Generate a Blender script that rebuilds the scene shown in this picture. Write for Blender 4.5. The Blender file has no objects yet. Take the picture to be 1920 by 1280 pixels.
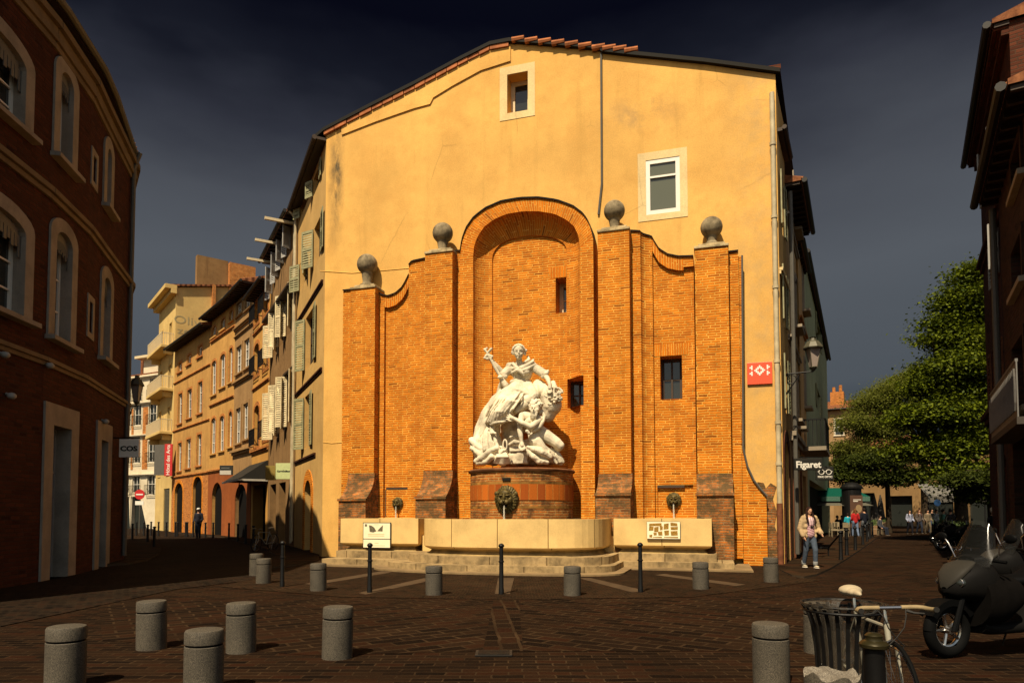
import bpy, bmesh, math, random
import numpy as np
from mathutils import Vector, Matrix, noise
from mathutils.geometry import tessellate_polygon
S = bpy.context.scene
COL = S.collection
PI = math.pi
rad = math.radians
random.seed(7)
# ------------------------------------------------------------------ camera
PITCH, ROLL = rad(2.6), rad(-0.08)
CAMZ = 1.55
SH = 0.25 - math.tan(PITCH)
cd = bpy.data.cameras.new('camera'); cam = bpy.data.objects.new('camera', cd); COL.objects.link(cam)
cd.lens = 24; cd.sensor_width = 36; cd.shift_y = SH / 1.5; cd.clip_start = .05; cd.clip_end = 2000
cam.rotation_mode = 'QUATERNION'
CM = Matrix.Rotation(PI / 2 + PITCH, 3, 'X') @ Matrix.Rotation(ROLL, 3, 'Z')
cam.rotation_quaternion = CM.to_quaternion(); cam.location = (0, 0, CAMZ)
S.camera = cam
# ------------------------------------------------------------------ exposure, world, sun
S.view_settings.view_transform = 'Standard'; S.view_settings.look = 'None'
S.view_settings.exposure = 0.55; S.view_settings.gamma = 1
SUN_EL, SUN_AZ = rad(55), rad(25)      # azimuth: to the left behind the camera
ld = bpy.data.lights.new('sun', 'SUN'); ld.energy = 5.0; ld.angle = rad(.5); ld.color = (1, .85, .62)
sun = bpy.data.objects.new('sun', ld); COL.objects.link(sun)
tosun = Vector((-math.sin(SUN_AZ) * math.cos(SUN_EL), -math.cos(SUN_AZ) * math.cos(SUN_EL), math.sin(SUN_EL)))
sun.rotation_mode = 'QUATERNION'; sun.rotation_quaternion = tosun.to_track_quat('Z', 'Y'); sun.location = (0, 0, 60)

W = bpy.data.worlds.new('World'); S.world = W; W.use_nodes = True
def world():
    nt = W.node_tree; n = nt.nodes; n.clear(); L = nt.links.new
    out = n.new('ShaderNodeOutputWorld'); bg = n.new('ShaderNodeBackground')
    sky = n.new('ShaderNodeTexSky'); sky.sky_type = 'NISHITA'; sky.sun_disc = False
    sky.sun_elevation = SUN_EL; sky.sun_rotation = PI + SUN_AZ; sky.air_density = 1.2
    tc = n.new('ShaderNodeTexCoord'); sp = n.new('ShaderNodeSeparateXYZ'); L(tc.outputs['Generated'], sp.inputs[0])
    # storm cloud deck: dark slate with soft banks, lit more strongly low down
    nz = n.new('ShaderNodeTexNoise'); nz.inputs['Scale'].default_value = 2.2; nz.inputs['Detail'].default_value = 5
    mp = n.new('ShaderNodeMapping'); mp.inputs['Scale'].default_value = (1, 1, 2.6); L(tc.outputs['Generated'], mp.inputs[0]); L(mp.outputs[0], nz.inputs['Vector'])
    ad = n.new('ShaderNodeMath'); ad.operation = 'MULTIPLY_ADD'; L(nz.outputs['Fac'], ad.inputs[0]); ad.inputs[1].default_value = .22; L(sp.outputs['Z'], ad.inputs[2])
    su = n.new('ShaderNodeMath'); su.operation = 'SUBTRACT'; L(ad.outputs[0], su.inputs[0]); su.inputs[1].default_value = .11
    cr = n.new('ShaderNodeValToRGB'); L(su.outputs[0], cr.inputs[0]); e = cr.color_ramp.elements
    stops = [(0.0, (.012, .020, .031)), (.09, (.027, .037, .048)), (.17, (.052, .061, .072)), (.30, (.062, .070, .082)), (.40, (.048, .053, .064)), (.49, (.020, .022, .031)), (.54, (.006, .007, .012)), (.60, (.0015, .0018, .005)), (.8, (.003, .004, .007)), (1, (.01, .012, .016))]
    e[0].position, e[0].color = stops[0][0], (*stops[0][1], 1); e[1].position, e[1].color = stops[-1][0], (*stops[-1][1], 1)
    for p, c in stops[1:-1]:
        k = e.new(p); k.color = (*c, 1)
    # open sky only behind the camera, sun side; brightened as fill for shaded fronts
    my = n.new('ShaderNodeMapRange'); L(sp.outputs['Y'], my.inputs[0]); my.inputs[1].default_value = .15; my.inputs[2].default_value = -.6; my.inputs[3].default_value = 0; my.inputs[4].default_value = 1
    sc = n.new('ShaderNodeMix'); sc.data_type = 'RGBA'; sc.blend_type = 'MULTIPLY'; sc.inputs[0].default_value = 1
    L(sky.outputs[0], sc.inputs[6]); sc.inputs[7].default_value = (.85, .72, .58, 1)
    mv = n.new('ShaderNodeMix'); mv.data_type = 'RGBA'; mv.blend_type = 'MULTIPLY'; mv.inputs[0].default_value = 1
    L(cr.outputs[0], mv.inputs[6]); mv.inputs[7].default_value = (10, 10, 10, 1)
    mx = n.new('ShaderNodeMix'); mx.data_type = 'RGBA'; L(my.outputs[0], mx.inputs[0]); L(mv.outputs[2], mx.inputs[6]); L(sc.outputs[2], mx.inputs[7])
    L(mx.outputs[2], bg.inputs[0]); bg.inputs[1].default_value = .1
    L(bg.outputs[0], out.inputs[0])
world()
# ------------------------------------------------------------------ projection helpers
CP = Vector((0, 0, CAMZ))
def ray(px, py):
    d = CM @ Vector(((px - 960) / 1280, (640 - py) / 1280 + SH, -1)); return d / d.y
def on_z(px, py, z=0):
    d = ray(px, py); return CP + d * ((z - CAMZ) / d.z)
def at_y(px, py, y): return CP + ray(px, py) * y
# ------------------------------------------------------------------ objects
def tag(o, label=None, cat=None, group=None, kind=None):
    if label: o['label'] = label
    if cat: o['category'] = cat
    if group: o['group'] = group
    if kind: o['kind'] = kind
    return o
def thing(name, label, cat, loc=(0, 0, 0), rz=0, group=None):
    o = bpy.data.objects.new(name, None); COL.objects.link(o); o.location = loc; o.rotation_euler = (0, 0, rz)
    o.empty_display_size = .3
    return tag(o, label, cat, group)
def copy_tree(o, parent=None):
    c = o.copy(); COL.objects.link(c); c.parent = parent
    for ch in list(o.children): copy_tree(ch, c)
    return c
class MB:
    def __init__(s): s.v = []; s.f = []; s.uv = []; s.mi = []
    def face(s, pts, uv=None, mi=0):
        b = len(s.v); s.v += [tuple(p) for p in pts]; s.f.append(tuple(range(b, b + len(pts)))); s.uv.append(uv); s.mi.append(mi)
    def box(s, x0, x1, y0, y1, z0, z1, mi=0, M=None):
        c = [(x0, y0, z0), (x1, y0, z0), (x1, y1, z0), (x0, y1, z0), (x0, y0, z1), (x1, y0, z1), (x1, y1, z1), (x0, y1, z1)]
        if M: c = [tuple(M @ Vector(p)) for p in c]
        for q in ((0, 3, 2, 1), (4, 5, 6, 7), (0, 1, 5, 4), (1, 2, 6, 5), (2, 3, 7, 6), (3, 0, 4, 7)): s.face([c[i] for i in q], None, mi)
    def poly(s, outer, holes=(), y=0, mi=0, flip=False):
        rings = [[Vector((x, z, 0)) for x, z in outer]] + [[Vector((x, z, 0)) for x, z in h] for h in holes]
        allp = [p for r in rings for p in r]
        for t in tessellate_polygon(rings):
            a, b, c = [allp[i] for i in t]
            if ((b - a).cross(c - a)).z < 0: a, c = c, a
            if flip: a, c = c, a
            s.face([(p.x, y, p.y) for p in (a, b, c)], None, mi)      # CCW in (x,z) faces -y
    def wallring(s, ring, y0, y1, mi=0, inward=False):
        a = sum(ring[i][0] * ring[(i + 1) % len(ring)][1] - ring[(i + 1) % len(ring)][0] * ring[i][1] for i in range(len(ring)))
        r = ring if a > 0 else ring[::-1]
        if inward: r = r[::-1]
        for i in range(len(r)):
            (xa, za), (xb, zb) = r[i], r[(i + 1) % len(r)]
            s.face([(xb, y0, zb), (xa, y0, za), (xa, y1, za), (xb, y1, zb)], None, mi)
    def prism(s, outer, y0, y1, holes=(), mi=0, back=True):
        s.poly(outer, holes, y0, mi)
        if back: s.poly(outer, holes, y1, mi, True)
        s.wallring(outer, y0, y1, mi)
        for h in holes: s.wallring(h, y0, y1, mi, True)
    def tube(s, pts, r, seg=8, mi=0, caps=True):
        pts = [Vector(p) for p in pts]; n = len(pts); rr = r if isinstance(r, (list, tuple)) else [r] * n
        rings = []; up = None
        for i, p in enumerate(pts):
            t = (pts[min(i + 1, n - 1)] - pts[max(i - 1, 0)]).normalized()
            if up is None: up = Vector((0, 0, 1)) if abs(t.z) < .9 else Vector((1, 0, 0))
            a = t.cross(up)
            if a.length < 1e-4: a = t.orthogonal()
            a.normalize(); b = a.cross(t).normalized(); up = b
            rings.append([p + (a * math.cos(k * 2 * PI / seg) + b * math.sin(k * 2 * PI / seg)) * rr[i] for k in range(seg)])
        for i in range(n - 1):
            for k in range(seg):
                k2 = (k + 1) % seg; s.face([rings[i][k2], rings[i][k], rings[i + 1][k], rings[i + 1][k2]], None, mi)
        if caps: s.face(rings[0], None, mi); s.face(rings[-1][::-1], None, mi)
    def lathe(s, prof, seg=24, c=(0, 0, 0), sx=1, sy=1, mi=0, a0=0, a1=2 * PI, M=None):
        full = abs(a1 - a0 - 2 * PI) < 1e-6
        vl = 0
        for i in range(len(prof) - 1):
            (r0, z0), (r1, z1) = prof[i], prof[i + 1]; dl = math.hypot(r1 - r0, z1 - z0); R = max(r0, r1)
            for k in range(seg):
                t0 = a0 + (a1 - a0) * k / seg; t1 = a0 + (a1 - a0) * (k + 1) / seg
                P = lambda r, t, z: (c[0] + r * math.cos(t) * sx, c[1] + r * math.sin(t) * sy, c[2] + z)
                q = [P(r0, t0, z0), P(r0, t1, z0), P(r1, t1, z1), P(r1, t0, z1)]
                uv = [(R * t0, vl), (R * t1, vl), (R * t1, vl + dl), (R * t0, vl + dl)]
                if M: q = [tuple(M @ Vector(p)) for p in q]
                if r0 < 1e-6: q = [q[0], q[2], q[3]]; uv = [uv[0], uv[2], uv[3]]
                elif r1 < 1e-6: q = q[:3]; uv = uv[:3]
                s.face(q, uv, mi)
            vl += dl
    def ball(s, c, r, seg=16, mi=0, sc=(1, 1, 1), M=None):
        rows = seg // 2 + 1
        prof = [(r * math.sin(PI * i / (rows - 1)), -r * math.cos(PI * i / (rows - 1))) for i in range(rows)]
        prof[0] = (0, -r); prof[-1] = (0, r)
        b = MB(); b.lathe(prof, seg)
        for f, uv in zip(b.f, b.uv):
            q = [Vector((b.v[i][0] * sc[0], b.v[i][1] * sc[1], b.v[i][2] * sc[2])) for i in f]
            if M: q = [M @ p for p in q]
            s.face([(p.x + c[0], p.y + c[1], p.z + c[2]) for p in q], uv, mi)
    def xf(s, M):
        s.v = [tuple(M @ Vector(p)) for p in s.v]; return s
    def add(s, o, M=None):
        b = len(s.v); s.v += [tuple(M @ Vector(p)) for p in o.v] if M else o.v
        s.f += [tuple(i + b for i in f) for f in o.f]; s.uv += o.uv; s.mi += o.mi
    def islands(s, name, mats, parent=None, **k):
        par = list(range(len(s.f))); seen = {}
        def fd(i):
            while par[i] != i: par[i] = par[par[i]]; i = par[i]
            return i
        for i, f in enumerate(s.f):
            for v in f:
                key = tuple(round(c, 2) for c in s.v[v])
                if key in seen: par[fd(i)] = fd(seen[key])
                else: seen[key] = i
        g = {}
        for i in range(len(s.f)): g.setdefault(fd(i), []).append(i)
        for ids in g.values():
            b = MB()
            for i in ids: b.face([s.v[v] for v in s.f[i]], s.uv[i], s.mi[i])
            b.build(name, mats, parent, **k)
    def build(s, name, mats, parent=None, smooth=False, bevel=0, merge=None, mods=None):
        me = bpy.data.meshes.new(name); me.from_pydata(s.v, [], s.f)
        if not isinstance(mats, (list, tuple)): mats = [mats]
        for m in mats: me.materials.append(m)
        ul = me.uv_layers.new(name='UVMap'); uvs = np.zeros((len(me.loops), 2), np.float32)
        for p in me.polygons:
            p.material_index = s.mi[p.index]
            u = s.uv[p.index]
            if u is None:
                n = p.normal; ax, ay, az = abs(n.x), abs(n.y), abs(n.z)
                for li in p.loop_indices:
                    co = me.vertices[me.loops[li].vertex_index].co
                    uvs[li] = (co.y, co.z) if ax > ay and ax > az else ((co.x, co.z) if ay >= az else (co.x, co.y))
            else:
                for j, li in enumerate(p.loop_indices): uvs[li] = u[j]
        ul.data.foreach_set('uv', uvs.ravel())
        if merge or smooth or bevel:
            bm = bmesh.new(); bm.from_mesh(me); bmesh.ops.remove_doubles(bm, verts=bm.verts, dist=merge or 1e-4); bm.to_mesh(me); bm.free()
        if smooth:
            me.polygons.foreach_set('use_smooth', [True] * len(me.polygons))
            try: me.set_sharp_from_angle(angle=rad(42))
            except Exception: pass
        o = bpy.data.objects.new(name, me); COL.objects.link(o)
        if parent: o.parent = parent
        if bevel:
            b = o.modifiers.new('bevel', 'BEVEL'); b.width = bevel; b.segments = 2; b.limit_method = 'ANGLE'; b.angle_limit = rad(40)
        return o
def smoothstep(a, b, x):
    t = min(1, max(0, (x - a) / (b - a))); return t * t * (3 - 2 * t)
# ------------------------------------------------------------------ materials
class NT:
    def __init__(s, name):
        s.m = bpy.data.materials.new(name); s.m.use_nodes = True; s.t = s.m.node_tree; s.t.nodes.clear()
        s.out = s.t.nodes.new('ShaderNodeOutputMaterial'); s.b = s.t.nodes.new('ShaderNodeBsdfPrincipled'); s.l(s.b.outputs[0], s.out.inputs[0])
    def n(s, k): return s.t.nodes.new('ShaderNode' + k)
    def l(s, a, b): s.t.links.new(a, b)
    def setv(s, inp, v):
        if hasattr(v, 'links'): s.l(v, inp)
        elif isinstance(v, (tuple, list)) and len(v) == 3 and inp.type == 'RGBA': inp.default_value = (*v, 1)
        else: inp.default_value = v
    def mix(s, f, a, b, mode='MIX'):
        m = s.n('Mix'); m.data_type = 'RGBA'; m.blend_type = mode; s.setv(m.inputs[0], f); s.setv(m.inputs[6], a); s.setv(m.inputs[7], b); return m.outputs[2]
    def math(s, op, a, b=0, c=0, clamp=False):
        m = s.n('Math'); m.operation = op; m.use_clamp = clamp; s.setv(m.inputs[0], a); s.setv(m.inputs[1], b); s.setv(m.inputs[2], c); return m.outputs[0]
    def uv(s): return s.n('UVMap').outputs[0]
    def obj(s): return s.n('TexCoord').outputs['Object']
    def mapv(s, v, scale=(1, 1, 1), loc=(0, 0, 0), rot=(0, 0, 0)):
        m = s.n('Mapping'); s.l(v, m.inputs[0]); m.inputs['Scale'].default_value = scale; m.inputs['Location'].default_value = loc; m.inputs['Rotation'].default_value = rot; return m.outputs[0]
    def noise(s, v, sc, det=4, rough=.55, col=False):
        m = s.n('TexNoise'); s.l(v, m.inputs['Vector']); m.inputs['Scale'].default_value = sc; m.inputs['Detail'].default_value = det; m.inputs['Roughness'].default_value = rough
        return m.outputs['Color' if col else 'Fac']
    def ramp(s, f, stops, interp='LINEAR'):
        m = s.n('ValToRGB'); s.l(f, m.inputs[0]); m.color_ramp.interpolation = interp; e = m.color_ramp.elements
        q = [(p, (c, c, c) if isinstance(c, (int, float)) else c) for p, c in stops]
        e[0].position, e[0].color = q[0][0], (*q[0][1], 1); e[1].position, e[1].color = q[-1][0], (*q[-1][1], 1)
        for p, c in q[1:-1]: k = e.new(p); k.color = (*c, 1)
        return m.outputs[0]
    def bump(s, h, st=.3, d=.02):
        m = s.n('Bump'); m.inputs['Strength'].default_value = st; m.inputs['Distance'].default_value = d; s.l(h, m.inputs['Height']); s.l(m.outputs[0], s.b.inputs['Normal'])
    def fin(s, col, rough=.8, metal=0, spec=.3):
        s.setv(s.b.inputs['Base Color'], col); s.setv(s.b.inputs['Roughness'], rough); s.b.inputs['Metallic'].default_value = metal
        s.b.inputs['Specular IOR Level'].default_value = spec; return s.m
def plain(name, c, rough=.6, metal=0, spec=.4, var=.12, sc=8, bump=.1):
    t = NT(name); o = t.obj(); nz = t.noise(o, sc, 4); r = t.ramp(nz, [(.25, 1 - var * 1.6), (.75, 1 + 0.0)])
    t.bump(t.noise(o, sc * 6, 3), bump, .01)
    return t.fin(t.mix(1, c, r, 'MULTIPLY'), rough, metal, spec)
def plaster(name, c, dark=None, streak=.35, sc=1, bump=.25, patch=None):
    t = NT(name); o = t.obj(); dark = dark or tuple(x * .55 for x in c)
    big = t.noise(o, .35 * sc, 5, .6); mid = t.noise(o, 2.2 * sc, 6, .65); fine = t.noise(o, 26, 5, .7)
    col = t.mix(t.ramp(big, [(.35, 0), (.68, 1)]), tuple(x * .76 for x in c), tuple(min(1, x * 1.04) for x in c))
    col = t.mix(t.ramp(t.noise(o, .9 * sc, 6, .7), [(.47, 0), (.6, .35)]), col, tuple(x * y for x, y in zip(c, (.72, .66, .6))))
    vo = t.n('TexVoronoi'); vo.feature = 'DISTANCE_TO_EDGE'; t.l(t.mix(.12, o, t.noise(o, 1.4, 4, .7, True)), vo.inputs['Vector']); vo.inputs['Scale'].default_value = .42; crk = t.math('MULTIPLY', t.ramp(vo.outputs['Distance'], [(0, 1), (.006, 0)]), t.ramp(t.noise(o, .5, 3), [(.55, 0), (.62, .5)])); col = t.mix(crk, col, tuple(x * .4 for x in c))
    col = t.mix(t.ramp(mid, [(.5, 0), (.8, .4)]), col, dark)
    st = t.noise(t.mapv(o, (1.6, 1.6, .12)), 1.3, 4, .6)
    col = t.mix(t.math('MULTIPLY', t.ramp(st, [(.56, 0), (.78, 1)]), streak), col, dark)
    col = t.mix(.35, col, t.ramp(fine, [(.25, .5), (.75, 1.35)]), 'MULTIPLY')
    if patch: col = patch(t, o, col)
    h = t.math('ADD', t.math('MULTIPLY', fine, .5), t.math('MULTIPLY', mid, .9))
    t.bump(h, bump, .03)
    return t.fin(col, .92, 0, .15)
def brick(name, c1, c2, mort, w=.34, h=.075, ms=.014, dirt=.35, rot=False, pale=None, bump=.6, shade=None):
    t = NT(name); u = t.uv()
    if rot: u = t.mapv(u, (1, 1, 1), rot=(0, 0, PI / 2))
    wob = t.noise(u, 1.7, 3, .6, True); wob2 = t.noise(u, 14, 2, .5, True)
    v = t.n('VectorMath'); v.operation = 'MULTIPLY_ADD'; t.l(wob, v.inputs[0]); v.inputs[1].default_value = (.05, .05, 0); t.l(u, v.inputs[2])
    v2 = t.n('VectorMath'); v2.operation = 'MULTIPLY_ADD'; t.l(wob2, v2.inputs[0]); v2.inputs[1].default_value = (.03, .018, 0); t.l(v.outputs[0], v2.inputs[2])
    b = t.n('TexBrick'); t.l(v2.outputs[0], b.inputs['Vector']); b.inputs['Scale'].default_value = 1; b.inputs['Brick Width'].default_value = w; b.inputs['Row Height'].default_value = h
    b.inputs['Mortar Size'].default_value = ms; b.inputs['Mortar Smooth'].default_value = .35; b.offset = .42; b.squash = .8; b.squash_frequency = 3
    b.inputs['Color1'].default_value = (0, 0, 0, 1); b.inputs['Color2'].default_value = (1, 1, 1, 1); b.inputs['Mortar'].default_value = (.5, .5, .5, 1); b.inputs['Bias'].default_value = 0
    pale = pale or tuple(min(1, x * 1.25) for x in c1)
    col = t.ramp(b.outputs['Color'], [(0, tuple(x * .5 for x in c2)), (.05, c2), (.3, tuple((x + y) / 2 for x, y in zip(c1, c2))), (.6, c1), (.9, pale), (1, c1)])
    grain = t.noise(u, 45, 4, .7); big = t.noise(u, .8, 5, .6)
    col = t.mix(.5, col, t.ramp(grain, [(.2, .45), (.8, 1.4)]), 'MULTIPLY')
    mo = t.mix(t.ramp(t.noise(u, 3.1, 4), [(.4, 0), (.65, 1)]), mort, tuple(x * .55 for x in mort))
    col = t.mix(b.outputs['Fac'], col, mo)
    col = t.mix(t.math('MULTIPLY', t.ramp(big, [(.42, 0), (.75, 1)]), dirt), col, tuple(x * .3 for x in c2))
    sv = t.noise(t.mapv(u, (2.2, .22, 1)), 1.5, 5, .65); col = t.mix(t.math('MULTIPLY', t.ramp(sv, [(.52, 0), (.75, 1)]), dirt * .9), col, tuple(x * .35 for x in c2))
    if shade: col = shade(t, col)
    hh = t.math('SUBTRACT', t.math('MULTIPLY', grain, .35), b.outputs['Fac'])
    t.bump(hh, bump, .02)
    return t.fin(col, .9, 0, .15)
def glassm(name, c=(.012, .014, .016), rough=.06):
    t = NT(name); t.bump(t.noise(t.obj(), 1.2, 2), .04, .05); return t.fin(c, rough, 0, .6)
def granite(name, c):
    t = NT(name); o = t.obj(); a = t.noise(o, 90, 4, .85); b = t.noise(o, 220, 2, .8); g = t.noise(o, 3, 4, .6)
    col = t.mix(t.ramp(a, [(.40, 0), (.56, 1)]), tuple(x * .35 for x in c), c)
    col = t.mix(t.ramp(b, [(.54, 0), (.64, 1)]), col, tuple(min(1, x * 2.6) for x in c))
    col = t.mix(.8, col, t.ramp(g, [(.3, .6), (.75, 1.15)]), 'MULTIPLY'); t.bump(a, .35, .006)
    return t.fin(col, .75, 0, .3)
def wet_stone(name, c, dk=.35, sc=3, streak=.6):
    t = NT(name); o = t.obj(); a = t.noise(o, sc, 6, .65); f = t.noise(o, 40, 4, .7)
    s_ = t.noise(t.mapv(o, (4, 4, .4)), 1.6, 4, .6)
    col = t.mix(t.ramp(a, [(.42, 0), (.75, 1)]), c, tuple(x * dk for x in c))
    col = t.mix(t.math('MULTIPLY', t.ramp(s_, [(.5, 0), (.8, 1)]), streak), col, tuple(x * dk for x in c))
    col = t.mix(.35, col, t.ramp(f, [(.2, .5), (.8, 1.4)]), 'MULTIPLY'); t.bump(f, .25, .01)
    return t.fin(col, .85, 0, .2)

def gable_patch(t, o, col):
    # rain stain under the roof corner, patchy grey by the right edge, darker repaired band low down (shapes that stay put)
    sp = t.n('SeparateXYZ'); t.l(o, sp.inputs[0]); X, Z = sp.outputs['X'], sp.outputs['Z']
    wob = t.noise(t.mapv(o, (1, 1, .35)), 2.2, 5, .7)
    def band(v, c, w): return t.math('SUBTRACT', 1, t.math('DIVIDE', t.math('ABSOLUTE', t.math('SUBTRACT', v, c)), w), clamp=True)
    m = t.math('MULTIPLY', band(X, .42, .38), t.math('MULTIPLY', band(Z, 13.6, 2.9), t.ramp(wob, [(.35, 0), (.62, 1)])))
    col = t.mix(t.math('MULTIPLY', m, 1.5, clamp=True), col, (.09, .07, .04))
    m2 = t.math('MULTIPLY', band(X, 11.2, 1.6), t.math('MULTIPLY', band(Z, 14.1, .75), t.ramp(t.noise(o, 1.1, 5, .7), [(.45, 0), (.62, 1)])))
    col = t.mix(t.math('MULTIPLY', m2, .75), col, (.30, .2, .1))
    m3 = t.math('MULTIPLY', band(X, 14.7, 1.2), t.ramp(t.noise(o, 1.6, 6, .7), [(.42, 0), (.62, 1)]))
    col = t.mix(t.math('MULTIPLY', m3, .4), col, (.36, .26, .13))
    return col
M = {}
M['plaster'] = plaster('ochre_plaster', (.76, .43, .115), (.46, .26, .065), .65, patch=gable_patch)
M['trim'] = plaster('cream_trim', (.78, .58, .28), (.5, .36, .16), .2)
OB = ((.54, .150, .006), (.46, .112, .005), (.78, .40, .07))
M['brick'] = brick('orange_brick', *OB)
M['brick_rad'] = brick('orange_voussoirs', *OB, w=.40, h=.085, ms=.012, dirt=.2)
def damp(t, col):
    nz = t.noise(t.uv(), 3.2, 6, .72); return t.mix(t.ramp(nz, [(.40, 0), (.58, .92)]), col, (.085, .055, .022))
M['brick_damp'] = brick('weathered_brick', (.42, .13, .022), (.2, .06, .014), (.34, .22, .1), shade=damp)
M['red_panel'] = brick('red_brick_panel', (.40, .10, .010), (.28, .06, .008), (.5, .24, .05), w=.31, h=2.0, ms=.008, dirt=.15)
M['yellow_band'] = plain('pale_stone_band', (.42, .2, .04), .85, 0, .2, .6, 3)
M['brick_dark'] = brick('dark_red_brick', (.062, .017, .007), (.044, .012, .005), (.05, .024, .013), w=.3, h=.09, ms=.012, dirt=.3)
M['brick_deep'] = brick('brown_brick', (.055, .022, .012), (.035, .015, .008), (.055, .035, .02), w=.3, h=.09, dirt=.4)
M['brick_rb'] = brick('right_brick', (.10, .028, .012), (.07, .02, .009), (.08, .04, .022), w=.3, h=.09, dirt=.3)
M['basin'] = wet_stone('basin_limestone', (.74, .5, .19), .72, 1.2, .25)
M['step'] = wet_stone('step_stone', (.34, .24, .11), .22, 2.2, .9)
M['apron'] = wet_stone('apron_stone', (.24, .16, .075), .5, 1.4, .3)
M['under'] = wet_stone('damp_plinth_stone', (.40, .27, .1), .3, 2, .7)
M['voussoir'] = brick('lintel_bricks', *OB, w=.088, h=2, ms=.01, dirt=.1)
M['cap'] = wet_stone('cap_stone', (.5, .38, .2), .14, 3, .7)
M['ball'] = wet_stone('lichen_stone', (.27, .21, .12), .06, 2.6, .9)
M['marble'] = wet_stone('carved_marble', (.74, .64, .45), .42, 1.8, .35)
M['lead'] = plain('lead_flashing', (.012, .010, .007), .75, 0, .15)
M['zinc'] = plain('zinc', (.12, .11, .09), .6, .3, .3)
M['bronze'] = plain('bronze', (.17, .12, .03), .6, .2, .3, .6, 14, .4)
M['iron'] = plain('black_iron', (.0045, .004, .0035), .5, .0, .3)
M['ironmatte'] = plain('dark_iron', (.02, .018, .015), .6, .3)
M['wood_dk'] = plain('dark_wood', (.05, .03, .016), .7)
M['white'] = plain('white_paint', (.75, .7, .6), .5, 0, .4, .05)
M['cream'] = plain('cream_paint', (.62, .5, .3), .6, 0, .3, .1)
M['grey_paint'] = plain('grey_paint', (.28, .27, .24), .6)
M['shutter'] = plain('sage_shutter_paint', (.34, .32, .17), .65, 0, .3, .3, 5)
M['shutter_pale'] = plain('pale_shutter_paint', (.76, .62, .36), .65, 0, .3, .3, 5)
M['shutter_grey'] = plain('grey_shutter_paint', (.42, .40, .36), .65)
M['glass'] = glassm('window_glass', (.022, .025, .022)); M['glass_g'] = glassm('sky_reflection_glass', (.10, .105, .07))  # second pane: sky reflection put into its grey-green base colour
M['black'] = plain('dark_interior', (.006, .005, .004), .9, 0, .1)
M['pipe'] = plain('painted_pipe', (.55, .45, .27), .55, 0, .4, .3, 3)
M['rust'] = plain('rusty_pipe', (.2, .07, .03), .8, 0, .2, .4, 6)
def tiles():
    t = NT('roof_tiles'); u = t.uv(); w = t.n('TexWave'); w.wave_type = 'BANDS'; w.bands_direction = 'X'; t.l(u, w.inputs['Vector']); w.inputs['Scale'].default_value = .8; w.inputs['Distortion'].default_value = .4
    a = t.noise(u, 6, 5, .7); col = t.mix(t.ramp(a, [(.35, 0), (.7, 1)]), (.11, .04, .02), (.3, .12, .05)); t.bump(w.outputs['Fac'], .8, .06)
    return t.fin(col, .9, 0, .1)
M['tiles'] = tiles()
M['tile_terra'] = plain('terracotta_tile', (.5, .17, .06), .85, 0, .2, .4, 3)
M['granite'] = granite('bollard_granite', (.115, .098, .07))
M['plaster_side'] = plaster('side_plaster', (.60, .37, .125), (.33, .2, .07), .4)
M['brick_ped'] = brick('pedestal_brick', (.44, .13, .02), (.24, .07, .014), (.5, .3, .1), shade=lambda t, c: t.mix(t.ramp(t.noise(t.uv(), 2.2, 6, .72), [(.46, 0), (.62, .85)]), c, (.06, .03, .012)))
M['slab'] = wet_stone('pedestal_slab', (.2, .08, .03), .3, 3, .5)
M['water'] = plain('basin_water', (.04, .045, .03), .08, 0, .6, .1)
def wj():
    t = NT('falling_water'); t.b.inputs['Transmission Weight'].default_value = .6; return t.fin((.8, .75, .6), .15, 0, .5)
M['water_jet'] = wj()
def joints(name, base, w, dk, h=3.0, sc=1.3):   # stone slabs with fine vertical joints
    t = NT(name); u = t.uv(); o = t.obj(); b = t.n('TexBrick'); t.l(u, b.inputs['Vector']); b.inputs['Scale'].default_value = 1; b.inputs['Brick Width'].default_value = w; b.inputs['Row Height'].default_value = h; b.inputs['Mortar Size'].default_value = .012
    b.offset = 0; b.inputs['Color1'].default_value = (.88, .88, .88, 1); b.inputs['Color2'].default_value = (1.08, 1.08, 1.08, 1); b.inputs['Mortar'].default_value = (.25, .2, .12, 1)
    a = t.noise(o, sc, 6, .65); f = t.noise(o, 40, 4, .7); s_ = t.noise(t.mapv(o, (4, 4, .4)), 1.6, 4, .6)
    col = t.mix(t.ramp(a, [(.42, 0), (.72, 1)]), base, tuple(x * dk for x in base)); col = t.mix(t.math('MULTIPLY', t.ramp(s_, [(.52, 0), (.8, 1)]), .5 if dk < .5 else .25), col, tuple(x * dk for x in base))
    col = t.mix(.3, col, t.ramp(f, [(.2, .5), (.8, 1.4)]), 'MULTIPLY'); col = t.mix(1, col, b.outputs['Color'], 'MULTIPLY'); t.bump(f, .2, .01)
    return t.fin(col, .8, 0, .2)
M['basin_uv'] = joints('basin_slabs', (.74, .5, .19), 1.35, .74)
M['step_uv'] = joints('step_blocks', (.36, .25, .115), 1.5, .25, sc=2.6)
M['paper'] = plain('enamel_panel', (.82, .74, .5), .5, 0, .3, .05)
M['drawing'] = plain('grey_print', (.2, .17, .1), .6, 0, .3, .5, 30)
M['caption'] = plain('ochre_print', (.6, .45, .2), .6)
M['mapink'] = plain('ochre_map_print', (.45, .24, .03), .6, 0, .3, .5, 40)
M['redtile'] = plain('orange_red_tile', (.75, .09, .03), .35, 0, .5, .1, 20)
M['whitetile'] = plain('white_tile', (.85, .78, .68), .35, 0, .5, .05)
M['recess'] = plain('socket_shade_tone', (.28, .22, .14), .9)  # darker marble tone painting the shade in the statue's eye sockets
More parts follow.
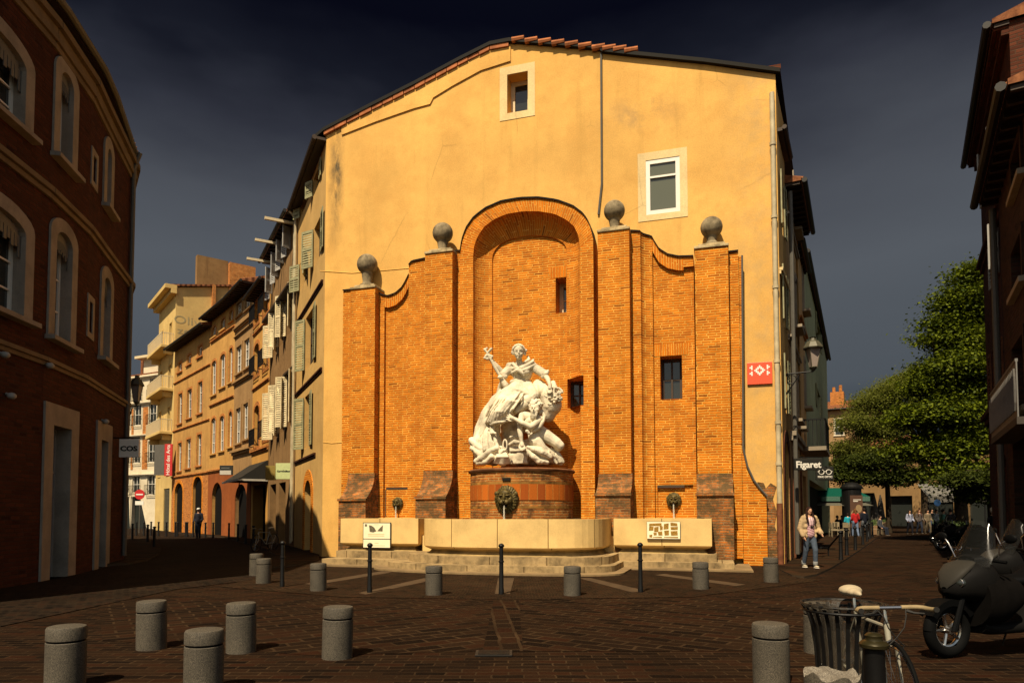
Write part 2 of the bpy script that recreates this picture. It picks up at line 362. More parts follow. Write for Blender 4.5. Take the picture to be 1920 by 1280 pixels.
# ------------------------------------------------------------------ frames
class Frame:
    def __init__(s, A, B):
        s.A = Vector((A[0], A[1], 0)); s.B = Vector((B[0], B[1], 0)); d = s.B - s.A; s.L = d.length; s.ang = math.atan2(d.y, d.x)
        s.X = d.normalized(); s.Y = Vector((-s.X.y, s.X.x, 0))
    def loc(s, px, py, off=0):                     # pixel -> (x, z) on the plane `off` metres proud of the facade
        d = ray(px, py); P0 = s.A - s.Y * off; t = (P0 - CP).dot(s.Y) / d.dot(s.Y); w = CP + d * t
        return ((w - s.A).dot(s.X), w.z)
    def w2l(s, w): v = Vector(w) - s.A; return Vector((v.dot(s.X), v.dot(s.Y), w[2]))
    def l2w(s, x, y, z=0): return s.A + s.X * x + s.Y * y + Vector((0, 0, z))
    def box(s, px0, py0, px1, py1, near='R', off=0):   # pixel bounding box of a rectangle above eye level
        pn, pf = (px1, px0) if near == 'R' else (px0, px1)
        x0 = s.loc(px0, (py0 + py1) / 2, off)[0]; x1 = s.loc(px1, (py0 + py1) / 2, off)[0]
        return (x0, x1, s.loc(pf, py1, off)[1] if py1 < 955 else s.loc(pn, py1, off)[1], s.loc(pn, py0, off)[1])
def arc_rect(x0, x1, z0, z1, rise=0, n=12):
    if rise <= 0: return [(x0, z0), (x1, z0), (x1, z1), (x0, z1)]
    cx, hw = (x0 + x1) / 2, (x1 - x0) / 2
    return [(x0, z0), (x1, z0)] + [(cx + hw * math.cos(PI * i / n), z1 - rise + rise * math.sin(PI * i / n)) for i in range(n + 1)]
# ------------------------------------------------------------------ ground
def paver(name, c1, c2, mort, w=.26, h=.13, ms=.012, rot=0, bump=.5):
    t = NT(name); u = t.mapv(t.uv(), (1, 1, 1), rot=(0, 0, rot))
    wob = t.noise(u, 2.5, 3, .6, True); v = t.n('VectorMath'); v.operation = 'MULTIPLY_ADD'; t.l(wob, v.inputs[0]); v.inputs[1].default_value = (.09, .07, 0); t.l(u, v.inputs[2])
    b = t.n('TexBrick'); t.l(v.outputs[0], b.inputs['Vector']); b.inputs['Scale'].default_value = 1; b.inputs['Brick Width'].default_value = w; b.inputs['Row Height'].default_value = h
    b.inputs['Mortar Size'].default_value = ms; b.inputs['Mortar Smooth'].default_value = .3; b.inputs['Color1'].default_value = (0, 0, 0, 1); b.inputs['Color2'].default_value = (1, 1, 1, 1); b.inputs['Mortar'].default_value = (.5, .5, .5, 1)
    pal = t.ramp(b.outputs['Color'], [(0, tuple(x * .5 for x in c2)), (.3, c2), (.6, c1), (.85, (c1[0] * 1.25, c1[1] * .9, c1[2] * .8)), (1, c1)])
    g = t.noise(t.uv(), 30, 5, .75); big = t.noise(t.uv(), .45, 6, .65)
    col = t.mix(.6, pal, t.ramp(g, [(.2, .4), (.8, 1.5)]), 'MULTIPLY')
    col = t.mix(t.math('MULTIPLY', b.outputs['Fac'], t.ramp(t.noise(t.uv(), 1.1, 5, .7), [(.35, .1), (.62, 1)])), col, mort)
    col = t.mix(1, col, t.ramp(big, [(.3, .62), (.7, 1.2)]), 'MULTIPLY')
    t.bump(t.math('SUBTRACT', t.math('MULTIPLY', g, .5), b.outputs['Fac']), bump, .012)
    return t.fin(col, .9, 0, .05)
PV = ((.018, .0088, .0039), (.0115, .0058, .0028), (.045, .026, .012))
M['paver'] = paver('brown_pavers', *PV, w=.3, h=.13, ms=.010)
M['paver_l'] = paver('brown_pavers_left', *PV, w=.42, h=.21, rot=rad(-32), ms=.02)
M['paver_r'] = paver('brown_pavers_right', *PV, w=.42, h=.21, rot=rad(32), ms=.02)
M['paver_c'] = paver('brown_pavers_centre', *PV, w=.36, h=.23, rot=rad(86), ms=.024)
M['paver_s'] = paver('small_pavers', (.021, .0115, .0056), (.0145, .0082, .004), (.05, .03, .014), w=.12, h=.1, ms=.008)
M['cobble'] = paver('street_setts', (.017, .0105, .006), (.011, .007, .0045), (.03, .02, .011), w=.16, h=.14, ms=.012)
M['flag'] = paver('footway_flags', (.030, .0165, .0075), (.022, .0125, .006), (.02, .012, .006), w=.9, h=.55, ms=.008)
M['band'] = wet_stone('pale_paving_band', (.07, .043, .021), .5, 2, .2)
M['kerb'] = wet_stone('kerb_granite', (.05, .035, .02), .5, 2, .2)
def sheet(name, pts, z, mat, thick=0, kmat=None):
    b = MB(); rings = [[Vector((x, y, 0)) for x, y in pts]]
    a = sum(pts[i][0] * pts[(i + 1) % len(pts)][1] - pts[(i + 1) % len(pts)][0] * pts[i][1] for i in range(len(pts)))
    P = pts if a > 0 else pts[::-1]; rings = [[Vector((x, y, 0)) for x, y in P]]
    for t in tessellate_polygon(rings):
        q = [rings[0][i] for i in t]
        if (q[1] - q[0]).cross(q[2] - q[0]).z < 0: q = q[::-1]
        b.face([(p.x, p.y, z) for p in q])
    if thick:
        for i in range(len(P)):
            p, q = P[i], P[(i + 1) % len(P)]; b.face([(p[0], p[1], z - thick), (q[0], q[1], z - thick), (q[0], q[1], z), (p[0], p[1], z)], None, 1 if kmat else 0)
    return tag(b.build(name, [mat] + ([kmat] if kmat else [])), kind='structure')
b = MB(); n = 24
for i in range(n):
    for j in range(n):
        x0, x1 = -400 + 800 * i / n, -400 + 800 * (i + 1) / n; y0, y1 = -300 + 900 * j / n, -300 + 900 * (j + 1) / n
        b.face([(x0, y0, 0), (x1, y0, 0), (x1, y1, 0), (x0, y1, 0)])
tag(b.build('ground', M['paver']), kind='structure')
# chevron paving of the forecourt, central strip, small pavers by the fountain
sheet('paving', [(-7.4, 12.3), (-.33, 12.3), (-.33, 7.7), (-2.2, 7.5), (-5, 8.4)], .004, M['paver_l'])
sheet('paving', [(.12, 12.3), (7.3, 12.3), (6.2, 9.6), (3.0, 7.7), (.12, 7.7)], .004, M['paver_r'])
sheet('paving', [(-.33, 12.3), (.12, 12.3), (.12, 7.7), (-.33, 7.7)], .0045, M['paver_c'])
def gp(*ps): return [tuple(on_z(x, y)[:2]) for x, y in ps]
sheet('forecourt', gp((415, 1100), (640, 1119), (960, 1124), (1300, 1119), (1540, 1088), (1452, 1064), (1200, 1046), (800, 1046), (590, 1050)), .0085, M['paver_s'])
for q in ([(672, 1112), (686, 1115), (815, 1087), (795, 1084)], [(928, 1114), (956, 1114), (964, 1084), (934, 1084)], [(1085, 1084), (1108, 1084), (1212, 1108), (1185, 1111)], [(1228, 1078), (1246, 1076), (1398, 1096), (1380, 1099)], [(570, 1095), (590, 1097), (735, 1073), (715, 1071)]):
    sheet('paving_band', gp(*q), .0125, M['band'])
sheet('road', gp((0, 1175), (330, 1105), (470, 1088), (560, 1045), (545, 1024), (500, 1008), (330, 993), (230, 990), (230, 1003), (300, 1012), (318, 1030), (290, 1050), (180, 1070), (0, 1105)), .012, M['cobble'])
# left footway with its kerb, curving round the corner
sheet('pavement', gp((140, 1061), (190, 1062), (240, 1059), (275, 1052), (298, 1040), (303, 1028), (292, 1016), (262, 1008), (215, 1003), (150, 1003), (100, 1030), (100, 1055)), .08, M['flag'], .12, M['kerb'])
# footway along the corner building and the right-hand street
sheet('pavement', gp((1450, 1058), (1466, 1072), (1486, 1081), (1508, 1084), (1532, 1079), (1558, 1067), (1586, 1050), (1614, 1031), (1640, 1012), (1662, 997), (1672, 985), (1560, 985), (1530, 1008)), .05, M['flag'], .1, M['kerb'])
sheet('pavement', gp((470, 1070), (560, 1060), (596, 1052), (600, 1036), (545, 1020), (500, 1009), (400, 1001), (330, 996), (330, 999.5), (420, 1008), (480, 1024), (520, 1042), (488, 1058)), .05, M['flag'], .1, M['kerb'])
# ------------------------------------------------------------------ building components
def reveal_hole(b, ring, depth, mi=0): b.wallring(ring, 0, depth, mi, True)
def window(root, x0, x1, z0, z1, rise=0, depth=.22, frame='white', grid=(1, 2), fw=.06, glass='glass', trim=None, tw=.14, tp=.02, keystone=False, sill=None, sd=.12, shut=None, smat='shutter', ang=(4, 4), rail=False, lift=0, name='window', y0=0, sw=None, blind=None, reveal=None):
    ring = arc_rect(x0, x1, z0, z1, rise)
    inner = arc_rect(x0 + fw, x1 - fw, z0 + fw, z1 - fw, max(0, rise - fw * .5) if rise else 0)
    b = MB(); d = y0 + depth; b.prism(ring, d - .05, d, [inner], back=False)
    nx, ny = grid
    zc = z1 - rise if rise else z1
    for i in range(1, nx): xc = x0 + (x1 - x0) * i / nx; b.box(xc - .028, xc + .028, d - .058, d - .006, z0 + fw, z1 - fw * 1.2)
    for j in range(1, ny): zz = z0 + (zc - z0) * j / ny; b.box(x0 + fw * .9, x1 - fw * .9, d - .046, d - .008, zz - .018, zz + .018)
    w = b.build(name, M[frame], root)
    g = MB(); g.poly(ring, y=d - .003); g.build('pane', M[glass], w)
    if reveal:
        t = MB(); r2 = arc_rect(x0 + .004, x1 - .004, z0 + .004, z1 - .004, rise); t.wallring(r2, y0 - .004, d, 0, True); t.build('window_reveal', M[reveal], root)
    if trim:
        t = MB(); o2 = arc_rect(x0 - tw, x1 + tw, z0 - (0 if sill else tw), z1 + tw, rise + (tw * .5 if rise else 0)); t.prism(o2, y0 - tp, y0 + .002, [ring], back=False); t.build('window_surround', M[trim], root)
    if sill:
        t = MB(); t.box(x0 - tw - .06, x1 + tw + .06, y0 - sd, y0 + .03, z0 - .11, z0 - .002); t.build('window_sill', M[sill], root, bevel=.01)
    if shut:
        hw = (x1 - x0) / 2 if sw is None else sw
        for side in shut:
            s_ = MB(); H0, H1 = z0 + .02, z1 - .02 - (rise * .6 if rise else 0)
            s_.box(0, .06, -.02, .02, H0, H1); s_.box(hw - .06, hw, -.02, .02, H0, H1)
            for q in (H0, (H0 + H1) / 2 - .05, H1 - .1): s_.box(.06, hw - .06, -.018, .018, q, q + .1)
            k = max(6, int((H1 - H0) / .11))
            for i in range(k):
                zz = H0 + .1 + (H1 - H0 - .2) * (i + .5) / k
                s_.face([(.06, .016, zz + .045), (.06, -.016, zz - .025), (hw - .06, -.016, zz - .025), (hw - .06, .016, zz + .045)])
            a = rad(ang[0] if side == 'l' else ang[1])
            if side == 'l': Mx = Matrix.Translation((x0 - .01, y0 - .04, 0)) @ Matrix.Rotation(a, 4, 'Z') @ Matrix.Scale(-1, 4, (1, 0, 0))
            else: Mx = Matrix.Translation((x1 + .01, y0 - .04, 0)) @ Matrix.Rotation(-a, 4, 'Z')
            if lift: Mx = Mx @ Matrix.Rotation(rad(lift), 4, 'X')
            s_.xf(Mx); s_.build('shutter', M[smat], root)
    if rail:
        r = MB(); rh = z0 + .95
        r.box(x0 - .1, x1 + .1, y0 - .3, y0 - .26, rh - .03, rh); r.box(x0 - .1, x1 + .1, y0 - .3, y0 - .26, z0 + .04, z0 + .07)
        k = max(5, int((x1 - x0) / .1))
        for i in range(k + 1): xx = x0 - .1 + (x1 - x0 + .2) * i / k; r.box(xx - .008, xx + .008, y0 - .29, y0 - .27, z0 + .06, rh - .03)
        for xx in (x0 - .1, x1 + .07): r.box(xx, xx + .03, y0 - .27, y0, rh - .03, rh); r.box(xx, xx + .03, y0 - .27, y0, z0, z0 + .05)
        r.build('railing', M['iron'], root)
    return w
def wall_mesh(L, H, holes, depth=8, thick=.3, outline=None, y0=0):
    b = MB(); out = outline or [(0, 0), (L, 0), (L, H), (0, H)]
    b.poly(out, [h[0] for h in holes], y0)
    for r, d in holes: b.wallring(r, y0, y0 + d, 0, True)
    b.face([(L, 0, 0), (L, depth, 0), (L, depth, H), (L, 0, H)]); b.face([(0, depth, 0), (0, 0, 0), (0, 0, H), (0, depth, H)])
    b.face([(L, depth, 0), (0, depth, 0), (0, depth, H), (L, depth, H)])
    return b
def cornice(root, x0, x1, z, h, p, mat, name='cornice', y0=0):
    b = MB(); b.box(x0, x1, y0 - p * .5, y0 + .01, z, z + h * .5); b.box(x0, x1, y0 - p, y0 + .01, z + h * .5 + .001, z + h); return b.build(name, M[mat], root, bevel=.012)
def roof(root, L, H, depth, ov=.5, pitch=.35, mat='tiles', gutter='ironmatte', x0=0, side=0.1, th=.1, soffit='wood_dk'):
    b = MB(); q = lambda x, y, t=0: (x, y, H + (y + ov) * pitch * 1 + t)
    X0, X1 = x0 - side, L + side
    b.face([q(X0, -ov, th), q(X1, -ov, th), q(X1, depth / 2, th), q(X0, depth / 2, th)])
    b.face([q(X1, depth / 2, th), (X1, depth + ov, H + th), (X0, depth + ov, H + th), q(X0, depth / 2, th)])
    b.face([q(X1, -ov), q(X0, -ov), q(X0, depth / 2), q(X1, depth / 2)], None, 1)
    b.face([q(X0, -ov), q(X1, -ov), q(X1, -ov, th), q(X0, -ov, th)])
    for X, f in ((X0, 1), (X1, -1)):
        pts = [q(X, -ov), q(X, -ov, th), q(X, depth / 2, th), (X, depth + ov, H + th), (X, depth + ov, H)]
        b.face(pts if f > 0 else pts[::-1])
    # tile ends
    k = int((X1 - X0) / .22)
    for i in range(k):
        xx = X0 + .11 + i * .22; b.tube([q(xx, -ov - .05, th - .01), q(xx, depth / 2, th + .0)], .075, 6)
    r = b.build('roof', [M[mat], M[soffit]], root)
    g = MB(); g.tube([(X0, -ov - .1, H - .02 + .02), (X1, -ov - .1, H + .0)], .085, 8); g.build('gutter', M[gutter], r)
    f = MB(); k = max(2, int((X1 - X0) / .45))
    for i in range(k + 1):
        xx = X0 + .1 + (X1 - X0 - .2) * i / k; f.box(xx - .05, xx + .05, -ov + .04, .0, H - .09, H - .005 + 0)
    f.build('rafter_tails', M[soffit], r)
    return r
def text_mesh(body, size, mat, parent, loc, rz=0, name='lettering', align='CENTER', bold=0, sx=1, roll=0, shear=0):
    c = bpy.data.curves.new('t', 'FONT'); c.body = body; c.size = size; c.align_x = align; c.align_y = 'CENTER'; c.extrude = .004; c.offset = bold; c.resolution_u = 3; c.shear = shear
    o = bpy.data.objects.new('t', c); COL.objects.link(o); dg = bpy.context.evaluated_depsgraph_get(); me = bpy.data.meshes.new_from_object(o.evaluated_get(dg)); bpy.data.objects.remove(o)
    me.transform(Matrix.Translation(loc) @ Matrix.Rotation(rz, 4, 'Z') @ Matrix.Rotation(PI / 2, 4, 'X') @ Matrix.Rotation(roll, 4, 'Z') @ Matrix.Diagonal((sx, 1, 1, 1)))
    me.materials.clear(); me.materials.append(mat); r = bpy.data.objects.new(name, me); COL.objects.link(r); r.parent = parent; return r
# ------------------------------------------------------------------ corner building with the painted gable
G = Frame((-6.72, 24.2), (7.9, 19.86))
corner = thing('corner_building', 'tall ochre plastered corner building with a gabled end wall behind the brick wall fountain', 'building', G.A, G.ang)
top_px = [(1453, 140), (1320, 121), (1190, 108), (1128, 101), (1125, 96), (1010, 86), (957, 82), (920, 89), (860, 119), (780, 162), (700, 202), (630, 238), (613, 249)]
top = [G.loc(*p) for p in top_px]; top[0] = (G.L, top[0][1]); top[-1] = (0, top[-1][1])
gb = MB()
def rect_px(fr, x0, y0, x1, y1, off=0):
    a = fr.loc(x0, (y0 + y1) / 2, off)[0]; c = fr.loc(x1, (y0 + y1) / 2, off)[0]; m = (x0 + x1) / 2
    return (a, c, fr.loc(m, y1, off)[1], fr.loc(m, y0, off)[1])
w1 = rect_px(G, 951, 137, 990, 210); w2 = rect_px(G, 1211, 297, 1275, 400)
back_holes = [rect_px(G, 1238, 667, 1279, 748, .25), rect_px(G, 1041, 519, 1071, 585, .10), rect_px(G, 1070, 707, 1097, 762, .5)]
back_holes = [(a - .06 - (.25 if k == 2 else 0), b_ + .06, c - .06, d + .06) for k, (a, b_, c, d) in enumerate(back_holes)]
gb.poly([(0, 0), (G.L, 0)] + top, [arc_rect(*w1), arc_rect(*w2)] + [arc_rect(*h) for h in back_holes], 0)
gb.wallring(arc_rect(*w1), 0, .55, 0, True); gb.wallring(arc_rect(*w2), 0, .06, 0, True)
gb.build('gable_wall', M['plaster'], corner)
# proud upper layer of render under the left slope
ridge = [(957, 114), (901, 132), (848, 161), (812, 183), (806, 195), (776, 203), (704, 228), (640, 253)]
lay = MB(); rp = [G.loc(*p, .045) for p in ridge]; tp_ = [G.loc(*p, .045) for p in [(640, 238), (700, 207), (780, 166), (860, 123), (920, 92), (957, 85)]]
lay.prism(rp + tp_, -.045, 0.0, back=False)
lay.build('render_layer', M['plaster'], corner)
# window surrounds and windows
for (r, px) in ((w1, (937, 122, 1003, 222)), (w2, (1196, 282, 1289, 411))):
    t = rect_px(G, *px, .015); m = MB(); m.prism(arc_rect(*t), -.015, .001, [arc_rect(r[0] + .002, r[1] - .002, r[2] + .002, r[3] - .002)], back=False); m.build('window_surround', M['trim'], corner)
window(corner, w1[0] + .0, w1[1], w1[2], w1[3], depth=.5, frame='cream', grid=(1, 1), fw=.14)
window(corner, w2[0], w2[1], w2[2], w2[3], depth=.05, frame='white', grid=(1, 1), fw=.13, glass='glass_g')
m = MB(); zz = w2[2] + (w2[3] - w2[2]) * .68; m.box(w2[0] + .12, w2[1] - .12, -.012, .035, zz - .03, zz + .03); m.build('window', M['white'], corner)
# roof: verge profile lofted back between the two street fronts
LF = Frame((-9.62, 30.2), (-6.72, 24.2)); RF = Frame((7.9, 19.86), (8.95, 21.9))
backL, backR = G.w2l(LF.A), G.w2l((10.9, 25.6, 0))
def roofpt(x, z, t, dz=0): # t 0 front verge .. 1 back
    xb = backL.x + (backR.x - backL.x) * x / G.L; yb = 8.0
    return (x + (xb - x) * t, -.14 + (yb + .14) * t, z + dz)
rb = MB(); prof = top[::-1]; prof = [(-.42, prof[0][1] - .20), (-.05, prof[0][1] + .02)] + prof[1:-1] + [(G.L + .12, prof[-1][1] - .02)]
for i in range(len(prof) - 1):
    (xa, za), (xb_, zb) = prof[i], prof[i + 1]
    rb.face([roofpt(xa, za, 0, .12), roofpt(xb_, zb, 0, .12), roofpt(xb_, zb, 1, .12), roofpt(xa, za, 1, .12)])
    rb.face([roofpt(xb_, zb, 0, .0), roofpt(xa, za, 0, .0), roofpt(xa, za, 1, .0), roofpt(xb_, zb, 1, .0)], None, 1)
    rb.face([roofpt(xa, za, 0, 0), roofpt(xb_, zb, 0, 0), roofpt(xb_, zb, 0, .12), roofpt(xa, za, 0, .12)], None, 1)
rf = rb.build('roof', [M['tiles'], M['lead']], corner)
vb = MB(); vp = [p for p in prof if p[0] < top[6][0] + .01]
for i in range(1, len(vp) - 1):
    a, c = vp[i], vp[i + 1]; n = max(1, int(math.hypot(c[0] - a[0], c[1] - a[1]) / .4))
    for k in range(n):
        t0, t1 = k / n, (k + .94) / n; P_ = lambda t: (a[0] + (c[0] - a[0]) * t, a[1] + (c[1] - a[1]) * t)
        (xa, za), (xb_, zb) = P_(t0), P_(t1); jz = random.uniform(-.012, .012)
        ring = [(xa, za - .13 + jz), (xb_, zb - .13 + jz), (xb_, zb - .005), (xa, za - .005)]; vb.prism(ring, -.10 + jz, -.0, back=False)
vb.build('verge_tiles', M['tile_terra'], rf)
hb = MB(); hp = [G.loc(x, y, .1) for x, y in ((960, 76), (1010, 80), (1060, 85), (1110, 91), (1150, 94), (1192, 99))]
for i in range(10):
    t = i / 10 * (len(hp) - 1); k = int(t); f = t - k; x = hp[k][0] + (hp[k + 1][0] - hp[k][0]) * f; z = hp[k][1] + (hp[k + 1][1] - hp[k][1]) * f
    hb.tube([(x, -.1, z), (x + .42, -.1, z + .0)], [.095, .08], 8); hb.tube([(x, .35, z + .03), (x + .42, .35, z + .0)], [.095, .08], 8)
hb.build('ridge_tiles', M['tile_terra'], rf, smooth=True)
# seam conduit, right downpipe, thin cornice line
m = MB(); a = G.loc(1127, 100, .05); c = G.loc(1122, 402, .05); m.tube([(a[0], -.04, a[1]), (a[0] - .01, -.04, 12), (c[0], -.04, c[1])], .035, 6); m.build('conduit', M['zinc'], corner)
m = MB(); dx = G.L - .12
m.tube([(dx, -.12, 14.0), (dx, -.12, 1.75)], .075, 10)
for z in (12.4, 10.2, 8.1, 5.9, 4.1, 2.9): m.tube([(dx, -.12, z), (dx, -.12, z + .09)], .095, 10)
m.build('downpipe', M['pipe'], corner, smooth=True)
m = MB(); m.tube([(dx, -.12, 1.8), (dx, -.12, 0.05)], .09, 10); m.build('downpipe', M['rust'], corner, smooth=True)
# horizontal crack line left of the fountain screen + bare brick by the foot of the right edge
m = MB(); q = [G.loc(*p, .01) for p in ((600, 508), (660, 512), (800, 500))]
m.tube([(q[0][0], .0, q[0][1]), (q[1][0], .0, q[1][1] + .0), (q[2][0], .0, q[2][1])], .02, 4)
m.build('render_joint', M['plaster'], corner)
m = MB(); m.tube([(0, -.0, 4.05), (.35, -.0, 4.0), (.8, -.0, 4.02)], .02, 4); m.build('render_joint', M['plaster'], corner)
m = MB(); rr = [G.loc(*p, .02) for p in ((1436, 1052), (1460, 1056), (1458, 1000), (1452, 985), (1457, 960), (1449, 935), (1456, 912), (1445, 905), (1436, 915), (1432, 905), (1420, 903), (1428, 930), (1436, 960))]
m.prism(rr, -.02, .0, back=False); m.build('exposed_brick', M['brick_damp'], corner)
# ------------------------------------------------------------------ side fronts of the corner building
def facade(root, fr, H, mat, wins, depth=6, name='wall', base=None, close=True, holes_extra=()):
    holes = [(arc_rect(*w[0], w[1].get('rise', 0)), w[1].get('depth', .22)) for w in wins] + list(holes_extra)
    if close: b = wall_mesh(fr.L, H, holes, depth)
    else:
        b = MB(); b.poly([(0, 0), (fr.L, 0), (fr.L, H), (0, H)], [h[0] for h in holes])
        for r, d in holes: b.wallring(r, 0, d, 0, True)
    w = b.build(name, M[mat] if isinstance(mat, str) else mat, root)
    for (r, k) in wins: window(root, *r, **k)
    return w
def sub_frame(root_fr, fr): # local matrix of frame fr inside root_fr
    l = root_fr.w2l(fr.A); return l, fr.ang - root_fr.ang
def holder(parent, root_fr, fr, name):
    o = bpy.data.objects.new(name, None); COL.objects.link(o); l, a = sub_frame(root_fr, fr); o.location = (l.x, l.y, 0); o.rotation_euler = (0, 0, a); o.parent = parent; return o
def reparent_up(h, root):  # children of a helper frame become parts of the thing itself
    Mx = Matrix.Translation(h.location) @ Matrix.Rotation(h.rotation_euler.z, 4, 'Z')
    for c in list(h.children):
        c.parent = root; c.matrix_basis = Mx @ c.matrix_basis
    bpy.data.objects.remove(h)
hl = holder(corner, G, LF, 'side')
HL = G.loc(613, 249)[1]
B_ = lambda *a, **k: LF.box(*a, near='R')
ws = dict(frame='wood_dk', trim='brick_rb', tw=.07, tp=.006, smat='shutter', shut='lr')
ws = dict(frame='wood_dk', smat='shutter', shut='lr', depth=.25)
WL = [(LF.box(588, 306, 600, 368), dict(ws, sw=.45, ang=(28, 4))), (LF.box(564, 357, 576, 408), dict(ws, sw=.45, ang=(28, 4))),
      (LF.box(589, 400, 603, 500), dict(ws, ang=(34, 4), sw=.62)), (LF.box(563, 470, 575, 545), dict(ws, ang=(34, 20), sw=.6)),
      (LF.box(573, 573, 589, 694), dict(ws, ang=(30, 4), sw=.6)), (LF.box(571, 735, 582, 842), dict(ws, ang=(30, 4), sw=.62))]
d = LF.loc(572, 960)[0], LF.loc(583, 960)[0]
dr = (d[0] - .05, d[1] + .05, .0, LF.loc(578, 900)[1])
facade(hl, LF, HL, 'plaster_side' if 'plaster_side' in M else 'plaster', WL, close=False, holes_extra=[(arc_rect(*dr, .55), .5)])
m = MB(); ro = arc_rect(dr[0] - .42, dr[1] + .42, 0.001, dr[3] + .42, .95); m.prism(ro, -.03, .001, [arc_rect(dr[0], dr[1], .001, dr[3], .55)], back=False); m.build('door_surround', M['brick_rad'], hl)
m = MB(); m.poly(arc_rect(*dr, .55), y=.5); m.build('door', M['black'], hl)
for a, c in (((560, 596), (610, 531)), ((558, 734), (610, 693)), ((558, 865), (592, 854))):
    z = (LF.loc(*a)[1] + LF.loc(*c)[1]) / 2; x1 = LF.loc(*c)[0]; cornice(hl, .05, min(x1, LF.L - .3), z - .08, .16, .08, 'brick_dark', 'string_course')
m = MB(); m.tube([(LF.x if False else .1, -.12, HL - .7), (.1, -.12, .3)], .06, 8); m.tube([(.1, -.12, HL - .7), (.12, -.25, HL - .45), (.1, -.4, HL - .3)], .06, 8); m.build('downpipe', M['pipe'], hl, smooth=True)
m = MB(); m.box(-.0, LF.L, -.33, 0, HL - .3, HL - .2); m.tube([(-.05, -.42, HL - .24), (LF.L, -.42, HL - .24)], .09, 8); m.build('eave', M['wood_dk'], hl)
reparent_up(hl, corner)
# right front of the corner building
hr = holder(corner, G, RF, 'side2'); HR = top[0][1] - .3
WR = [((.75, 1.55, z, z + 1.7), dict(frame='wood_dk', smat='shutter', shut='lr', sw=.4)) for z in (4.6, 7.3, 10.2)]
a, c = .45, 1.75; zt = 3.7
facade(hr, RF, HR, 'plaster_side', WR, close=False, holes_extra=[(arc_rect(a, c, 0, zt, .5), .5)])
m = MB(); m.prism(arc_rect(a - .3, c + .3, .001, zt + .35, .8), -.03, .001, [arc_rect(a, c, .001, zt, .5)], back=False); m.build('door_surround', M['brick_rb'], hr)
m = MB(); m.poly(arc_rect(a, c, 0, zt, .5), y=.45); m.build('door', M['black'], hr)
cornice(hr, 0.05, RF.L, RF.loc(1478, 560)[1], .2, .1, 'trim', 'string_course')
m = MB(); m.box(.25, RF.L, -.14, 0, 13.0, 13.1); m.tube([(.25, -.2, 13.1), (RF.L, -.2, 13.1)], .07, 8); m.build('eave', M['wood_dk'], hr)
reparent_up(hr, corner)
# back wall so the building is a volume, with its chimney
m = MB(); P_ = [backL, Vector((backL.x + 1, 8, 0)), Vector((backR.x - 1, 8, 0)), backR]
for i in range(3): p, q = P_[i], P_[i + 1]; m.face([(q.x, q.y, 0), (p.x, p.y, 0), (p.x, p.y, 13.5), (q.x, q.y, 13.5)])
m.build('back_wall', M['plaster_side'], corner)
c = RF.l2w(2.0, .5); cl = G.w2l(c); m = MB(); m.box(cl.x - .35, cl.x + .35, cl.y - .5, cl.y + .5, 12, 15.7); m.box(cl.x - .42, cl.x + .42, cl.y - .57, cl.y + .57, 15.7, 15.85); m.build('chimney', M['brick_rb'], corner)
# ------------------------------------------------------------------ wall fountain
fount = thing('wall_fountain', 'monumental orange brick wall fountain with arched niche, stone balls and basins against the gable', 'fountain', G.A, G.ang)
def U(px, py=700, off=.35): return G.loc(px, py, off)[0]
def Z(px, py, off=.35): return G.loc(px, py, off)[1]
Z0 = .2
class Curve:
    def __init__(s, pts, off): s.p = [G.loc(*p, off) for p in pts]
    def __call__(s, x):
        p = s.p
        if x <= p[0][0]: return p[0][1]
        for a, b in zip(p, p[1:]):
            if x <= b[0]: return a[1] + (b[1] - a[1]) * (x - a[0]) / max(1e-6, b[0] - a[0])
        return p[-1][1]
def screen(m, prof, topf, z0=Z0, cop=None, mi=0):
    # horizontal profile [(u, off)] extruded up to topf(u), capped back to the wall
    pr = []
    for (a, oa), (b, ob) in zip(prof, prof[1:]):
        n = max(1, int(abs(b - a) / .09)); pr += [(a + (b - a) * i / n, oa + (ob - oa) * i / n) for i in range(n)]
    pr.append(prof[-1]); arc = 0
    for (a, oa), (b, ob) in zip(pr, pr[1:]):
        L = math.hypot(b - a, ob - oa); za, zb = topf(a), topf(b)
        m.face([(a, -oa, z0), (b, -ob, z0), (b, -ob, zb), (a, -oa, za)], [(a, z0), (a + L, z0), (a + L, zb), (a, za)], mi)
        m.face([(a, -oa, za), (b, -ob, zb), (b, 0.0, zb), (a, 0.0, za)], None, mi)
        if cop is not None:
            cop.face([(a, -oa - .05, za + .004), (b, -ob - .05, zb + .004), (b, 0, zb + .03), (a, 0, za + .03)])
            cop.face([(a, -oa - .05, za - .035), (b, -ob - .05, zb - .035), (b, -ob - .05, zb + .004), (a, -oa - .05, za + .004)])
    a, oa = pr[0]; m.face([(a, 0, z0), (a, -oa, z0), (a, -oa, topf(a)), (a, 0, topf(a))], None, mi)
    b, ob = pr[-1]; m.face([(b, -ob, z0), (b, 0, z0), (b, 0, topf(b)), (b, -ob, topf(b))], None, mi)
cop = MB(); sc = MB()
OO, OI, OP = .35, .62, .25       # outer strips, inner strips, recessed panels
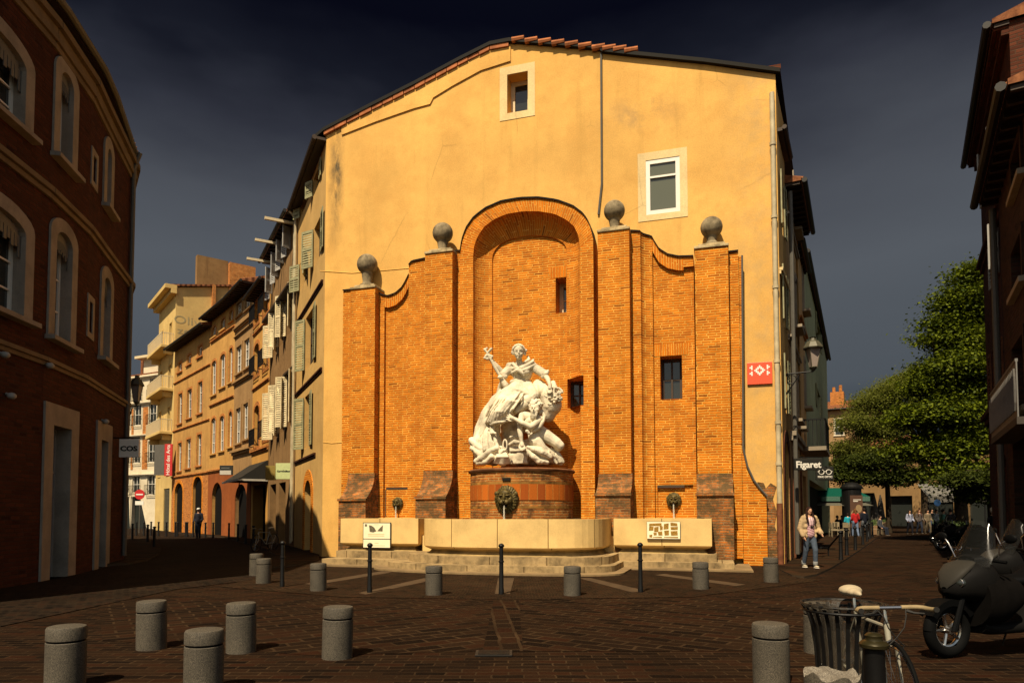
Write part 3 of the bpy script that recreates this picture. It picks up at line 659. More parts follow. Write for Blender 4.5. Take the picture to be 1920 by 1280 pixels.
# left strip and left bay
lz = Z(650, 543); screen(sc, [(U(642), OO), (U(658), OO)], lambda x: lz, cop=cop)
tl = Curve([(700, 534), (706, 543), (714, 551), (728, 554), (742, 549), (754, 538), (762, 524), (766, 514)], OO)
tl2 = Curve([(766, 497), (772, 489), (800, 483)], OO)
xk = U(766, 600)
screen(sc, [(U(700), OO), (U(720), OO)], tl, cop=cop); screen(sc, [(U(720) + .001, OP), (xk, OP)], tl)
tlc = MB(); screen(tlc, [(U(720) + .001, OO), (xk, OO)], tl, z0=20)  # coping only, over the recess
def arcband(m, c_top, x0, x1, th, y, mi=1, seg=14):
    for i in range(seg):
        a, b = x0 + (x1 - x0) * i / seg, x0 + (x1 - x0) * (i + 1) / seg; za, zb = c_top(a), c_top(b)
        arc = (a - x0) * 1.15, (b - x0) * 1.15
        m.face([(a, y, za - th), (b, y, zb - th), (b, y, zb), (a, y, za)], [(0, arc[0]), (0, arc[1]), (th, arc[1]), (th, arc[0])], mi)
        m.face([(a, y, za - th), (a, -OP, za - th), (b, -OP, zb - th), (b, y, zb - th)], None, mi)
        m.face([(a, y, za), (b, y, zb), (b, 0, zb), (a, 0, za)], None, mi)
        cop.face([(a, y - .05, za - .03), (b, y - .05, zb - .03), (b, y - .05, zb + .004), (a, y - .05, za + .004)]); cop.face([(a, y - .05, za + .004), (b, y - .05, zb + .004), (b, 0, zb + .03), (a, 0, za + .03)])
arcband(sc, tl, U(720), xk, .42, -OO)
screen(sc, [(xk, OO), (U(798), OO)], tl2, cop=cop)
# strip between left inner pier and arch
za = Z(855, 470, OI); screen(sc, [(U(846, 700, OI), OI), (U(863, 700, OI), OI)], lambda x: za, cop=cop)
# right side: strip, concave reveal, recessed bay with window
trc = Curve([(1180, 438), (1200, 439), (1206, 440), (1222, 442), (1226, 450), (1236, 466), (1252, 476), (1272, 480), (1303, 479)], OO)
screen(sc, [(U(1178, 700, OI), OI), (U(1203, 700, OI), OI)], trc, cop=cop)
u0, u1 = U(1203, 700, OI), U(1226, 700, OP)
cv = [(u0 + (u1 - u0) * (1 - math.cos(t * PI / 2)), OI + (OP + .1 - OI) * math.sin(t * PI / 2)) for t in [i / 6 for i in range(7)]]
screen(sc, cv, trc, cop=cop)
w3 = rect_px(G, 1238, 667, 1279, 748, OP)
xr1 = U(1303); n = 16; tops = [(u1 + (xr1 - u1) * i / n, trc(u1 + (xr1 - u1) * i / n)) for i in range(n + 1)]
nr = (U(1233, 940, OP), U(1300, 940, OP), Z(1260, 968, OP), Z(1260, 909, OP))
sc.poly([(u1, Z0), (xr1, Z0)] + tops[::-1], [arc_rect(*w3), arc_rect(*nr)], -OP)
sc.wallring(arc_rect(*w3), -OP, .3, 0, True); sc.wallring(arc_rect(*nr), -OP, -OP + .07, 0, True); sc.poly(arc_rect(*nr), y=-OP + .07)
sc.face([(u1, -OP - .1, Z0), (u1, -OP, Z0), (u1, -OP, trc(u1)), (u1, -OP - .1, trc(u1))])
arcband(sc, trc, u1, U(1284), .44, -OO)
screen(sc, [(U(1284), OO), (xr1, OO)], trc, z0=Z(1290, 500), cop=cop)
# right outer strip and the flared foot at the far right
zr = Z(1377, 470); xo0, xo1 = U(1365), U(1388)
screen(sc, [(xo0, OO), (xo1, OO)], lambda x: zr, cop=cop)
fl = [G.loc(*p, .25) for p in ((1390, 480), (1392, 840), (1400, 874), (1412, 900), (1426, 918), (1437, 930), (1440, 1060))]
fl[-1] = (fl[-1][0], 0.0); ring = [(xo1 + .001, 0.0)] + fl[::-1]; ring = [(xo1 + .001, 0)] + [fl[-1]] + fl[:-1][::-1]; ring.append((xo1 + .001, fl[0][1]))
sc.prism(ring, -.25, 0, back=False)
fz = MB()
for a, b in zip(fl[:-2], fl[1:-1]):
    fz.face([(a[0] + .02, -.3, a[1] + .01), (b[0] + .02, -.3, b[1] + .01), (b[0] + .02, 0, b[1] + .01), (a[0] + .02, 0, a[1] + .01)][::-1])
    fz.tube([(a[0] + .02, -.29, a[1]), (b[0] + .02, -.29, b[1])], .03, 6)
fz.build('flashing', M['zinc'], fount)
# outline for dark strips painting the recess shade round the left mask
nl = (U(724, 940, OP), U(766, 940, OP), Z(745, 968, OP), Z(745, 917, OP))
sc.islands('brick_screen', [M['brick'], M['brick_rad']], fount)
m = MB(); m.box(nl[0], nl[1] + .2, -OP - .01, -OP, nl[3], nl[3] + .07); m.box(nl[0] - .03, nl[0], -OP - .01, -OP, nl[2], nl[3]); m.box(nr[0], nr[1] - .25, -OP - .012, -OP - .001, nr[3] - .08, nr[3]); m.build('painted_shade_strip', M['wood_dk'], fount)  # dark strips stand in for shade along the mask recess edges
# piers, buttresses, caps, balls
def pier(px0, px1, ytop, off, bpx, ycap, ballpx, flare, ybt, ybb, wide=1):
    xm = U((px0 + px1) / 2, ytop, off); x0, x1 = U(px0, ytop + 60, off), U(px1, ytop + 60, off); zt = Z((px0 + px1) / 2, ytop, off)
    o = MB(); o.box(x0, x1, -off, 0, Z0, zt); p = o.build('pier', M['brick'], fount)
    # flared buttress
    zb1, zb0 = Z(px0, ybt, off), Z(px0, ybb, flare); n = 12; b = MB(); w0, w1 = x0 - .03, x1 + .03
    pr = [(off + (flare - off) * (t ** 2.2), zb1 + (zb0 - zb1) * t) for t in [i / n for i in range(n + 1)]]; pr.append((flare, Z0)); arc = 0
    for (o0, z0_), (o1, z1_) in zip(pr, pr[1:]):
        L = math.hypot(o1 - o0, z1_ - z0_); b.face([(w0, -o1, z1_), (w1, -o1, z1_), (w1, -o0, z0_), (w0, -o0, z0_)], [(w0, -arc - L), (w1, -arc - L), (w1, -arc), (w0, -arc)])
        for X, f in ((w0, 1), (w1, -1)):
            q = [(X, -o1, z1_), (X, -o0, z0_), (X, 0, z0_), (X, 0, z1_)]; b.face(q if f > 0 else q[::-1])
        arc += L
    b.box(w0 - .03, w1 + .03, -flare - .05, -flare + .12, zb0 - .05, zb0 + .03)
    b.build('buttress', M['brick_damp'], fount)
    c = MB(); zc = Z((px0 + px1) / 2, ycap, off); c.box(x0 - .02, x1 + .02, -off - .04, .0, zt, zt + .08); c.box(x0 + .1, x1 - .08, -off + .06, -.05, zt + .08, zt + .17); c.build('pier_cap', M['cap'], fount, bevel=.015)
    bx, bz = G.loc(ballpx[0], ballpx[1], off / 2 + .1); r = ballpx[2] / 1280 * at_y(0, 0, 1).y * ((G.l2w(bx, -off / 2, bz) - CP).y); yy = -off / 2
    zt2 = zt + .165
    q = MB(); q.lathe([(r * .72, zt2), (r * .72, zt2 + .05), (r * .5, zt2 + .1), (r * .42, zt2 + .16), (r * .55, bz - r * .85), (r * .62, bz - r * .7)], 20, (bx, yy, 0)); q.ball((bx, yy, bz), r, 28); q.build('ball_finial', M['ball'], fount, smooth=True)
pier(657, 703, 541, .65, 0, 517, (686, 494, 19.5), 1.25, 887, 936)
pier(797, 848, 474, 1.0, 0, 458, (828, 435, 19.5), 1.6, 882, 932)
pier(1121, 1180, 433, 1.0, 0, 416, (1151, 393, 20), 1.55, 888, 926)
pier(1303, 1366, 464, .65, 0, 450, (1334, 424, 20.5), 1.0, 888, 926)
# arch ring and niche
OR = .75
po = [(862, 700), (862, 476), (866, 450), (874, 428), (888, 408), (910, 391), (940, 378), (975, 372), (1010, 371), (1045, 376), (1075, 387), (1095, 402), (1106, 420), (1112, 445), (1114, 700)]
pi_ = [(887, 700), (887, 480), (889, 460), (896, 442), (908, 425), (926, 411), (950, 401), (980, 396), (1010, 396), (1040, 401), (1062, 412), (1077, 425), (1085, 443), (1087, 465), (1088, 700)]
def resamp(pts, zlow, n=14, m=34):
    q = [G.loc(*p, OR) for p in pts]; x0, x1 = q[0][0], q[-1][0]; q = [(x0, zlow)] + q[1:-1] + [(x1, zlow)]
    # vertical jambs: n steps, arc: m steps
    def along(p, k):
        d = [0]
        for a, b in zip(p, p[1:]): d.append(d[-1] + math.hypot(b[0] - a[0], b[1] - a[1]))
        out = []
        for i in range(k + 1):
            t = d[-1] * i / k; j = 0
            while j < len(d) - 2 and d[j + 1] < t: j += 1
            f = (t - d[j]) / (d[j + 1] - d[j]); out.append((p[j][0] + (p[j + 1][0] - p[j][0]) * f, p[j][1] + (p[j + 1][1] - p[j][1]) * f))
        return out
    return along(q[:2], n), along(q[1:-1], m), along(q[-2:], n)
w2n = rect_px(G, 1070, 707, 1097, 762, .5)
zl = [Z0, 1.0, 2, 3, 4, w2n[2], w2n[3], 6.2, 7, 8, 9]
def curve3(pts, zs, m=34):
    jl, ar, jr = resamp(pts, Z0, 1, m); zc0 = ar[0][1]; zc1 = ar[-1][1]
    L = [(jl[0][0], z) for z in zs] ; R = [(jr[-1][0], z) for z in zs[::-1]]
    return L + ar + R
co, ci = curve3(po, zl), curve3(pi_, zl)
ring = MB(); nL = len(zl); NN = len(co); arcl = 0
hole_lo, hole_hi = w2n[2], w2n[3]
for i in range(NN - 1):
    a, b, c, d = ci[i], ci[i + 1], co[i + 1], co[i]
    jamb = i < nL or i >= NN - nL - 1
    if i >= NN - nL and abs(a[1] - hole_hi) < 1e-6 and abs(b[1] - hole_lo) < 1e-6:
        x = w2n[1]; ring.face([(x, -OR, b[1]), (d[0], -OR, b[1]), (d[0], -OR, a[1]), (x, -OR, a[1])]); continue
    if jamb: ring.face([(p[0], -OR, p[1]) for p in (a, b, c, d)][::-1], None, 0)
    else:
        L = math.hypot(c[0] - d[0], c[1] - d[1]) ; w = math.hypot(d[0] - a[0], d[1] - a[1])
        ring.face([(d[0], -OR, d[1]), (c[0], -OR, c[1]), (b[0], -OR, b[1]), (a[0], -OR, a[1])][::-1] if False else [(a[0], -OR, a[1]), (b[0], -OR, b[1]), (c[0], -OR, c[1]), (d[0], -OR, d[1])][::-1], [(0, arcl), (0, arcl + L), (w, arcl + L), (w, arcl)][::-1] if False else [(w, arcl), (w, arcl + L), (0, arcl + L), (0, arcl)], 1); arcl += L
    ring.face([(d[0], -OR, d[1]), (c[0], -OR, c[1]), (c[0], 0, c[1]), (d[0], 0, d[1])])
    if not jamb:
        cop.face([(d[0], -OR - .05, d[1] + .03), (c[0], -OR - .05, c[1] + .03), (c[0], 0, c[1] + .03), (d[0], 0, d[1] + .03)])
        cop.face([(d[0], -OR - .05, d[1] - .012), (c[0], -OR - .05, c[1] - .012), (c[0], -OR - .05, c[1] + .03), (d[0], -OR - .05, d[1] + .03)])
ring.build('arch', [M['brick'], M['brick_rad']], fount)
# niche: concave reveals lofted back to a flat recessed panel
INS, OB2 = .50, .30
xm = (ci[0][0] + ci[-1][0]) / 2; zs_ = ci[nL][1]; hw = (ci[-1][0] - ci[0][0]) / 2; ztp = max(p[1] for p in ci); ris = ztp - zs_
def inner(i, f):   # f = inset fraction 0..1
    x, z = ci[i]; k = 1 - INS * f / hw; kz = 1 - (INS + .12) * f / ris
    return (xm + (x - xm) * k, z if (i < nL or i >= NN - nL) else zs_ + (z - zs_) * kz)
st = [(1 - math.cos(t * PI / 2), OR + (OB2 - OR) * math.sin(t * PI / 2)) for t in [j / 7 for j in range(8)]]
ni = MB(); arcl = 0
for i in range(NN - 1):
    L = math.hypot(ci[i + 1][0] - ci[i][0], ci[i + 1][1] - ci[i][1]); rr_ = 0
    if i >= NN - nL and abs(ci[i][1] - hole_hi) < 1e-6 and abs(ci[i + 1][1] - hole_lo) < 1e-6: arcl += L; continue
    for j in range(7):
        (f0, o0), (f1, o1) = st[j], st[j + 1]; a, b = inner(i, f0), inner(i + 1, f0); c, d = inner(i + 1, f1), inner(i, f1)
        dr_ = math.hypot((f1 - f0) * INS, o1 - o0)
        ni.face([(a[0], -o0, a[1]), (d[0], -o1, d[1]), (c[0], -o1, c[1]), (b[0], -o0, b[1])], [(rr_, arcl), (rr_ + dr_, arcl), (rr_ + dr_, arcl + L), (rr_, arcl + L)], 0 if (i < nL or i >= NN - nL - 1) else 1); rr_ += dr_
    arcl += L
bk = [inner(i, 1) for i in range(NN)]
# step back at the panel edge
OB3 = OB2 - .06
w4 = rect_px(G, 1041, 519, 1071, 585, OB2); w4 = (w4[0], min(w4[1], bk[-1][0] - .03), w4[2], w4[3])
bkr = [(x, z) for x, z in bk]; bkr = [bkr[0]] + bkr[nL:NN - nL + 1] + [bkr[-1]]
ni.poly(bkr[::-1], [arc_rect(*w4)], -OB3); ni.wallring(arc_rect(*w4), -OB3, .45, 0, True)
for a, b in zip(bk, bk[1:]): ni.face([(a[0], -OB2, a[1]), (a[0], -OB3, a[1]), (b[0], -OB3, b[1]), (b[0], -OB2, b[1])])
# window cut through the right reveal
xa, xb = bk[-1][0], w2n[1]
ni.face([(xa, -OB3, hole_lo), (ci[-1][0], -OR, hole_lo), (xb, -OR, hole_lo), (xb, .3, hole_lo), (xa, .3, hole_lo)])
ni.face([(xa, -OB3, hole_hi), (ci[-1][0], -OR, hole_hi), (xb, -OR, hole_hi), (xb, .3, hole_hi), (xa, .3, hole_hi)][::-1])
ni.face([(xb, -OR, hole_lo), (xb, -OR, hole_hi), (xb, .3, hole_hi), (xb, .3, hole_lo)]); ni.face([(xa, .3, hole_lo), (xa, .3, hole_hi), (xa, -OB3, hole_hi), (xa, -OB3, hole_lo)])
ni.build('niche', [M['brick'], M['brick_rad']], fount)
cop.islands('coping', M['lead'], fount)
window(fount, *w3, depth=.25, glass='glass', frame='wood_dk', grid=(2, 2), fw=.09, y0=0)
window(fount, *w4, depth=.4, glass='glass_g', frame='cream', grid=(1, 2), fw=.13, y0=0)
window(fount, xa, xb, hole_lo, hole_hi, depth=.25, frame='wood_dk', grid=(2, 2), fw=.08)
def lintel(x0, x1, z, h, y, n=9):
    m = MB()
    for i in range(n):
        a, b = x0 - .18 + (x1 - x0 + .36) * (i + .04) / n, x0 - .18 + (x1 - x0 + .36) * (i + .96) / n; f = lambda x: (x - (x0 + x1) / 2) * 1.16 + (x0 + x1) / 2
        m.prism([(a, z), (b, z), (f(b), z + h), (f(a), z + h)], y - random.uniform(.005, .012), y, back=False)
    m.build('lintel', M['voussoir'], fount)
lintel(w3[0], w3[1], w3[3] + .01, .36, -OP); lintel(w4[0], w4[1], w4[3] + .01, .34, -OB3, 8)
# pedestal
pc = Vector((U(979, 900, 1.2), -1.25, 0)); zp = 2.80; R1 = 1.56
pm = MB()
def rp_(r): return r
segs = [(R1, Z0), (R1, 1.72), (R1 + .01, 1.72), (R1 + .01, 1.80), (R1, 1.80), (R1, 1.92)]
pm.lathe([(R1, Z0), (R1, 1.66)], 56, pc, mi=0); pm.lathe([(R1 + .004, 1.66), (R1 + .004, 1.73)], 56, pc, mi=2); pm.lathe([(R1, 1.73), (R1, 1.9)], 56, pc, mi=0)
pm.lathe([(R1 + .012, 1.9), (R1 + .012, 2.35)], 56, pc, mi=1); pm.lathe([(R1 + .004, 2.35), (R1 + .004, 2.43)], 56, pc, mi=2); pm.lathe([(R1, 2.43), (R1, 2.72)], 56, pc, mi=0)
pd = pm.build('pedestal', [M['brick_ped'] if 'brick_ped' in M else M['brick_damp'], M['red_panel'], M['yellow_band']], fount)
sl = MB(); sl.lathe([(R1 - .02, 2.72), (R1 + .05, 2.73), (R1 + .07, 2.78), (R1 + .03, 2.82), (0, 2.82)], 56, pc); sl.build('pedestal_slab', M['slab'], fount, smooth=True)
m = MB(); a = U(950, 901, 2.8); m.box(a - .12, a + .12, pc.y - R1 - .03, pc.y - R1 + .1, 2.44, 2.53); m.build('vent', M['lead'], fount)
# lion masks
def lion(cx, cz, y, r, mat='bronze'):
    b = MB()
    b.lathe([(r * .94, 0), (r * 1.0, .06 * r), (r * .96, .2 * r), (r * .7, .42 * r), (0, .5 * r)], 28)
    for k in range(26):
        a = 2 * PI * k / 26 + .1; rr_ = r * random.uniform(.82, .95); L = r * random.uniform(.2, .3)
        p0 = Vector((rr_ * .72 * math.cos(a), rr_ * .72 * math.sin(a), .42 * r)); p1 = Vector((rr_ * 1.0 * math.cos(a + .12), rr_ * 1.0 * math.sin(a + .12), .26 * r)); p2 = Vector((rr_ * 1.12 * math.cos(a + .2), rr_ * 1.12 * math.sin(a + .2), .06 * r))
        b.tube([p0, p1, p2], [r * .1, r * .12, r * .03], 6)
    F = lambda x, y_, z, rx_, ry, rz_: b.ball((x * r, y_ * r, z * r), 1, 14, sc=(rx_ * r, ry * r, rz_ * r))
    F(0, .12, .45, .56, .6, .4); F(0, .38, .62, .42, .26, .26)          # face, forehead
    F(0, .05, .86, .12, .36, .18)                                        # nose bridge
    F(-.18, -.25, .82, .24, .17, .2); F(.18, -.25, .82, .24, .17, .2); F(0, -.16, 1.0, .12, .08, .09)
    F(-.27, .22, .82, .2, .07, .12); F(.27, .22, .82, .2, .07, .12)      # brows
    F(-.24, .1, .78, .09, .06, .07); F(.24, .1, .78, .09, .06, .07)
    F(0, -.66, .55, .24, .14, .22)                                       # jaw
    F(-.82, .36, .3, .17, .17, .12); F(.82, .36, .3, .17, .17, .12)
    F(-.42, -.1, .6, .2, .26, .2); F(.42, -.1, .6, .2, .26, .2)
    b.v = [(x, -z, y_ * (1.08 if y_ > 0 else 1.22)) for x, y_, z in b.v]
    b.f = [f for f in b.f]
    d = MB(); d.ball((0, -.68 * r, -.5 * r), 1, 12, sc=(.26 * r, .14 * r, .17 * r))
    b.v = [(x + cx, yy + y, zz + cz) for x, yy, zz in b.v]; d.v = [(x + cx, yy + y, zz + cz) for x, yy, zz in d.v]
    o = b.build('lion_mask', M[mat], fount, smooth=True); d.build('mouth', M['black'], o, smooth=True)
    w = MB(); z1 = 1.3; pts = [(cx, y - .75 * r, cz - .5 * r), (cx, y - .85 * r, cz - .8 * r), (cx + .01, y - .92 * r, z1)]; w.tube(pts, [.016, .02, .03], 8); w.build('water_jet', M['water_jet'], o, smooth=True)
lx, lz_ = G.loc(950, 934, 2.8); dxx = lx - pc.x; ly = pc.y - math.sqrt(max(.1, R1 ** 2 - dxx ** 2)); lion(lx, lz_, ly + .05, .35)
lx, lz_ = G.loc(745, 943, .3); lion(lx, lz_, -OP, .19); lx, lz_ = G.loc(1263, 937, .3); lion(lx, lz_, -OP + .06, .215)
# basins
ZB, ZT = .40, 1.37
def basin(outline, name='basin'):
    # outline: plan polygon (u, y) of the rim's outer edge; overhanging slab front on a set-back plinth
    def off(p, d):
        n = len(p); o = []
        for i in range(n):
            a, b, c = Vector(p[i - 1]), Vector(p[i]), Vector(p[(i + 1) % n]); e1 = (b - a).normalized(); e2 = (c - b).normalized(); n1 = Vector((-e1.y, e1.x)); n2 = Vector((-e2.y, e2.x)); m_ = (n1 + n2); m_.normalize(); k = d / max(.35, m_.dot(n1)); o.append(tuple(b + m_ * k))
        return o
    A = outline; ar = sum(A[i][0] * A[(i + 1) % len(A)][1] - A[(i + 1) % len(A)][0] * A[i][1] for i in range(len(A)))
    if ar < 0: A = A[::-1]
    I = off(A, .2); U_ = off(A, .05); Pl = off(A, .22); Pf = off(A, .12)
    b = MB(); n = len(A); per = 0
    def ringf(P, zp_, Q, zq, mi=0, flip=False, uvm=None):
        nonlocal per; s_ = 0
        for i in range(n):
            j = (i + 1) % n; L = math.hypot(P[j][0] - P[i][0], P[j][1] - P[i][1]); q = [(*P[i], zp_), (*P[j], zp_), (*Q[j], zq), (*Q[i], zq)]; uv = [(s_, zp_), (s_ + L, zp_), (s_ + L, zq), (s_, zq)]
            if flip: q = q[::-1]; uv = uv[::-1]
            b.face(q, uv, mi); s_ += L
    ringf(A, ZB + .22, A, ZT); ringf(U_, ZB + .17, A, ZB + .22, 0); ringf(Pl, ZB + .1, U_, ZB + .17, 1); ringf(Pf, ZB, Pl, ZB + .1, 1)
    ringf(A, ZT, I, ZT, 0); ringf(I, ZT, I, ZT - .45, 0)
    o = b.build(name, [M['basin_uv'], M['under']], fount)
    w = MB(); w.face([(x, y, ZT - .22) for x, y in I]); w.build('water', M['water'], o)
    return o
def ux(px, py, off): return G.loc(px, py, off)[0]
OL, OC, ORr = 2.55, 4.2, 1.8
xl0, xl1 = ux(638, 1000, OL), ux(784, 1000, OL); basin([(xl0, -OL), (xl1, -OL), (xl1 + .02, -.3), (xl0, -.3)])
xr0_, xr1_ = ux(1150, 1000, ORr), ux(1335, 1000, ORr); basin([(xr0_, -ORr), (xr1_, -ORr), (xr1_, -.3), (xr0_, -.3)])
cxl, cxr = ux(793, 1000, 2.9), ux(1141, 1000, 2.1); cm = (cxl + cxr) / 2; ch = (cxr - cxl) / 2
def bulge(x0, x1, y0, yf, n=28, p=.62): # flattened half-ellipse plan
    c_, h_ = (x0 + x1) / 2, (x1 - x0) / 2
    return [(c_ - h_ * math.copysign(abs(math.cos(PI * i / n)) ** .8, math.cos(PI * i / n)), y0 - (yf + y0) * max(0, math.sin(PI * i / n)) ** p) for i in range(n + 1)]
cb = bulge(cxl, cxr, -2.0, 4.15)
basin(cb + [(cxr, -.4), (cxl, -.4)])
# seats between the basins
m = MB(); m.box(xl1 + .02, cxl + .35, -2.3, -.4, ZB, .86); m.box(cxr - .3, xr0_ - .001, -1.6, -.4, ZB, .86); m.islands('side_bench', M['basin'], fount)
# steps
def stepm(pl, pr, offl, offr, bx0, bx1, offc, z0, z1, mat='step', name='step', offl2=None):
    P_ = [(pl, -.2), (pl, -offl), (bx0, -(offl2 or offl))] ; bb = bulge(bx0, bx1, -(offl2 or offl), offc, 26, .75)
    c = [(x, y if x < (bx0 + bx1) / 2 else min(y, -offr)) for x, y in bb]
    c = [(x, y) for x, y in c if not (x > bx1 - .01)] + [(bx1, -offr)]
    P_ += c[1:] + [(pr, -offr), (pr, -.2)]
    b = MB(); r3 = [Vector((x, y, 0)) for x, y in P_]
    for t in tessellate_polygon([r3]):
        q = [r3[i] for i in t]
        if (q[1] - q[0]).cross(q[2] - q[0]).z < 0: q = q[::-1]
        b.face([(p.x, p.y, z1) for p in q])
    s_ = 0
    for i in range(len(P_)):
        a, c_ = P_[i], P_[(i + 1) % len(P_)]; L = math.hypot(c_[0] - a[0], c_[1] - a[1]); b.face([(a[0], a[1], z0), (c_[0], c_[1], z0), (c_[0], c_[1], z1), (a[0], a[1], z1)], [(s_, z0), (s_ + L, z0), (s_ + L, z1), (s_, z1)]); s_ += L
    return b.build(name, M[mat], fount)
stepm(ux(612, 1055, 3.3), ux(1377, 1058, 2.25), 3.55, 2.3, ux(735, 1058, 3.6), ux(1168, 1058, 2.4), 4.85, 0, .2, 'step_uv')
stepm(ux(632, 1040, 2.8), ux(1344, 1043, 2.0), 2.85, 2.0, ux(775, 1040, 3.0), ux(1158, 1043, 2.2), 4.5, .2, .40, 'step_uv')
stepm(ux(600, 1066, 3.6), ux(1412, 1070, 2.5), 3.95, 2.75, ux(715, 1066, 3.8), ux(1185, 1066, 2.6), 5.25, 0, .05, 'apron', 'apron_kerb')
# information plaques on the basins
pa = (ux(682, 1000, OL), ux(734, 1000, OL)); za_, zb_ = G.loc(708, 979, OL + .03)[1], G.loc(708, 1027, OL + .03)[1]
pl = thing('information_board', 'framed cream information board with grey drawing on the left stone basin', 'board', G.l2w((pa[0] + pa[1]) / 2, -OL - .02, za_ - .3), G.ang)
h = (pa[1] - pa[0]) / 2; m = MB(); m.box(-h, h, -.03, .0, zb_ - za_ + .3, .3); m.build('frame', M['iron'], pl)
zmid = .3 - (za_ - zb_) * .645
m = MB(); m.box(-h + .02, h - .02, -.036, -.03, zmid + .012, .28); m.box(-h + .02, h - .02, -.036, -.03, zb_ - za_ + .32, zmid - .012); m.build('panel', M['paper'], pl)
m = MB(); sx = h; m.box(-h + .07, -h + .14, -.039, -.036, .18, .25)
m.prism([(-h * .55, .22), (-h * .5, .02), (-h * .25, .0), (-h * .02, .04), (-h * .18, .15), (-h * .35, .2)], -.039, -.036, back=False); m.prism([(h * .05, .04), (h * .42, .03), (h * .45, .22), (h * .2, .12)], -.039, -.036, back=False); m.build('drawing', M['drawing'], pl)
m = MB()
for k in range(2): m.box(-h * .62, h * .55, -.039, -.036, -.06 - k * .05, -.045 - k * .05)
m.box(-h * .2, h * .15, -.039, -.036, .235, .245); m.box(-h * .15, h * .15, -.039, -.036, zmid - .13, zmid - .12); m.box(-h * .25, h * .6, -.039, -.036, zmid - .2, zmid - .19); m.build('caption_lines', M['caption'], pl)
pa = (ux(1213, 992, ORr), ux(1276, 992, ORr)); z1_, z0_ = G.loc(1245, 977, ORr + .03)[1], G.loc(1245, 1010, ORr + .03)[1]
mp_ = thing('map_plaque', 'white framed ochre street map plaque on the right stone basin', 'map', G.l2w((pa[0] + pa[1]) / 2, -ORr - .02, (z0_ + z1_) / 2), G.ang)
h = (pa[1] - pa[0]) / 2; v = (z1_ - z0_) / 2; m = MB(); m.box(-h, h, -.05, 0, -v, v); m.build('backing', M['iron'], mp_, bevel=.02)
m = MB(); m.box(-h + .01, h - .01, -.056, -.05, -v + .01, v - .01); m.build('frame', M['paper'], mp_)
m = MB(); cells = [(-.84, .5, -.1, .82), (-.84, -.05, -.6, .42), (-.55, -.2, -.3, .42), (-.22, .0, -.05, .45), (-.84, -.8, -.68, -.5), (-.6, -.6, -.4, -.25), (-.34, -.6, -.06, -.1), (.04, .1, .3, .8), (.04, -.6, .32, -.0), (.42, .5, .84, .8), (.42, .05, .84, .4), (.42, -.6, .84, -.05), (-.62, -.84, -.1, -.72), (.04, -.84, .84, -.72)]
for a, b_, c, d_ in cells:
    j = lambda: random.uniform(-.05, .05); m.prism([(a * h + j() * h, b_ * v), (c * h, b_ * v + j() * v), (c * h + j() * h * .5, d_ * v), (a * h, d_ * v + j() * v * 2)], -.059, -.056, back=False)
m.build('map', M['mapink'], mp_)
# tile plaque on the plaster at the right (a plain tile pattern)
r0 = rect_px(G, 1401, 679, 1448, 720, .05); tp2 = thing('mosaic_plaque', 'small orange red tile plaque with white tile pattern beside the right downpipe', 'plaque', G.l2w((r0[0] + r0[1]) / 2, -.0, (r0[2] + r0[3]) / 2), G.ang)
h, v = (r0[1] - r0[0]) / 2, (r0[3] - r0[2]) / 2; m = MB(); m.box(-h, h, -.06, 0, -v, v); m.build('tile_field', M['redtile'], tp2, bevel=.006)
m = MB(); k = 2 * h / 16
pat = ["..#....#....#..", ".##...###...##.", "..#..##.##..#..", "....##...##....", "..#..##.##..#..", ".##...###...##.", "..#....#....#.."]
for r_, row in enumerate(pat):
    for c_, ch_ in enumerate(row):
        if ch_ == '#': m.box(-h + k * (c_ + .52), -h + k * (c_ + 1.48), -.066, -.06, v - k * (r_ + 3.0), v - k * (r_ + 2.04))
m.build('tile_pattern', M['whitetile'], tp2)
# ------------------------------------------------------------------ the left-hand street
M['ochre_f'] = plaster('ochre_grey_render', (.50, .27, .078), (.16, .08, .03), .85, 1.3)
M['ochre_e'] = plaster('warm_ochre_render', (.54, .29, .08), (.18, .09, .03), .8, 1.2)
M['taupe_d'] = plaster('taupe_render', (.36, .21, .085), (.12, .065, .03), .8, 1.4)
M['orange_c'] = plaster('orange_render', (.60, .31, .075), (.3, .14, .04), .5)
M['brown_b'] = plaster('shabby_brown_render', (.27, .155, .062), (.08, .042, .02), .9, 1.8)
M['yellow_g'] = plaster('yellow_render', (.66, .46, .17), (.4, .26, .1), .3)
M['shopred'] = plaster('rust_red_shopfront', (.30, .085, .022), (.12, .035, .012), .4)
M['white_h'] = plaster('cream_stone', (.70, .60, .42), (.4, .32, .2), .35)
M['brickf'] = brick('orange_window_brick', (.46, .15, .03), (.34, .1, .02), (.5, .28, .1), w=.3, h=.08, dirt=.2)
M['slat'] = plain('roller_shutter', (.16, .14, .09), .5, .3)
M['sign_green'] = plain('pale_green_sign', (.50, .55, .25), .6)
M['sign_white'] = plain('white_sign', (.5, .46, .38), .6)
M['sign_red'] = plain('red_banner', (.50, .02, .015), .6)
M['ink'] = plain('black_ink', (.015, .014, .01), .6)
M['leaf_small'] = plain('planter_leaves', (.05, .08, .015), .8)
def P(px, d): v = at_y(px, 800, d); return (v.x, v.y)
c0 = tuple(LF.A[:2]); cB, cC, cD, cE, cF = P(504, 36.3), P(473, 40), P(438, 43.6), P(393, 48), P(325, 55.5)
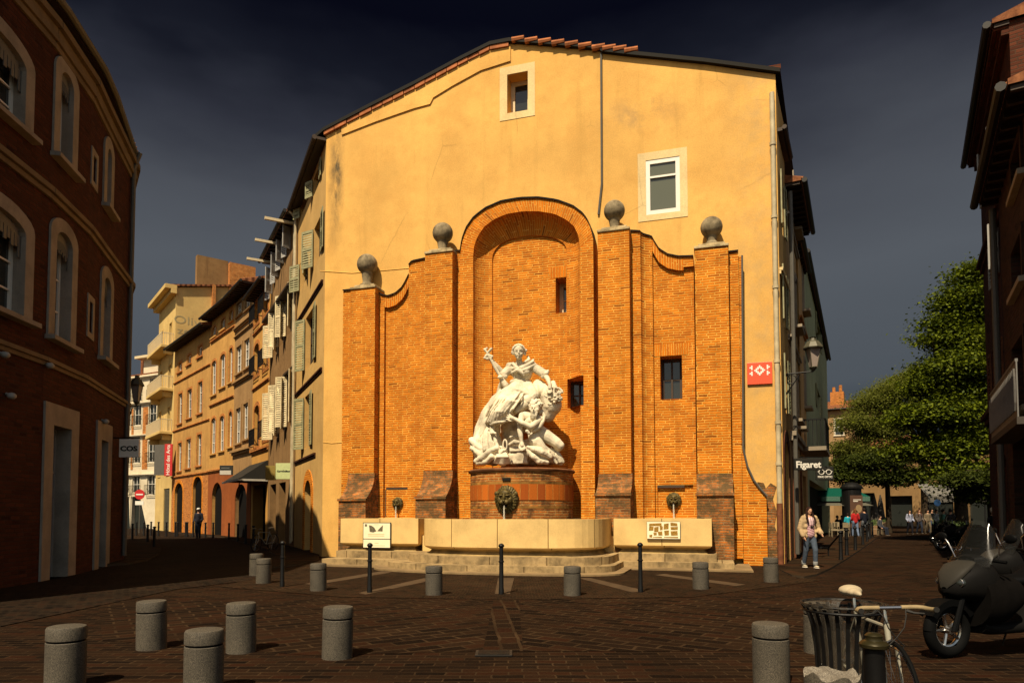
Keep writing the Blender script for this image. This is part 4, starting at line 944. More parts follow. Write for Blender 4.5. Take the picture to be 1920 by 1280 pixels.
def bld(name, label, fr, eave_px, mat, wins, depth=7, H=None, ov=.5, roofk=True, courses=(), base=None, holes=(), course_mat='brickf', shop=None):
    root = thing(name, label, 'building', fr.A, fr.ang)
    H = H or fr.loc(*eave_px, ov)[1]
    facade(root, fr, H, mat, wins, depth, holes_extra=holes)
    if roofk: roof(root, fr.L, H, depth, ov, .3)
    for z, h, p in courses: cornice(root, 0.01, fr.L - .01, z, h, p, course_mat, 'string_course')
    return root, H
def wb(fr, L, near='R', **k):
    out = []
    for q in L:
        r = fr.box(*q, near=near)
        if near == 'L': a = min(max(.3, r[0]), fr.L - 1.0); c = min(fr.L - .3, max(r[1], a + .7)); r = (a, c, r[2], r[3])
        out.append((r, dict(k)))
    return out
# B: shabby house with pale shutters pushed open
fB = Frame(cB, c0); zB = lambda *p: fB.loc(*p)[1]
wB = wb(fB, [(513, 598, 521, 670), (524, 572, 533, 650), (538, 538, 548, 630)], frame='wood_dk', smat='shutter_pale', shut='lr', ang=(38, 25), sw=.66) + \
     wb(fB, [(513, 728, 522, 824), (525, 712, 535, 812), (540, 696, 550, 800)], frame='wood_dk', smat='shutter_pale', shut='lr', ang=(42, 25), sw=.66) + \
     wb(fB, [(507, 505, 512, 560), (517, 478, 523, 530), (527, 455, 533, 505), (539, 420, 546, 480)], frame='wood_dk', smat='shutter_grey', shut='lr', ang=(20, 60), sw=.45)
wB = [w for w in wB]
hs = []
for a, c in ((.7, 2.4), (3.2, 4.9)): hs.append((arc_rect(a, min(c, fB.L - .3), 0, 3.0), .6))
rB, HB = bld('shuttered_house', 'shabby brown house with rows of crooked pale shutters left of the corner building', fB, (548, 376), 'brown_b', wB, holes=hs)
for a, c in ((.7, 2.4), (3.2, 4.9)):
    m = MB(); m.poly(arc_rect(a, c, 0, 3.0), y=.6); m.box(a, c, .5, .56, 0, .5); m.box((a + c) / 2 - .03, (a + c) / 2 + .03, .5, .56, 0, 3); m.build('shopfront', M['black'], rB)
zl_ = (fB.loc(548, 491, .5)[1] + fB.loc(503, 588, .5)[1]) / 2
m = MB(); m.face([(0, -.45, zl_ - .15), (fB.L, -.45, zl_ - .15), (fB.L, 0, zl_ + .15), (0, 0, zl_ + .15)]); m.box(0, fB.L, -.45, 0, zl_ - .23, zl_ - .16); m.build('pent_roof', M['wood_dk'], rB)
for q in ((513, 728, 522, 800), (525, 712, 535, 800), (540, 696, 550, 800)):
    r = fB.box(*q); m = MB(); m.face([(r[0] - .35, -.2, r[3] + .1), (r[1] + .35, -.2, r[3] + .1), (r[1] + .35, 0, r[3] + .3), (r[0] - .35, 0, r[3] + .3)]); m.box(r[0] - .35, r[1] + .35, -.2, 0, r[3] + .03, r[3] + .095); m.build('window_hood', M['wood_dk'], rB)
for k in range(3):
    m = MB(); x = fB.L * (.12 + .4 * k); m.box(x - .06, x + .06, -1.35, .2, HB - .32, HB - .2); m.build('roof_beam', M['cream'], rB)
m = MB(); m.tube([(fB.L - .25, -.1, HB - .3), (fB.L - .25, -.1, .2)], .06, 8); m.build('downpipe', M['pipe'], rB)
# C: orange house with two bays of arched windows
fC = Frame(cC, cB)
kw = dict(rise=.35, trim='brickf', tw=.22, tp=.03, frame='wood_dk', rail=True)
wC = wb(fC, [(477, 560, 486, 610), (494, 545, 503, 592)], **kw) + wb(fC, [(477, 640, 486, 705), (494, 622, 503, 692)], **kw) + wb(fC, [(477, 757, 486, 838), (494, 745, 503, 823)], **kw)
rC, HC = bld('arched_window_house', 'narrow orange house with brick arched windows and iron railings above a black awning', fC, (500, 508), 'orange_c', wC, holes=[(arc_rect(.5, fC.L - .5, 0, 3.1), .6)], courses=[(fC.loc(488, 725)[1], .15, .1), (fC.loc(488, 620)[1], .15, .1), (fC.loc(488, 848)[1], .25, .15)])
m = MB(); m.poly(arc_rect(.5, fC.L - .5, 0, 3.1), y=.6); m.box(.9, 1.0, .5, .58, 0, 3.1); m.build('shopfront', M['black'], rC)
aw = thing('shop_awning', 'black sloping shop awning with pale edge over the arched window house shopfront', 'awning', fC.l2w(fC.L * .5, 0, 3.3), fC.ang)
m = MB(); w = fC.L * .5 + .1; m.face([(-w - .4, -1.5, 0), (w - .1, -1.5, 0), (w - .1, -.02, 1.05), (-w - .4, -.02, 1.05)]); m.face([(w - .1, -1.5, 0), (w - .1, -.02, 0), (w - .1, -.02, 1.05)]); m.face([(-w - .4, -.02, 0), (-w - .4, -1.5, 0), (-w - .4, -.02, 1.05)]); m.build('canopy', M['ink'], aw)
m = MB(); m.box(-w - .4, w - .1, -1.54, -1.5, -.08, 0.02); m.box(w - .1, w - .06, -1.5, -.02, -.08, .02); m.build('edge', M['sign_white'], aw)
# D: taupe house with paired white windows
fD = Frame(cD, cC); kw = dict(frame='white', trim='taupe_d', tw=.18, tp=.05, sill='taupe_d', grid=(2, 3), depth=.12)
wD = wb(fD, [(445, 563, 454, 594), (461, 548, 470, 582)], **dict(kw, grid=(2, 2))) + wb(fD, [(444, 645, 454, 702), (459, 632, 469, 692)], **kw) + wb(fD, [(443, 763, 452, 832), (457, 754, 466, 824)], **kw)
rD, HD = bld('taupe_house', 'grey brown town house with white paned windows in moulded frames and deep cornices', fD, (474, 505), 'taupe_d', wD, depth=9, ov=.7, courses=[(fD.loc(455, 612)[1], .2, .18), (fD.loc(455, 625)[1], .12, .12), (fD.loc(455, 715)[1], .2, .18), (fD.loc(455, 850)[1], .3, .25)], course_mat='taupe_d', holes=[(arc_rect(.8, fD.L - .9, 0, 3.3, 1.0), .2)])
m = MB(); m.poly(arc_rect(.8, fD.L - .9, 0, 3.3, 1.0), y=.2); m.build('shopfront', M['black'], rD)
m = MB(); m.prism([(0.02, 0), (.8, 0)] + [(x, z) for x, z in arc_rect(.8, fD.L - .9, 0, 3.3, 1.0)[2:][::-1]] + [(fD.L - .9, 0), (fD.L - .02, 0), (fD.L - .02, 3.9), (0.02, 3.9)], -.03, .001, back=False); m.build('ground_storey', M['shopred'], rD)
# E
fE = Frame(cE, cD); kw = dict(frame='white', trim='brickf', tw=.16, tp=.02, sill='ochre_e', depth=.15, rise=.25, grid=(2, 3))
wE = wb(fE, [(398, 610, 405, 634), (415, 595, 422, 620), (431, 579, 437, 604)], **dict(kw, grid=(2, 1))) + wb(fE, [(397, 674, 405, 742), (413, 661, 422, 728), (430, 650, 436, 718)], **kw) + wb(fE, [(396, 782, 404, 851), (412, 778, 420, 846), (429, 770, 435, 838)], **kw)
hE = [(arc_rect(1.0, 3.4, 0, 3.6, 1.1), .2)]
rE, HE = bld('ochre_town_house', 'ochre town house with tall arched white windows and a rust red arcaded shopfront', fE, (432, 552), 'ochre_e', wE, depth=9, ov=.7, courses=[(fE.loc(415, 632)[1], .15, .12), (fE.loc(415, 755)[1], .15, .12), (4.3, .2, .15)], holes=hE)
m = MB(); m.poly(hE[0][0], y=.2); m.build('shopfront', M['black'], rE)
ar = arc_rect(1.0, 3.4, 0, 3.6, 1.1); m = MB(); m.prism([(0.02, 0), (1.0, 0)] + ar[2:][::-1] + [(3.4, 0), (fE.L - .02, 0), (fE.L - .02, 4.28), (0.02, 4.28)], -.03, .001, back=False); m.build('ground_storey', M['shopred'], rE)
# F
fF = Frame(cF, cE); kw = dict(frame='white', sill='brickf', depth=.2, grid=(2, 3), trim='brickf', tw=.17, tp=.008)
wF = wb(fF, [(334, 677, 341, 699), (351, 663, 358, 685), (371, 646, 379, 671)], **dict(kw, grid=(2, 1))) + wb(fF, [(334, 736, 341, 795), (351, 728, 359, 785), (371, 714, 379, 776)], **kw) + wb(fF, [(333, 829, 340, 883), (349, 822, 357, 878), (369, 813, 377, 873)], **kw)
xd0, xd1 = fF.loc(328, 950)[0], fF.loc(343, 950)[0]; xe0, xe1 = fF.loc(362, 950)[0], fF.loc(379, 950)[0]
hF = [(arc_rect(max(.2, xd0), xd1, 0, 3.9, .8), .15), (arc_rect(xe0, xe1, 0, 4.2, .9), .15)]
rF, HF = bld('three_bay_house', 'ochre grey three bay house with low attic windows and two brick arched shop doors', fF, (388, 600), 'ochre_f', wF, depth=9, ov=.7, courses=[(fF.loc(358, 705)[1], .14, .1), (fF.loc(358, 800)[1], .14, .1), (fF.loc(358, 893)[1], .2, .14)], holes=hF)
for h in hF: m = MB(); m.poly(h[0], y=.15); m.build('shop_door', M['black'], rF)
zg = fF.loc(358, 893)[1] - .02; m = MB()
ring = [(0.02, 0)] + [p for h in hF for p in ([h[0][0]] + h[0][2:][::-1] + [h[0][1]])] + [(fF.L - .02, 0), (fF.L - .02, zg), (0.02, zg)]
m.prism(ring, -.03, .001, back=False); m.build('ground_storey', M['brickf'], rF)
for h in hF:
    a, c = h[0][0][0], h[0][1][0]; zt = max(p[1] for p in h[0]); m = MB(); m.prism(arc_rect(a - .25, c + .25, .001, zt + .25, 1.05)[0:1] + arc_rect(a - .25, c + .25, .001, zt + .25, 1.05)[1:], -.05, -.03, [arc_rect(a, c, .001, zt, .8)], back=False); m.build('door_surround', M['brick_rad'], rF)
# G: tall yellow building with stone balconies and a blank side gable
gA, gB = P(294, 61.5), P(325, 56.2); fG = Frame(gA, gB)
kw = dict(frame='wood_dk', trim='yellow_g', tw=.15, tp=.04, depth=.2)
rG = thing('balcony_building', 'tall pale yellow corner building with stone balconies and a blank graffitied side wall', 'building', fG.A, fG.ang)
HG = fG.loc(325, 545)[1]
wG = [((x, x + .95, z, z + 2.1), kw) for z in (4.8, 8.4, 12.0, 15.6) for x in (1.0, fG.L - 2.2) if z + 2.3 < HG]
hG = [(arc_rect(fG.L - 3.2, fG.L - .9, 0, 3.6), .2)]
facade(rG, fG, HG, 'yellow_g', wG, 14, holes_extra=hG)
m = MB(); m.poly(hG[0][0], y=.12)
for k in range(30): z = .1 + k * .115; m.box(fG.L - 3.2, fG.L - .9, .06, .115, z, z + .07)
m.build('roller_shutter', M['slat'], rG)
cornice(rG, -.3, fG.L + .3, HG - .6, .7, .9, 'yellow_g')
for z in (8.3, 11.9, 15.5):
    if z + 1 > HG: continue
    m = MB(); m.box(.4, fG.L - .3, -1.0, 0, z - .25, z); m.box(.7, .95, -.7, 0, z - .7, z - .25); m.box(fG.L - .9, fG.L - .65, -.7, 0, z - .7, z - .25); bl = m.build('balcony', M['yellow_g'], rG, bevel=.03)
    m = MB(); m.box(.45, fG.L - .35, -.97, -.92, z + .95, z + 1.02)
    for k in range(26): x = .5 + (fG.L - .95) * k / 25; m.box(x, x + .07, -.97, -.93, z, z + .96)
    for X in (.45, fG.L - .4):
        m.box(X, X + .05, -.95, 0, z + .95, z + 1.02)
        for k in range(6): m.box(X, X + .04, -.9 + k * .16, -.86 + k * .16, z, z + .96)
    m.build('railing', M['cream'], bl)
m = MB(); D = 14
m.face([(-.4, -.6, HG + .1), (fG.L + .25, -.6, HG + .1), (fG.L + .25, D * .5, HG + 1.6), (-.4, D * .5, HG + 1.6)]); m.face([(fG.L + .25, D * .5, HG + 1.6), (fG.L + .25, D, HG + .3), (-.4, D, HG + .3), (-.4, D * .5, HG + 1.6)])
m.face([(fG.L + .25, -.6, HG - .05), (fG.L + .25, D * .5, HG + 1.45), (fG.L + .25, D * .5, HG + 1.6), (fG.L + .25, -.6, HG + .1)]); m.face([(fG.L + .25, D * .5, HG + 1.45), (fG.L + .25, D, HG + .15), (fG.L + .25, D, HG + .3), (fG.L + .25, D * .5, HG + 1.6)])
m.build('roof', M['tiles'], rG)
m = MB(); m.face([(fG.L, 0, HG), (fG.L, D, HG), (fG.L, D * .5, HG + 1.5)]); m.build('side_gable', M['yellow_g'], rG)
def fl2(px, py): # on the side wall plane x = L
    d = ray(px, py); P0 = fG.B; t = (P0 - CP).dot(fG.X) / d.dot(fG.X); w = CP + d * t; return ((w - fG.A).dot(fG.Y), w.z)
y0_, z0_ = fl2(396, 590); y1_, z1_ = fl2(403, 536); m = MB(); m.box(fG.L, fG.L + .35, y0_, y1_, z0_ - 3, z1_); m.build('chimney_flue', M['brickf'], rG)
y0_, z0_ = fl2(371, 518); y1_, z1_ = fl2(430, 490); m = MB(); m.prism([(0, 0), (1, 0), (1, 1), (0, 1)], 0, 1) if False else m.box(fG.L - .9, fG.L - .3, y0_, y1_, z0_ - 1.2, z1_ + .1); m.build('chimney', M['brown_b'], rG)
m = MB(); m.box(fG.L - .5, fG.L + .2, y1_, y1_ + 2.2, z0_ - 1.2, z1_ - .1); m.build('chimney', M['brickf'], rG)
gy, gz = fl2(358, 603); M['graff'] = plain('faded_graffiti', (.36, .29, .14), .9); text_mesh('Olive', .95, M['graff'], rG, (fG.L + .01, gy, gz), PI / 2, 'graffiti', sx=1.3); gy, gz = fl2(352, 622); text_mesh('zo3', .8, M['graff'], rG, (fG.L + .01, gy, gz), PI / 2, 'graffiti', sx=1.4)
# H: cream and brick block closing the street
fH = Frame(P(196, 70), P(306, 66)); rH = thing('cream_apartment_block', 'distant cream stone and brick apartment block with iron balconies closing the left street', 'building', fH.A, fH.ang)
HH = fH.loc(260, 704)[1]; wH = []
xs = [fH.loc(p, 800)[0] for p in (238, 258, 286)]
for zc in (845, 775, 905, 730):
    zz = fH.loc(255, zc)[1]
    for x in xs: wH.append(((x - .55, x + .55, zz - 1.2, zz + .9), dict(frame='white', grid=(2, 2), depth=.15, trim='white_h', tw=.15, tp=.03, rail=True)))
hH = [(arc_rect(fH.loc(236, 960)[0] - .8, fH.loc(236, 960)[0] + .7, 0, 3.6), .4), (arc_rect(fH.loc(262, 960)[0] - 1.3, fH.loc(262, 960)[0] + 1.1, 0, 3.6), .4)]
facade(rH, fH, HH, 'white_h', wH, 10, holes_extra=hH)
for h in hH: m = MB(); m.poly(h[0], y=.4); m.build('shopfront', M['glass'], rH)
for pa_, pb_ in ((268, 278), (247, 251), (228, 231)):
    a, c = fH.loc(pa_, 800)[0], fH.loc(pb_, 800)[0]; m = MB(); m.box(a, c, -.03, .001, fH.loc(255, 880)[1], fH.loc(255, 765)[1]); m.build('brick_panel', M['brickf'], rH)
for zc in (893, 820, 760, 712): cornice(rH, 0, fH.L, fH.loc(255, zc)[1], .25, .3, 'white_h', 'string_course')
m = MB(); m.box(fH.L * .5, fH.L + 2, 1, 7, HH, HH + 1.9); m.build('penthouse', M['white_h'], rH); m = MB(); m.box(fH.L * .5 - .6, fH.L + 2, .4, 7.6, HH + 1.9, HH + 2.15); m.build('flat_roof', M['cream'], rH)
m = MB(); m.box(-.5, fH.L, .3, 10, HH - .01, HH + .25); m.tube([(1.5, 3, HH), (1.5, 3, HH + 3)], .18, 8); m.build('roof', M['tiles'], rH)
# ------------------------------------------------------------------ signs
def sign(name, label, px0, py0, px1, py1, d, mat, rz=0, thick=.08, cat='sign'):
    a, c = at_y(px0, py1, d), at_y(px1, py0, d); t = thing(name, label, cat, ((a.x + c.x) / 2, d, (a.z + c.z) / 2), rz); w, h = (c.x - a.x) / 2, (c.z - a.z) / 2
    m = MB(); m.box(-w, w, -thick / 2, thick / 2, -h, h); m.build('board', mat, t, bevel=.01); return t, w, h
t, w, h = sign('shop_sign', 'square off white hanging sign reading COS on the dark left building', 224, 823, 262, 857, 20.4, M['white'])
text_mesh('COS', .205, M['ink'], t, (0, -.045, -.02), bold=.008, sx=1.25)
m = MB(); m.box(-w - .5, w, -.02, .02, h + .02, h + .06); m.build('bracket', M['iron'], t)
t, w, h = sign('hotel_banner', 'tall red vertical banner reading Hôtel des Arts beside the yellow corner building', 308, 832, 324, 892, 54.5, M['sign_red'])
tx = text_mesh('Hôtel des Arts', .62, M['white'], t, (0, -.045, 0), roll=PI / 2, bold=.006)
sc_ = (2 * h * .94) / max(v.co.z for v in tx.data.vertices) / 2 if True else 1; tx.data.transform(Matrix.Diagonal((min(1.3, sc_), 1, sc_, 1)))
m = MB(); m.box(-w - .8, -w - .0, -.05, .05, -h * .95, h * .95); m.build('side_panel', M['zinc'], t)
t, w, h = sign('green_shop_sign', 'pale green projecting sign in front of the shabby shuttered house', 517, 868, 551, 898, 30.6, M['sign_green'])
tx = text_mesh('CarreGuillaume', .105, M['ink'], t, (0, -.045, 0), bold=.004)
m = MB(); m.box(-w - .45, -w, -.05, .05, -h - .04, h * .7); m.build('side_panel', plain('olive_sign', (.25, .17, .03), .6), t)
t, w, h = sign('dark_shop_sign', 'small dark and cream projecting sign above the rust red arcade', 412, 872, 437, 890, 41.5, M['ink'])
m = MB(); m.box(-w + .02, w - .1, -.045, -.04, -h + .02, -.02); m.build('lower_panel', M['sign_white'], t); m = MB(); m.box(-w + .1, w - .2, -.045, -.04, h * .42, h * .5); m.build('faded_lettering', M['grey_paint'], t)
# ------------------------------------------------------------------ the right-hand street
M['r_beige'] = plaster('beige_render', (.74, .47, .21), (.3, .18, .08), .5, 1.2)
M['r_peach'] = plaster('peach_render', (.72, .42, .17), (.3, .16, .07), .5)
M['r_green'] = plaster('grey_green_render', (.42, .42, .24), (.2, .2, .11), .4)
M['r_stone'] = plaster('grey_stone_front', (.34, .28, .2), (.15, .12, .09), .3)
eR = [tuple(RF.B[:2]), (11.0, 25.95), (12.75, 29.4), (23.5, 50.5)]
f2, f3, f4 = Frame(eR[0], eR[1]), Frame(eR[1], eR[2]), Frame(eR[2], eR[3])
kw = dict(frame='grey_paint', trim='r_stone', tw=.14, tp=.04, sill='r_stone', sd=.3, depth=.2, grid=(2, 3))
w2_ = wb(f2, [(1487, 362, 1490, 440), (1498, 388, 1502, 478), (1487, 520, 1491, 620), (1498, 548, 1502, 642), (1487, 700, 1491, 790), (1498, 716, 1502, 808)], near='L', **kw)
a, c = 1.2, 3.9; zt = 3.1
r2, H2 = bld('beige_street_house', 'beige rendered house with stone silled windows behind the street lantern', f2, (1530, 416), 'r_beige', w2_, depth=8, H=12.25, ov=.5, holes=[(arc_rect(a, c, 0, zt), .6)], courses=[(f2.loc(1497, 505)[1], .18, .12), (f2.loc(1497, 685)[1], .18, .12), (f2.loc(1500, 845)[1], .3, .2)], course_mat='r_stone')
m = MB(); m.poly(arc_rect(a, c, 0, zt), y=.6); m.box(a, c, .1, .14, 0, .5); m.build('shopfront', M['black'], r2)
m = MB(); m.tube([(.15, -.15, H2 - .2), (.15, -.15, .2)], .07, 8); m.build('downpipe', M['zinc'], r2)
for x in (a - .35, c + .1): m = MB(); m.box(x, x + .25, -.06, 0, 0, zt + .3); m.build('shopfront_post', M['rust'], r2)
w3_ = wb(f3, [(1509, 520, 1513, 610), (1509, 680, 1513, 770)], near='L', **kw)
r3_, H3 = bld('peach_street_house', 'narrow peach rendered house with an iron balcony on the right street', f3, (1529, 470), 'r_peach', w3_, depth=8, H=12.0, ov=.15, courses=[(f3.loc(1512, 650)[1], .18, .15)], holes=[(arc_rect(1, f3.L - 1, 0, 3), .5)])
m = MB(); m.poly(arc_rect(1, f3.L - 1, 0, 3), y=.5); m.build('shopfront', M['black'], r3_)
zb = f3.loc(1512, 850)[1]; m = MB(); m.box(-.0, f3.L - .2, -.9, 0, zb - .15, zb); bl = m.build('balcony', M['r_stone'], r3_); m = MB()
for k in range(30): x = .05 + (f3.L - .3) * k / 29; m.box(x, x + .03, -.88, -.85, zb, zb + 1)
for k in range(7): m.box(.02, .05, -.88 + k * .14, -.85 + k * .14, zb, zb + 1)
m.box(0, f3.L - .2, -.9, -.84, zb + 1, zb + 1.05); m.box(0, .06, -.9, 0, zb + 1, zb + 1.05); m.build('railing', M['iron'], bl)
w4_ = wb(f4, [(1530, 590, 1538, 660), (1530, 720, 1538, 780)], near='L', frame='wood_dk', smat='shutter', shut='lr', sw=.4)
r4_, H4 = bld('green_street_house', 'tall grey green narrow house at the far end of the right street row', f4, (1547, 560), 'r_green', w4_, depth=8, H=12.9, ov=.12, holes=[(arc_rect(1, f4.L - 1, 0, 3), .5)])
m = MB(); m.poly(arc_rect(1, f4.L - 1, 0, 3), y=.5); m.build('shopfront', M['black'], r4_)
t, w, h = sign('shop_sign', 'black hanging sign with white serif lettering Figaret on the right street', 1489, 859, 1540, 881, 21.3, M['ink'])
text_mesh('Figaret', .285, M['white'], t, (0, -.045, -.02), bold=.008)
m = MB(); m.box(-w * .6, w * 1.1, -.02, .02, h + .02, h + .05); m.build('bracket', M['iron'], t)
t, w, h = sign('optician_sign', 'square black optician sign with white spectacles outline on the right street', 1530, 874, 1562, 900, 26, M['ink'])
text_mesh('MAX OPTIC', .105, M['white'], t, (0, -.045, -h * .52), bold=.003)
m = MB()
for s_ in (-1, 1):
    n = 18; pts = [(s_ * w * .42 + w * .3 * math.cos(2 * PI * i / n), -.05, h * .18 + w * .27 * math.sin(2 * PI * i / n)) for i in range(n + 1)]; m.tube(pts, .014, 5, caps=False)
    m.tube([(s_ * w * .7, -.05, h * .2), (s_ * w * .84, -.05, h * .24)], .014, 5)
m.tube([(-w * .13, -.05, h * .24), (w * .13, -.05, h * .24)], .014, 5); m.build('spectacles', M['white'], t)
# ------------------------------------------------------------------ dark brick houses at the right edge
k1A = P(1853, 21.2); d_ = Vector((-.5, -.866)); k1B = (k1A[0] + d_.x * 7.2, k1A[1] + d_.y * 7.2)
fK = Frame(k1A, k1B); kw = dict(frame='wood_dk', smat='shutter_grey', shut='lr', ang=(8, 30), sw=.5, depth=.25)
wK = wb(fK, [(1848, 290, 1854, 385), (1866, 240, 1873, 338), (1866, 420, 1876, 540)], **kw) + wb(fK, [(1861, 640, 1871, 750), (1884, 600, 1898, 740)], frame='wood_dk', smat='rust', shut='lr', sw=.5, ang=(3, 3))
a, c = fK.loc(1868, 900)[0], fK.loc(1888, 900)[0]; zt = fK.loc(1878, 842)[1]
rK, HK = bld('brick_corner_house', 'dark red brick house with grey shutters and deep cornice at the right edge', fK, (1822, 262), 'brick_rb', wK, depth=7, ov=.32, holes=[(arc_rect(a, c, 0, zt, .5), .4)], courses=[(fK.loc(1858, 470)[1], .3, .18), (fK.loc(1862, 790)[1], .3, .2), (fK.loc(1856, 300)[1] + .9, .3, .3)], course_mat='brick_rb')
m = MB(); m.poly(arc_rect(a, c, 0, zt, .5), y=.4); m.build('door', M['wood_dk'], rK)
M['rk_slab'] = plain('dark_slab', (.05, .04, .03), .9); M['rk_rail'] = plain('dull_white_ironwork', (.14, .13, .115), .7)  # balcony slab in one even dark tone
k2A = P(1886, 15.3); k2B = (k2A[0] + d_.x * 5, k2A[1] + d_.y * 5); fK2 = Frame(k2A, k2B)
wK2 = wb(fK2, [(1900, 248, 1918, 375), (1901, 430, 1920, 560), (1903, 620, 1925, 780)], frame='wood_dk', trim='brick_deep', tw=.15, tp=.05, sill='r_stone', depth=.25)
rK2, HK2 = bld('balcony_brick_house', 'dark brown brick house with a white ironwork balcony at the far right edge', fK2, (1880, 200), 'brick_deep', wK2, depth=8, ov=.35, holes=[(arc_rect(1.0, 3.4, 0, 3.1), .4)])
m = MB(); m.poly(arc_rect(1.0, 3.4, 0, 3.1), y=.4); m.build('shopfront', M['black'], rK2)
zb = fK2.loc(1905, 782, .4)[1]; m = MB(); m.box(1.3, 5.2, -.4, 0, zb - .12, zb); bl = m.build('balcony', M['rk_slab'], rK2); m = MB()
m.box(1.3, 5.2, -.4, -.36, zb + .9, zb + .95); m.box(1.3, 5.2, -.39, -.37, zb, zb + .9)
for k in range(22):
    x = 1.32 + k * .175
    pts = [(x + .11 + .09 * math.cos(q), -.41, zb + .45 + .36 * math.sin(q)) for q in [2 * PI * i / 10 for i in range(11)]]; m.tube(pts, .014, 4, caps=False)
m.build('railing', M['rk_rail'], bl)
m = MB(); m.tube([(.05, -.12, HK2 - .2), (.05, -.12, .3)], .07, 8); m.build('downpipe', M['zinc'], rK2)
# ------------------------------------------------------------------ far end of the right street
M['r_far'] = plaster('far_peach_render', (.36, .22, .10), (.2, .12, .06), .4)
fX = Frame(P(1530, 88), P(1660, 84)); rX = thing('peach_end_building', 'distant peach building with red chimney closing the right street', 'building', fX.A, fX.ang)
HX = fX.loc(1590, 766)[1]; kw = dict(frame='white', depth=.2, sill='white_h', trim='white_h', tw=.12, tp=.03)
wX = [((x, x + 1.0, z, z + 2.1), kw) for x in (2.2, 4.6, 6.6) for z in (HX - 3.3, HX - 7.2)]
facade(rX, fX, HX, 'r_far', wX, 10); roof(rX, fX.L, HX, 10, .5, .3)
m = MB(); x = fX.loc(1568, 745)[0]; m.box(x - .9, x + .7, 2, 3.4, HX, HX + 2.6); m.tube([(x - .5, 2.6, HX + 2.6), (x - .5, 2.6, HX + 3.3)], .2, 8); m.tube([(x + .3, 2.6, HX + 2.6), (x + .3, 2.6, HX + 3.5)], .2, 8); m.build('chimney', M['brickf'], rX)
M['y_arcade'] = plaster('arcade_render', (.30, .18, .075), (.13, .08, .035), .5)
fY = Frame(P(1560, 80), P(1905, 66)); rY = thing('arcade_building', 'long low ochre building with dark shop openings behind the trees of the square', 'building', fY.A, fY.ang)
hY = []; x = 2.0
while x < fY.L - 3: hY.append((arc_rect(x, x + 2.6, 0, 3.4 + .3 * math.sin(x)), .6)); x += 3.9
facade(rY, fY, 8.5, 'y_arcade', [((2.5 + 3.9 * k, 3.7 + 3.9 * k, 4.9, 7.0), dict(frame='white', depth=.2)) for k in range(int(fY.L / 3.9) - 1)], 10, holes_extra=hY)
for h in hY: m = MB(); m.poly(h[0], y=.6); m.build('shopfront', M['glass'], rY)
roof(rY, fY.L, 8.5, 10, .6, .3)
# ------------------------------------------------------------------ dark curved brick building on the left
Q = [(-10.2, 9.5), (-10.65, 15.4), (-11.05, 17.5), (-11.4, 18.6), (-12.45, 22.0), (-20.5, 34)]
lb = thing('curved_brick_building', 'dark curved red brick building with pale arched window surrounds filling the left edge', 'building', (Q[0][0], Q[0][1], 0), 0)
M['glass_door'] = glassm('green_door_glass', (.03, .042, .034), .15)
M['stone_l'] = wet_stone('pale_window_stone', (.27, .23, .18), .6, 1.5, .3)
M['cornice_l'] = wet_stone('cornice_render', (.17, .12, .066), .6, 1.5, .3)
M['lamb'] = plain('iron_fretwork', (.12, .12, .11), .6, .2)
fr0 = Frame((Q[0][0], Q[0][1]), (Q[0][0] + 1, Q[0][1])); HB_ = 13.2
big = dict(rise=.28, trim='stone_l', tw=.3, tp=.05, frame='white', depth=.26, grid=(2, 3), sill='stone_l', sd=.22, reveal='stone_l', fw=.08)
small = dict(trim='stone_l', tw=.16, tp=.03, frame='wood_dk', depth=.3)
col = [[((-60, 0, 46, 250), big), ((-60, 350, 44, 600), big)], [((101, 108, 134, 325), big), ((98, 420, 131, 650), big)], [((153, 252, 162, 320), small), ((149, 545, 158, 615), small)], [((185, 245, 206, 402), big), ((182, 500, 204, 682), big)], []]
doors = {1: (84, 128), 3: (172, 198)}
